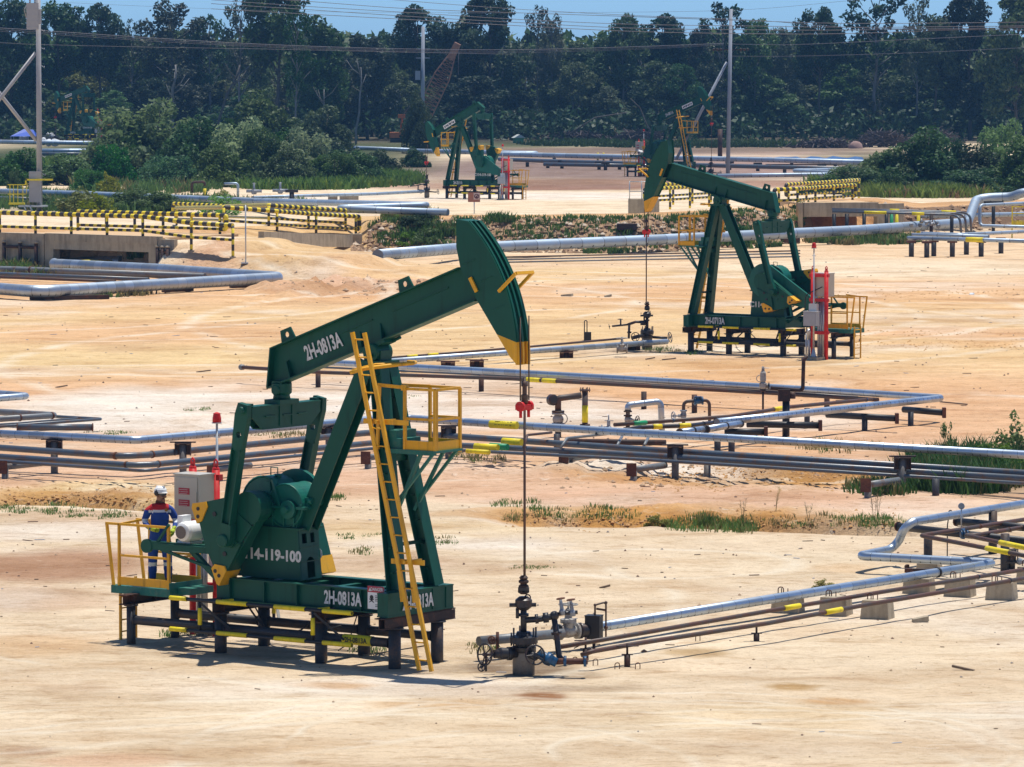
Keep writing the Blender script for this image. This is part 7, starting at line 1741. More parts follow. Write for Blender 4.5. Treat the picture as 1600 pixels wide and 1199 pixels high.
def tree_proto(seed, H, W, kind, leaf, bark, size=.42, n=150):
    """tree of height H and crown width W at the origin"""
    q = random.Random(seed); T = thing('forest_tree', 'x', 'tree', (0, 0, -500))
    cb = {'tall': .50, 'full': .22, 'airy': .45, 'round': .55}[kind]
    m = MB(); pts = []; rs = []
    lx = q.uniform(-.05, .05) * H
    for i in range(7):
        t = i / 6; pts.append((lx * t + q.uniform(-.12, .12), q.uniform(-.12, .12), H * .86 * t - .4 * (i == 0))); rs.append(H * .0135 * (1.15 - .95 * t))
    m.tube(pts, rs, 0, 7)
    cl = []
    nb = {'tall': 20, 'full': 32, 'airy': 18, 'round': 26}[kind]
    for i in range(nb):
        t = cb + (1 - cb) * (i + q.random()) / nb; t = min(t, .97)
        u = (t - cb) / (1 - cb)
        prof = math.sin(PI * min(1, (u * .82 + .16))) ** .7
        a = i * 2.4 + q.uniform(-.6, .6); R_ = W / 2 * prof * q.uniform(.35, .95)
        r = W * q.uniform(.07, .17) * (.75 + .4 * prof) * (.8 if kind == 'airy' else 1)
        c = (lx * t + math.cos(a) * R_, math.sin(a) * R_, H * t - r * .35)
        cl.append((*c, r))
        st = max(.2, t - .16); m.tube([(lx * st, 0, H * st), ((lx * st + c[0]) / 2, c[1] / 2, H * (st + t) / 2 - .2), c], [H * .005, H * .0035, H * .0015], 0, 5)
        if kind == 'airy' and q.random() < .8:
            c2 = (c[0] + q.uniform(-1, 1) * r * 1.3, c[1] + q.uniform(-1, 1) * r, c[2] + q.uniform(-.3, .9) * r); cl.append((*c2, r * .6))
        elif q.random() < .75:
            c2 = (c[0] + q.uniform(-1, 1) * r, c[1] + q.uniform(-1, 1) * r, c[2] + q.uniform(-.5, .6) * r); cl.append((*c2, r * .65))
    m.build('trunk', bark, T)
    leaf_obj('crown', cl, n * 2.5, size * .60, seed, leaf, T, .95, 0, .3)
    return T
PROTO = {}
for i, (kind, lf, bk, sz, n_) in enumerate((('tall', 'leafdark', 'bark', .42, 60), ('tall', 'leafgrey', 'palebark', .38, 50), ('full', 'leafdark', 'bark', .42, 62), ('full', 'leafmid', 'bark', .42, 56), ('round', 'leafdark', 'bark', .40, 66), ('airy', 'leafgrey', 'palebark', .36, 42),
                                          ('airy', 'leafdark', 'palebark', .42, 40), ('tall', 'leafmid', 'palebark', .40, 52), ('round', 'leafmid', 'palebark', .42, 56), ('full', 'leafgrey', 'bark', .38, 52), ('full', 'leafdark', 'bark', .36, 80), ('full', 'leafmid', 'palebark', .36, 74), ('full', 'leafolive', 'bark', .36, 70), ('tall', 'leafolive', 'palebark', .36, 60))):
    PROTO[i] = tree_proto(100 + i, 16.0, 8.5, kind, M[lf], M[bk], sz, n_)
used = set()
def place_tree(pi, px, base, top, wpx, label, group, rz):
    d = (CAM_H) * F_PX / (base - HORIZ); k = d / F_PX
    x = (px - 800) * k; h = (base - top) * k; w = wpx * k
    sc = (w / 8.5, w / 8.5, h / 16.0); loc = V((x, d, 0))
    if pi not in used:
        used.add(pi); r = PROTO[pi]; r.location = loc; r.scale = sc; r.rotation_euler = (0, 0, rz); r['label'] = label; r['group'] = group
    else: dup(PROTO[pi], loc, rz, label, group, sc)
GT = 'trees along the forest edge'
SKY_TREES = [
    (2, 18, 215, 0, 90, 'dark full tree at the top left corner behind the pole'), (0, 95, 215, 6, 90, 'dark tree just right of the left steel pole, level with the transformer'), (4, 160, 215, 8, 80, 'rounded dark crown above the farthest pump jack'),
    (5, 205, 215, 28, 60, 'thin grey crowned tree in the notch right of the farthest pump jack'), (1, 272, 215, 4, 110, 'pale trunked tree with a broad grey crown above the left bushes'), (6, 330, 215, 22, 70, 'sparse crowned tree at the sky gap left of the tall one'),
    (5, 372, 222, -8, 70, 'loose grey green tree reaching the top edge, left of the tallest'), (0, 432, 222, -30, 110, 'tallest tree of the left half, cut by the top edge'), (6, 462, 240, 10, 56, 'slim leafy tree on the right flank of the tallest one'),
    (3, 515, 222, 44, 70, 'low mid green tree under the first sky gap'), (9, 575, 218, 56, 80, 'low grey tree under the widest sky gap'), (4, 645, 214, 10, 84, 'lone round crowned tree behind the blue grey pole'),
    (9, 700, 214, 38, 56, 'small grey crown between the lone round tree and the cedar-like one'), (2, 768, 214, -14, 100, 'dark layered tree reaching the top edge above the distant pump jack'), (5, 838, 212, 6, 50, 'feathery pale tree right of the dark layered one'), (1, 862, 213, 24, 44, 'slim pale tree at the edge of the central sky gap'),
    (3, 905, 212, 66, 60, 'low green tree in the central sky gap'), (7, 975, 213, 22, 60, 'bright light green tree right of the central sky gap'), (4, 1042, 212, 24, 80, 'dark rounded tree left of the grey pole top'), (9, 1090, 212, 44, 50, 'grey tree just left of the grey pole'),
    (6, 1125, 214, 2, 84, 'open crowned tree behind the top of the grey pole'), (7, 1180, 214, 30, 60, 'light green tree right of the grey pole'), (9, 1222, 213, 46, 60, 'pale green tree under the right wires'), (4, 1280, 216, 14, 70, 'dark dome shaped tree with a climber clad trunk at right'),
    (6, 1365, 216, -24, 100, 'big leaved open tree reaching the top edge at right'), (5, 1430, 216, -10, 56, 'thin twiggy tree right of the big leaved one'), (0, 1460, 218, 26, 70, 'dark tree under the right wires'), (2, 1515, 218, -14, 90, 'dark spreading tree near the right top corner'), (3, 1585, 222, -20, 90, 'dense tree filling the right top corner')]
for pi, px, base, top, w, lb in SKY_TREES: place_tree(pi, px, base, top, w * 1.25, lb, GT, rng.uniform(0, 6.28))
def seg_label(px, tone):
    for x1, s in ((62, 'left of the steel pole'), (180, 'behind the farthest pump jack'), (330, 'behind the big acacia bush'), (560, 'behind the left bush belt'), (690, 'around the crawler crane'), (800, 'behind the distant pump jack'), (1000, 'between the distant and second pump jacks'), (1140, 'left of the grey pole behind the far pump jack'), (1300, 'right of the grey pole'), (1450, 'behind the tall brush heap'), (1700, 'behind the right bush belt')):
        if px < x1: return tone + ' forest edge tree ' + s
n_ = 0
for row, (base, topc, step, jit) in enumerate(((213, 118, 34, 26), (209, 70, 38, 20))):
    px = -30.0
    while px < 1640:
        pi = rng.choice((2, 3, 4, 9, 8, 0, 10, 11, 12, 13, 1, 7)) if row else rng.choice((2, 3, 9, 10, 11, 12, 7, 13)); tone = ('dark', 'grey green', 'dark', 'mid green', 'dark', 'grey green', 'dark', 'mid green', 'mid green', 'grey green', 'dark', 'mid green', 'olive', 'olive')[pi]
        kind = ('lower ', 'taller ')[row]
        place_tree(pi, px + rng.uniform(-9, 9), base + rng.uniform(-4, 4) + (4 if 200 < px < 560 else 0), topc + rng.uniform(-jit, jit * 1.3), rng.uniform(62, 118), kind + seg_label(px, tone), GT, rng.uniform(0, 6.28))
        px += step * rng.uniform(.8, 1.25)
# pale bare trunks that stand in front of the dark wood
GB = 'bare pale trunks before the forest'
for i, (x0, y0, x1, y1, lb, w) in enumerate(((785, 212, 785, 52, 'straight pale trunk right of the distant pump jack', .15), (556, 232, 566, 112, 'leaning pale trunk between the left bushes and the crane', .13), (503, 236, 506, 150, 'thin pale trunk above the left bushes', .09), (724, 216, 728, 100, 'slender pale trunk left of the straight one', .09), (735, 214, 726, 150, 'crooked pale trunk behind the distant pump jack beam', .10), (878, 212, 868, 80, 'pale thin trunk in the middle of the forest', .09), (1004, 214, 1008, 100, 'pale trunk with a bent foot left of the far pump jack', .10),
                                             (824, 214, 824, 120, 'thin trunk below the feathery tree', .08), (270, 180, 274, 90, 'white forked trunk above the acacia bush', .17), (335, 196, 375, 90, 'dark leaning trunk above the left bushes', .16), (1190, 214, 1193, 120, 'thin trunk right of the grey pole', .08), (862, 214, 864, 185, 'short broken pale stump', .13), (1204, 212, 1206, 120, 'second thin trunk right of the grey pole', .07), (1580, 205, 1584, 130, 'thin pale trunk at the right forest', .08), (760, 214, 764, 150, 'thin trunk behind the distant pump jack equaliser', .07), (935, 214, 940, 140, 'thin trunk right of the small shed', .07))):
    b = P(x0, min(y0, 214) if x0 > 560 else 226); k = b.y / F_PX; T = thing('bare_trunk', lb, 'tree trunk', V((b.x, b.y, 0)), 0, GB); q = random.Random(i); m = MB(); H = (b.y and (y0 - y1) * k); z0 = (214 - min(y0, 214)) * k
    pts = [(0, 0, -.3)] + [((x1 - x0) * k * t + q.uniform(-.2, .2), q.uniform(-.2, .2), H * t + z0) for t in (.2, .4, .6, .8, 1)]; m.tube(pts, [w * (1.2 - .12 * j) for j in range(6)], 0, 7)
    for j in range(4):
        t = q.uniform(.55, .95); p = V(pts[0]).lerp(V(pts[-1]), t); a = q.uniform(-1, 1); m.tube([p, p + V((a * 1.0, q.uniform(-.6, .6), .7)), p + V((a * 1.8, q.uniform(-.8, .8), 1.8))], [w * .5, w * .35, w * .15], 0, 5)
    m.build('trunk', M['bark'] if 'dark' in lb else M['palebark'], T)
for i, (pts, lb) in enumerate((([(890, 206), (930, 180), (980, 172)], 'bent fallen pale branch left of the far pump jack'), ([(1022, 210), (1010, 190), (1000, 165), (985, 150)], 'leaning forked pale dead tree left of the far pump jack'))):
    W = [PD(x, y + 4, 590) for x, y in pts]; T = thing('dead_branch', lb, 'dead tree', gnd(W[0]), 0); m = MB(); m.tube(W, [.11, .09, .07, .05][:len(W)], 0, 7); m.build('branch', M['bark'], T, True)
# the wood behind, one mass
g = np.random.default_rng(9); cl = []
for k in range(2000):
    d = g.uniform(640, 760); x = g.uniform(-.20, .20) * d; top = 11.0 + 2.5 * mnoise.noise((x * .05, d * .03, 1)); r = g.uniform(1.4, 2.8); cl.append((x, d, g.uniform(.5, top) if k % 3 else top, r))
tag(leaf_obj('forest', cl, 9, .75, 77, [M['leafdark'], M['leafdark'], M['leafmid'], M['leafgrey']]), 'dark continuous rainforest behind the edge trees', 'forest', kind='stuff')
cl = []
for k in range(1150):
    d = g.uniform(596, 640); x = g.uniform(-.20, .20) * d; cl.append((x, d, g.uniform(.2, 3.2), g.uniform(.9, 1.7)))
tag(leaf_obj('undergrowth', cl, 16, .42, 78, [M['leafshade'], M['leafshade'], M['leafdark']]), 'dark undergrowth at the foot of the forest', 'undergrowth', kind='stuff')
# far hills of trees seen through the sky gaps
# bushes
def bush_proto(seed, H, W, leaf, size, n, kind='bush', nb=20):
    q = random.Random(seed); T = thing(kind, 'x', 'bush', (0, 0, -500)); m = MB(); cl = []
    for i in range(nb):
        a = q.uniform(0, 6.28); rr = (q.random() ** .5) * W / 2; u = math.sqrt(max(0, 1 - (rr / (W / 2)) ** 2)); r = W * q.uniform(.09, .17); z = max(r * .6, H * u * q.uniform(.35, 1.0) - r * .6); c = (math.cos(a) * rr, math.sin(a) * rr, z); cl.append((*c, r))
        m.tube([(c[0] * .15, c[1] * .15, -.1), (c[0] * .6, c[1] * .6, z * .5), c], [H * .014, H * .01, H * .004], 0, 5)
    m.build('stem', M['bark'], T); leaf_obj('foliage', cl, n, size, seed, leaf, T, .95, 0, .45); return T
BP = {'acacia': bush_proto(1, 5.0, 6, M['leafblue'], .15, 330, nb=44), 'green': bush_proto(2, 5.0, 6, M['leafbelt'], .15, 320, nb=42), 'dark': bush_proto(3, 5.0, 6, M['leafmid'], .16, 300, nb=42), 'yellow': bush_proto(4, 5.0, 6, M['leafyel'], .30, 70, nb=22), 'fresh2': bush_proto(6, 5.0, 6, M['leafbush'], .15, 300, nb=40), 'fresh': bush_proto(5, 5.0, 6, M['leaffresh'], .22, 110, nb=20)}
bused = set()
def bush(kind, px, base, top, wpx, label, group, hk=1.0):
    b = P(px, base); k = b.y / F_PX; h = (base - top) * k; w = wpx * k * 1.22; h *= 1.08; sc = (w / 6, w / 6 * .9, h / 5.0); rz = rng.uniform(0, 6.28)
    if kind not in bused: bused.add(kind); r = BP[kind]; r.location = b; r.scale = sc; r.rotation_euler = (0, 0, rz); r['label'] = label; r['group'] = group
    else: dup(BP[kind], b, rz, label, group, sc)
GL, GRt = 'bushes beyond the left railings', 'bushes at the right beyond the road'
for a in (('acacia', 235, 280, 156, 165, 'largest pale green acacia bush, tallest of the left belt'), ('fresh2', 178, 290, 222, 66, 'bright bush at the left front of the acacia'), ('dark', 300, 286, 190, 110, 'dark bush against the right side of the acacia'), ('fresh2', 262, 292, 240, 80, 'low green bush in front of the acacia'), ('acacia', 380, 284, 184, 90, 'grey green bush in the middle of the left belt'), ('dark', 345, 292, 228, 80, 'dark low bush in the middle of the left belt'), ('green', 412, 288, 196, 74, 'upright green bush in the middle of the left belt'),
          ('acacia', 474, 288, 200, 84, 'pale tipped bush toward the right end of the left belt'), ('dark', 446, 292, 232, 80, 'dark low bush toward the right end of the left belt'), ('green', 520, 290, 234, 70, 'low bush sloping down at the right end of the left belt'), ('dark', 560, 288, 240, 70, 'last low bush of the left belt, nearest the distant pump jack'), ('dark', 30, 290, 236, 90, 'dark bush left of the steel pole'), ('dark', 110, 290, 244, 90, 'dark bush right of the steel pole'), ('green', 140, 300, 262, 50, 'small bush left of the acacia foot'),
          ('dark', 595, 268, 236, 50, 'dark bush right of the left belt under the crane'), ('dark', 648, 262, 232, 36, 'dark bush just left of the distant horse head'), ('dark', 210, 280, 196, 120, 'dark foliage filling behind the bright front bush'), ('green', 330, 282, 182, 100, 'green bush between the acacia and the grey green one'), ('dark', 440, 282, 208, 100, 'dark foliage behind the upright green bush'), ('dark', 520, 280, 238, 90, 'dark foliage behind the low sloping bush'), ('dark', 410, 250, 150, 110, 'tall dark thicket behind the left belt'), ('dark', 500, 246, 172, 100, 'tall dark thicket left of the leaning trunk'), ('dark', 60, 217, 186, 130, 'dark thicket behind the blue tent'), ('dark', 655, 240, 150, 46, 'vine covered dark bush in front of the crane boom')):
    bush(a[0], *a[1:5], a[5], GL)
for a in (('dark', 1440, 300, 206, 120, 'tallest rounded bush of the right belt'), ('green', 1478, 296, 203, 60, 'upright bush right of the tallest one in the right belt'), ('dark', 1380, 300, 236, 100, 'dark bush left of the tallest one in the right belt'), ('green', 1335, 302, 256, 80, 'low bush at the left end of the right belt'), ('dark', 1290, 303, 275, 60, 'lowest bush by the right railings'), ('acacia', 1565, 296, 188, 80, 'tall leafy bush at the right edge'), ('dark', 1520, 300, 232, 100, 'wide dark bush between the tall ones of the right belt'), ('green', 1515, 304, 262, 110, 'bright low bush in front of the right belt'), ('dark', 1600, 302, 220, 90, 'dark bush cut by the right edge'), ('green', 1400, 304, 268, 80, 'low bush before the dark one in the right belt')):
    bush(a[0], *a[1:5], a[5], GRt)
GY_ = 'roadside shrubs by the left railings'
for a in (('yellow', 118, 334, 292, 60, 'yellow green shrub just right of the pole cabinet'), ('yellow', 152, 336, 300, 50, 'second yellow green shrub behind the railing'), ('yellow', 172, 312, 270, 40, 'tall yellow leaved shrub in front of the acacia'), ('green', 22, 303, 264, 22, 'slim young tree left of the pole'), ('green', 225, 330, 294, 90, 'loose green shrub behind the railing'), ('fresh', 350, 336, 304, 60, 'fresh green shrub behind the second railing'), ('yellow', 345, 312, 295, 22, 'small yellow leaved shrub under the bent silver pipe'), ('green', 60, 328, 304, 50, 'small shrub at the foot of the pole')):
    bush(a[0], *a[1:5], a[5], GY_)
bush('fresh', 1480, 716, 658, 26, 'narrow fresh green sapling standing in the reeds behind the steam line', 'plants at the right edge'); bush('fresh', 1598, 716, 640, 70, 'leafy fresh green shrub cut by the right edge behind the steam line', 'plants at the right edge')
bush('fresh', 1560, 745, 690, 90, 'low leafy shrub below the steam line at the right edge', 'plants at the right edge')
bush('yellow', 1030, 824, 803, 34, 'small round bright green plant on the ochre bank', 'small plants on the sand'); bush('yellow', 1289, 920, 904, 28, 'little green plant behind the shiny flowline', 'small plants on the sand'); bush('fresh', 668, 385, 355, 46, 'weed bush on the rock bank left of the horse head', 'weed bushes on the rock bank'); bush('fresh', 640, 384, 362, 34, 'second weed bush on the rock bank', 'weed bushes on the rock bank'); bush('green', 655, 352, 334, 50, 'weed bush on top of the rock bank', 'weed bushes on the rock bank'); bush('green', 1148, 386, 346, 36, 'weed bush on the bank behind the second samson post', 'weed bushes on the rock bank')
# dry weeds standing singly
q = random.Random(8)
for i, (px, py, h) in enumerate(((1160, 815, 36), (1212, 800, 40), (1264, 812, 28), (1366, 812, 46), (1372, 806, 40), (1495, 640, 0))):
    if not h: continue
    b = P(px, py); k = b.y / F_PX; T = thing('dry_weed', 'thin dry weed stalk standing on the ochre bank below the rack', 'weed', b, q.uniform(0, 6), 'dry weed stalks on the ochre bank'); m = MB(); H = h * k
    for j in range(3):
        a = q.uniform(0, 6.28); tx = V((math.cos(a) * .10, math.sin(a) * .10, H * q.uniform(.8, 1.05))); m.tube([(0, 0, -.05), tx * .5 + V((.02, 0, 0)), tx], [.006, .005, .003], 0, 4)
        for s in range(9): c = tx * q.uniform(.35, 1); b2 = q.uniform(0, 6.28); m.tube([c, c + V((math.cos(b2) * .06, math.sin(b2) * .06, .05))], .003, 0, 3)
    m.build('stalk', M['grassdry'], T)
# odd scraps of timber and litter
for i, (px, py, L, a, mk, lb) in enumerate(((1505, 1048, .42, 2.6, 'wood', 'grey stick lying alone in the right foreground sand'), (945, 920, .22, .1, 'wood', 'short brown stick right of the near well stuffing box'), (1490, 632, 1.2, -.9, 'wood', 'long thin stick leaning near the far bend of the returning line'), (886, 463, .5, -.3, 'conc', 'pale stone slab lying on the sand beyond the near horse head'), (950, 464, .3, .3, 'conc', 'small pale stone right of the slab'), (1016, 562, .35, .1, 'wood', 'yellowish timber offcut near the second wellhead'), (1045, 563, .5, .0, 'wood', 'thin plank near the second wellhead'), (1438, 972, .3, .1, 'conc', 'pale flat chip beside the nearest concrete block'), (415, 390, .0, 0, 'wood', ''), (96, 606, .4, .3, 'wood', 'thin stick on the sand at left'), (1177, 560, .45, .1, 'wood', 'timber offcut under the second foundation'), (1320, 628, .6, -.5, 'wood', 'short stick near the long leaning one'), (318, 582, .5, .3, 'wood', 'short stick left of the dark pipe ball end'), (1518, 462, .3, 1.2, 'bag', 'white scrap on the sand at far right'))):
    if not lb: continue
    b = P(px, py); T = thing('scrap', lb, 'scrap', b, a); m = MB(); m.bar((-L / 2, 0, .03), (L / 2, 0, .05), .06 if mk == 'wood' else L * .6, .04 if mk == 'wood' else .10); 
    m.v = [tuple(V(p) + V((0, 0, .02 * math.sin(p[0] * 9)))) for p in m.v]; m.build('scrap', M[mk], T)
# ------------------------------------------------------------------ the operator
M['blue'] = plain('royal_blue_cloth', (0.008, 0.050, 0.27), 0.8, 0.25, 7); M['clothred'] = plain('red_cloth', (0.50, 0.012, 0.016), 0.8, 0.15, 7)
M['reflect'] = plain('silver_reflective_tape', (0.62, 0.64, 0.66), 0.5, 0.06); M['skin'] = plain('brown_skin', (0.30, 0.150, 0.090), 0.55, 0.08, 12)
M['glove'] = plain('yellow_green_glove', (0.42, 0.52, 0.02), 0.7, 0.2, 25); M['boot'] = plain('dark_boot', (0.03, 0.022, 0.018), 0.6); M['lens'] = plain('smoke_lens', (0.05, 0.06, 0.07), 0.15)
M['lip'] = plain('lip', (0.22, 0.08, 0.06), 0.5); M['eye'] = plain('dark_eye', (0.02, 0.015, 0.012), 0.3)
a_ = R(a1); U1 = V((math.cos(a_), math.sin(a_), 0)); V1 = V((-math.sin(a_), math.cos(a_), 0))
loc = o1 + U1 * 0.14 + V1 * 0.05 + V((0, 0, 1.05))
PT = thing('person', 'worker in blue and red coveralls, white hard hat and yellow gloves standing on the platform', 'person', loc, 0.10)
sk = [  # x, y, z, r, parent
    (0, 0, .98, .150, -1), (0, .0, 1.14, .142, 0), (0, 0, 1.30, .160, 1), (0, .005, 1.43, .125, 2), (.005, 0, 1.52, .060, 3), (.012, -.01, 1.585, .066, 4), (.022, -.018, 1.655, .092, 5), (.016, -.008, 1.735, .088, 6),
    (-.14, 0, 1.43, .085, 3), (-.215, .0, 1.385, .080, 8), (-.29, .01, 1.19, .064, 9), (-.225, -.12, 1.10, .052, 10), (-.145, -.20, 1.06, .042, 11),
    (.14, 0, 1.43, .085, 3), (.215, .0, 1.385, .080, 13), (.305, .015, 1.19, .064, 14), (.28, -.12, 1.09, .052, 15), (.235, -.21, 1.03, .042, 16),
    (-.095, 0, .88, .128, 0), (-.125, -.015, .68, .112, 18), (-.135, -.02, .48, .095, 19), (-.14, .01, .28, .086, 20), (-.14, .03, .10, .066, 21), (-.15, -.05, .055, .050, 22), (-.155, -.14, .045, .042, 23),
    (.095, 0, .88, .128, 0), (.125, -.015, .68, .112, 25), (.14, -.02, .48, .095, 26), (.15, .01, .28, .086, 27), (.155, .03, .10, .066, 28), (.165, -.05, .055, .050, 29), (.175, -.14, .045, .042, 30)]
me = bpy.data.meshes.new('body_tmp'); me.from_pydata([s[:3] for s in sk], [(s[4], i) for i, s in enumerate(sk) if s[4] >= 0], [])
tmp = bpy.data.objects.new('body_tmp', me); COL.objects.link(tmp)
sm = tmp.modifiers.new('skin', 'SKIN')
for i, s in enumerate(sk):
    v = me.skin_vertices[0].data[i]; f = 1.0
    rx, ry = s[3], s[3]
    if i in (0, 1, 2, 3): rx, ry = s[3] * 1.22, s[3] * .82
    v.radius = (rx, ry); v.use_root = (i == 0)
sub = tmp.modifiers.new('sub', 'SUBSURF'); sub.levels = 3; sub.render_levels = 3
dg = bpy.context.evaluated_depsgraph_get(); dg.update()
bme = bpy.data.meshes.new_from_object(tmp.evaluated_get(dg)); bpy.data.objects.remove(tmp)
mb = MB()
def bodymat(c):
    x, y, z = c
    if z > 1.555: return 3
    if z > 1.525 and abs(x) < .12: return 3
    if z < .13: return 5
    if .35 < z < .42 and abs(x) < .3: return 2
    arm = abs(x) > .205
    if arm and z < 1.38:
        if y < -.165: return 4
        if 1.17 < z < 1.235: return 2
        return 0
    if not arm or z >= 1.38:
        if z > 1.40 and x < .17: return 1
        if 1.352 < z <= 1.40 and abs(x) < .21: return 2
    return 0
base_vs = [tuple(v.co) for v in bme.vertices]
wr = []
for p in base_vs:   # small cloth folds
    q = V(p); k = .010 if q.z < 1.5 and q.z > .15 else 0
    n1 = mnoise.noise(q * 9) * k + mnoise.noise(V((q.x * 22, q.y * 22, q.z * 40))) * k * .5
    d = V((q.x - (0 if q.z > .8 else (.13 if q.x > 0 else -.13)), q.y, 0)); d = d.normalized() if d.length > 1e-4 else d
    wr.append(tuple(q + d * n1))
for f in bme.polygons: mb.add([], [], 0)
b0 = len(mb.v); mb.v.extend(wr)
for f in bme.polygons:
    mb.f.append([b0 + i for i in f.vertices]); mb.mi.append(bodymat(f.center)); mb.sm.append(True); mb.uv.append(None)
# face: turned toward the right of the photo
hd = V((.72, -.69, 0)).normalized(); hs = V((.69, .72, 0)); hc = V((.020, -.014, 1.665))
mb.tube([hc + hd * .085 + V((0, 0, .035)), hc + hd * .112 + V((0, 0, -.005)), hc + hd * .09 + V((0, 0, -.016))], [.010, .016, .014], 3, 8)
mb.sphere(hc + hd * .082 + V((0, 0, -.052)), .022, 6, 8, 5, (1, 1, .35)); mb.sphere(hc + hd * .075 + V((0, 0, -.085)), .030, 3, 8, 6)
for s in (-1, 1):
    mb.sphere(hc + hs * s * .092 + V((0, 0, .0)), .026, 3, 8, 6, (.5, .7, 1.3)); mb.sphere(hc + hd * .082 + hs * s * .034 + V((0, 0, .03)), .012, 7, 8, 5)
    mb.sphere(hc + hd * .072 + hs * s * .045 + V((0, 0, -.02)), .026, 3, 8, 6)
# gloves: palm, four fingers and a thumb, closed loosely
for (w, d, sd) in ((V((-.145, -.20, 1.06)), V((.78, -.45, -.18)).normalized(), 1), (V((.235, -.21, 1.03)), V((-.25, -.55, -.70)).normalized(), -1)):
    up = V((0, 0, 1)); sx = d.cross(up).normalized(); u2 = sx.cross(d)
    mb.tube([w - d * .02, w + d * .03, w + d * .085], [.040, .046, .040], 4, 10)
    for j, (o_, L) in enumerate(((-.030, .066), (-.010, .076), (.010, .070), (.030, .056))):
        p = w + d * .085 + u2 * -o_; curl = -sx * sd * 1.0
        mb.tube([p, p + d * L * .45 + curl * .008, p + d * L * .62 + curl * L * .38, p + d * L * .40 + curl * L * .62], [.0115, .011, .010, .008], 4, 6)
    p = w + d * .03 + u2 * .040; mb.tube([p, p + d * .035 + u2 * .022 - sx * sd * .01, p + d * .062 + u2 * .016 - sx * sd * .03], [.014, .012, .009], 4, 6)
mb.build('body', [M['blue'], M['clothred'], M['reflect'], M['skin'], M['glove'], M['boot'], M['lip'], M['eye']], PT)
m = MB(); hp = V((.014, -.006, 1.715)); m.lathe(hp, (.05, -.05, 1), [(.118, 0), (.120, .03), (.112, .07), (.088, .105), (.045, .125), (.0, .130)], 0, 20)
m.sphere(hp + hd * .075 + V((0, 0, .004)), .085, 0, 14, 6, (1, 1, .12)); m.ring(hp + V((0, 0, .005)), (0, 0, 1), .118, .010, 0, 20, 5); m.bar(hp + hd * -.10 + V((0, 0, .085)), hp + hd * .10 + V((0, 0, .085)), .03, .09); m.build('hard_hat', M['white'], PT)
m = MB(); m.lathe(hp - hs * .085 + V((0, 0, -.0)), -hs, [(.045, 0), (.05, .01), (.05, .035), (.035, .05)], 0, 12); m.bar(hp - hs * .115 + V((0, 0, .0)), hp - hs * .10 + V((0, 0, .07)), .02, .03); m.build('ear_muff', M['blackp'], PT)
m = MB(); c = hc + V((0, 0, .03)); pts = [c + hd * .06 - hs * .085, c + hd * .095 - hs * .05, c + hd * .105, c + hd * .095 + hs * .05, c + hd * .06 + hs * .085]
for i in range(4): m.bar(pts[i], pts[i + 1], .006, .042)
m.bar(pts[0], c - hs * .095 - hd * .01, .006, .012); m.build('safety_glasses', M['lens'], PT)
m = MB(); m.lathe((.115, -.142, 1.405), (.05, -1, .1), [(.030, 0), (.030, .006)], 0, 14); m.build('chest_badge', plain('badge', (0.35, 0.17, 0.01), .6), PT)
m = MB(); m.box((.10, -.135, 1.27), (.13, .012, .10)); m.box((.10, -.142, 1.305), (.135, .010, .03)); m.build('chest_pocket', M['blue'], PT)
m = MB(); m.ring((0, 0, 1.505), (.05, -.25, 1), .078, .018, 0, 16, 6); m.build('collar', M['clothred'], PT)
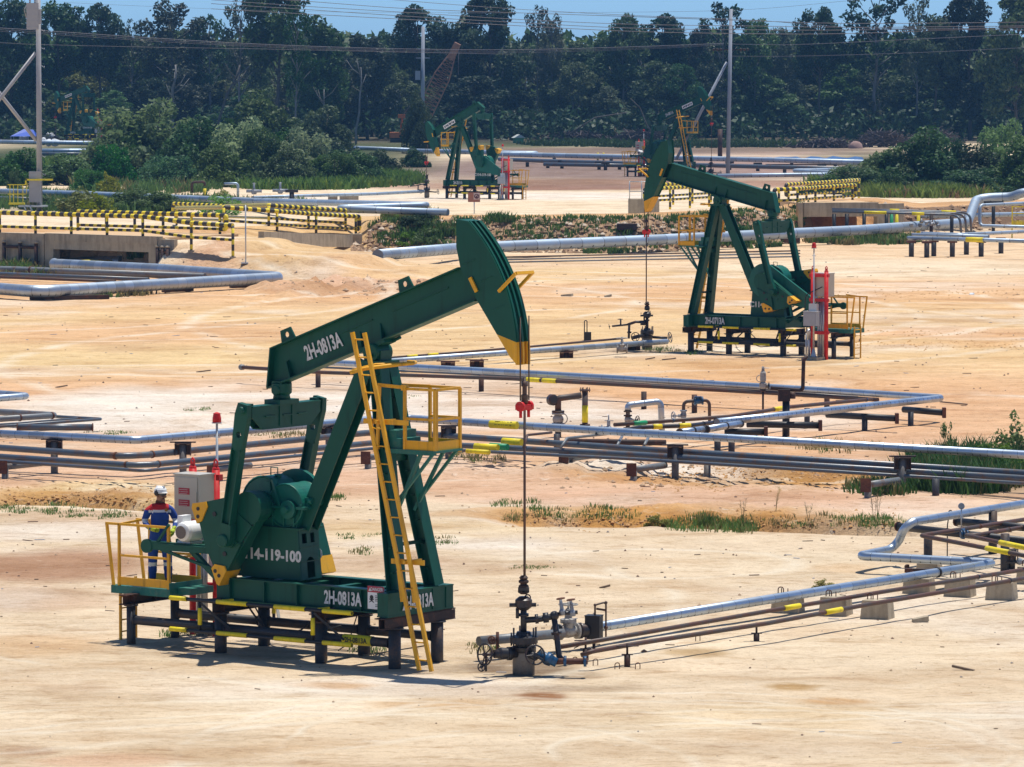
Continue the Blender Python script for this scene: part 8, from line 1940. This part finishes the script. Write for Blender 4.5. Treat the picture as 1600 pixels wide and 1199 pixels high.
# ------------------------------------------------------------------ light, sky, air
SUN = V((0.75, 0.92, 5.0)).normalized()
ld = bpy.data.lights.new('sun', 'SUN'); ld.energy = 4.75; ld.angle = R(0.53); ld.color = (1.0, 0.955, 0.88)
lo = bpy.data.objects.new('sun', ld); COL.objects.link(lo); lo.rotation_euler = SUN.to_track_quat('Z', 'Y').to_euler()
w = bpy.data.worlds.new('World'); scene.world = w; w.use_nodes = True; nt = w.node_tree; nt.nodes.clear()
out = nt.nodes.new('ShaderNodeOutputWorld'); bg = nt.nodes.new('ShaderNodeBackground'); sky = nt.nodes.new('ShaderNodeTexSky')
sky.sky_type = 'NISHITA'; sky.sun_disc = False; sky.sun_elevation = math.asin(SUN.z); sky.sun_rotation = math.atan2(SUN.x, SUN.y)
sky.altitude = 50; sky.air_density = 1.0; sky.dust_density = 0.6; sky.ozone_density = 2.5
bg.inputs[1].default_value = 0.075
tc = N(nt, 'ShaderNodeTexCoord'); sp = N(nt, 'ShaderNodeSeparateXYZ'); nt.links.new(tc.outputs['Generated'], sp.inputs[0])
# the low sky is a clear deep blue on this day, paler and whiter overhead round the sun
gr = ramp(nt, sp.outputs[2], [(0.0, (0.80, 1.46, 2.75)), (0.10, (0.66, 1.12, 1.85)), (0.45, (0.70, 0.92, 1.12)), (1.0, (0.85, 0.95, 1.05))])
tint = mixc(nt, 1.0, sky.outputs[0], gr.outputs[0], 'MULTIPLY'); nt.links.new(tint, bg.inputs[0]); nt.links.new(bg.outputs[0], out.inputs[0])
m, nt, b = nmat('haze_air'); nt.nodes.remove(b); pv = nt.nodes.new('ShaderNodeVolumePrincipled')
pv.inputs['Color'].default_value = (0.26, 0.58, 1.0, 1); pv.inputs['Density'].default_value = HAZE; pv.inputs['Anisotropy'].default_value = 0.0
nt.links.new(pv.outputs[0], nt.nodes['Material Output'].inputs['Volume'])
h = MB(); h.bx(-340, 340, -90, 1300, -2.0, 40)
if HAZE > 0: tag(h.build('haze', m), 'thin blue haze over the whole site', 'haze', kind='stuff')
vs = scene.view_settings; scene.display_settings.display_device = 'sRGB'
vs.view_transform = 'Standard'; vs.look = 'None'; vs.exposure = 0.13; vs.gamma = 1.0; vs.use_curve_mapping = False
scene.cycles.use_denoising = True
scene.cycles.max_bounces = 6; scene.cycles.volume_bounces = 0; scene.cycles.transparent_max_bounces = 4
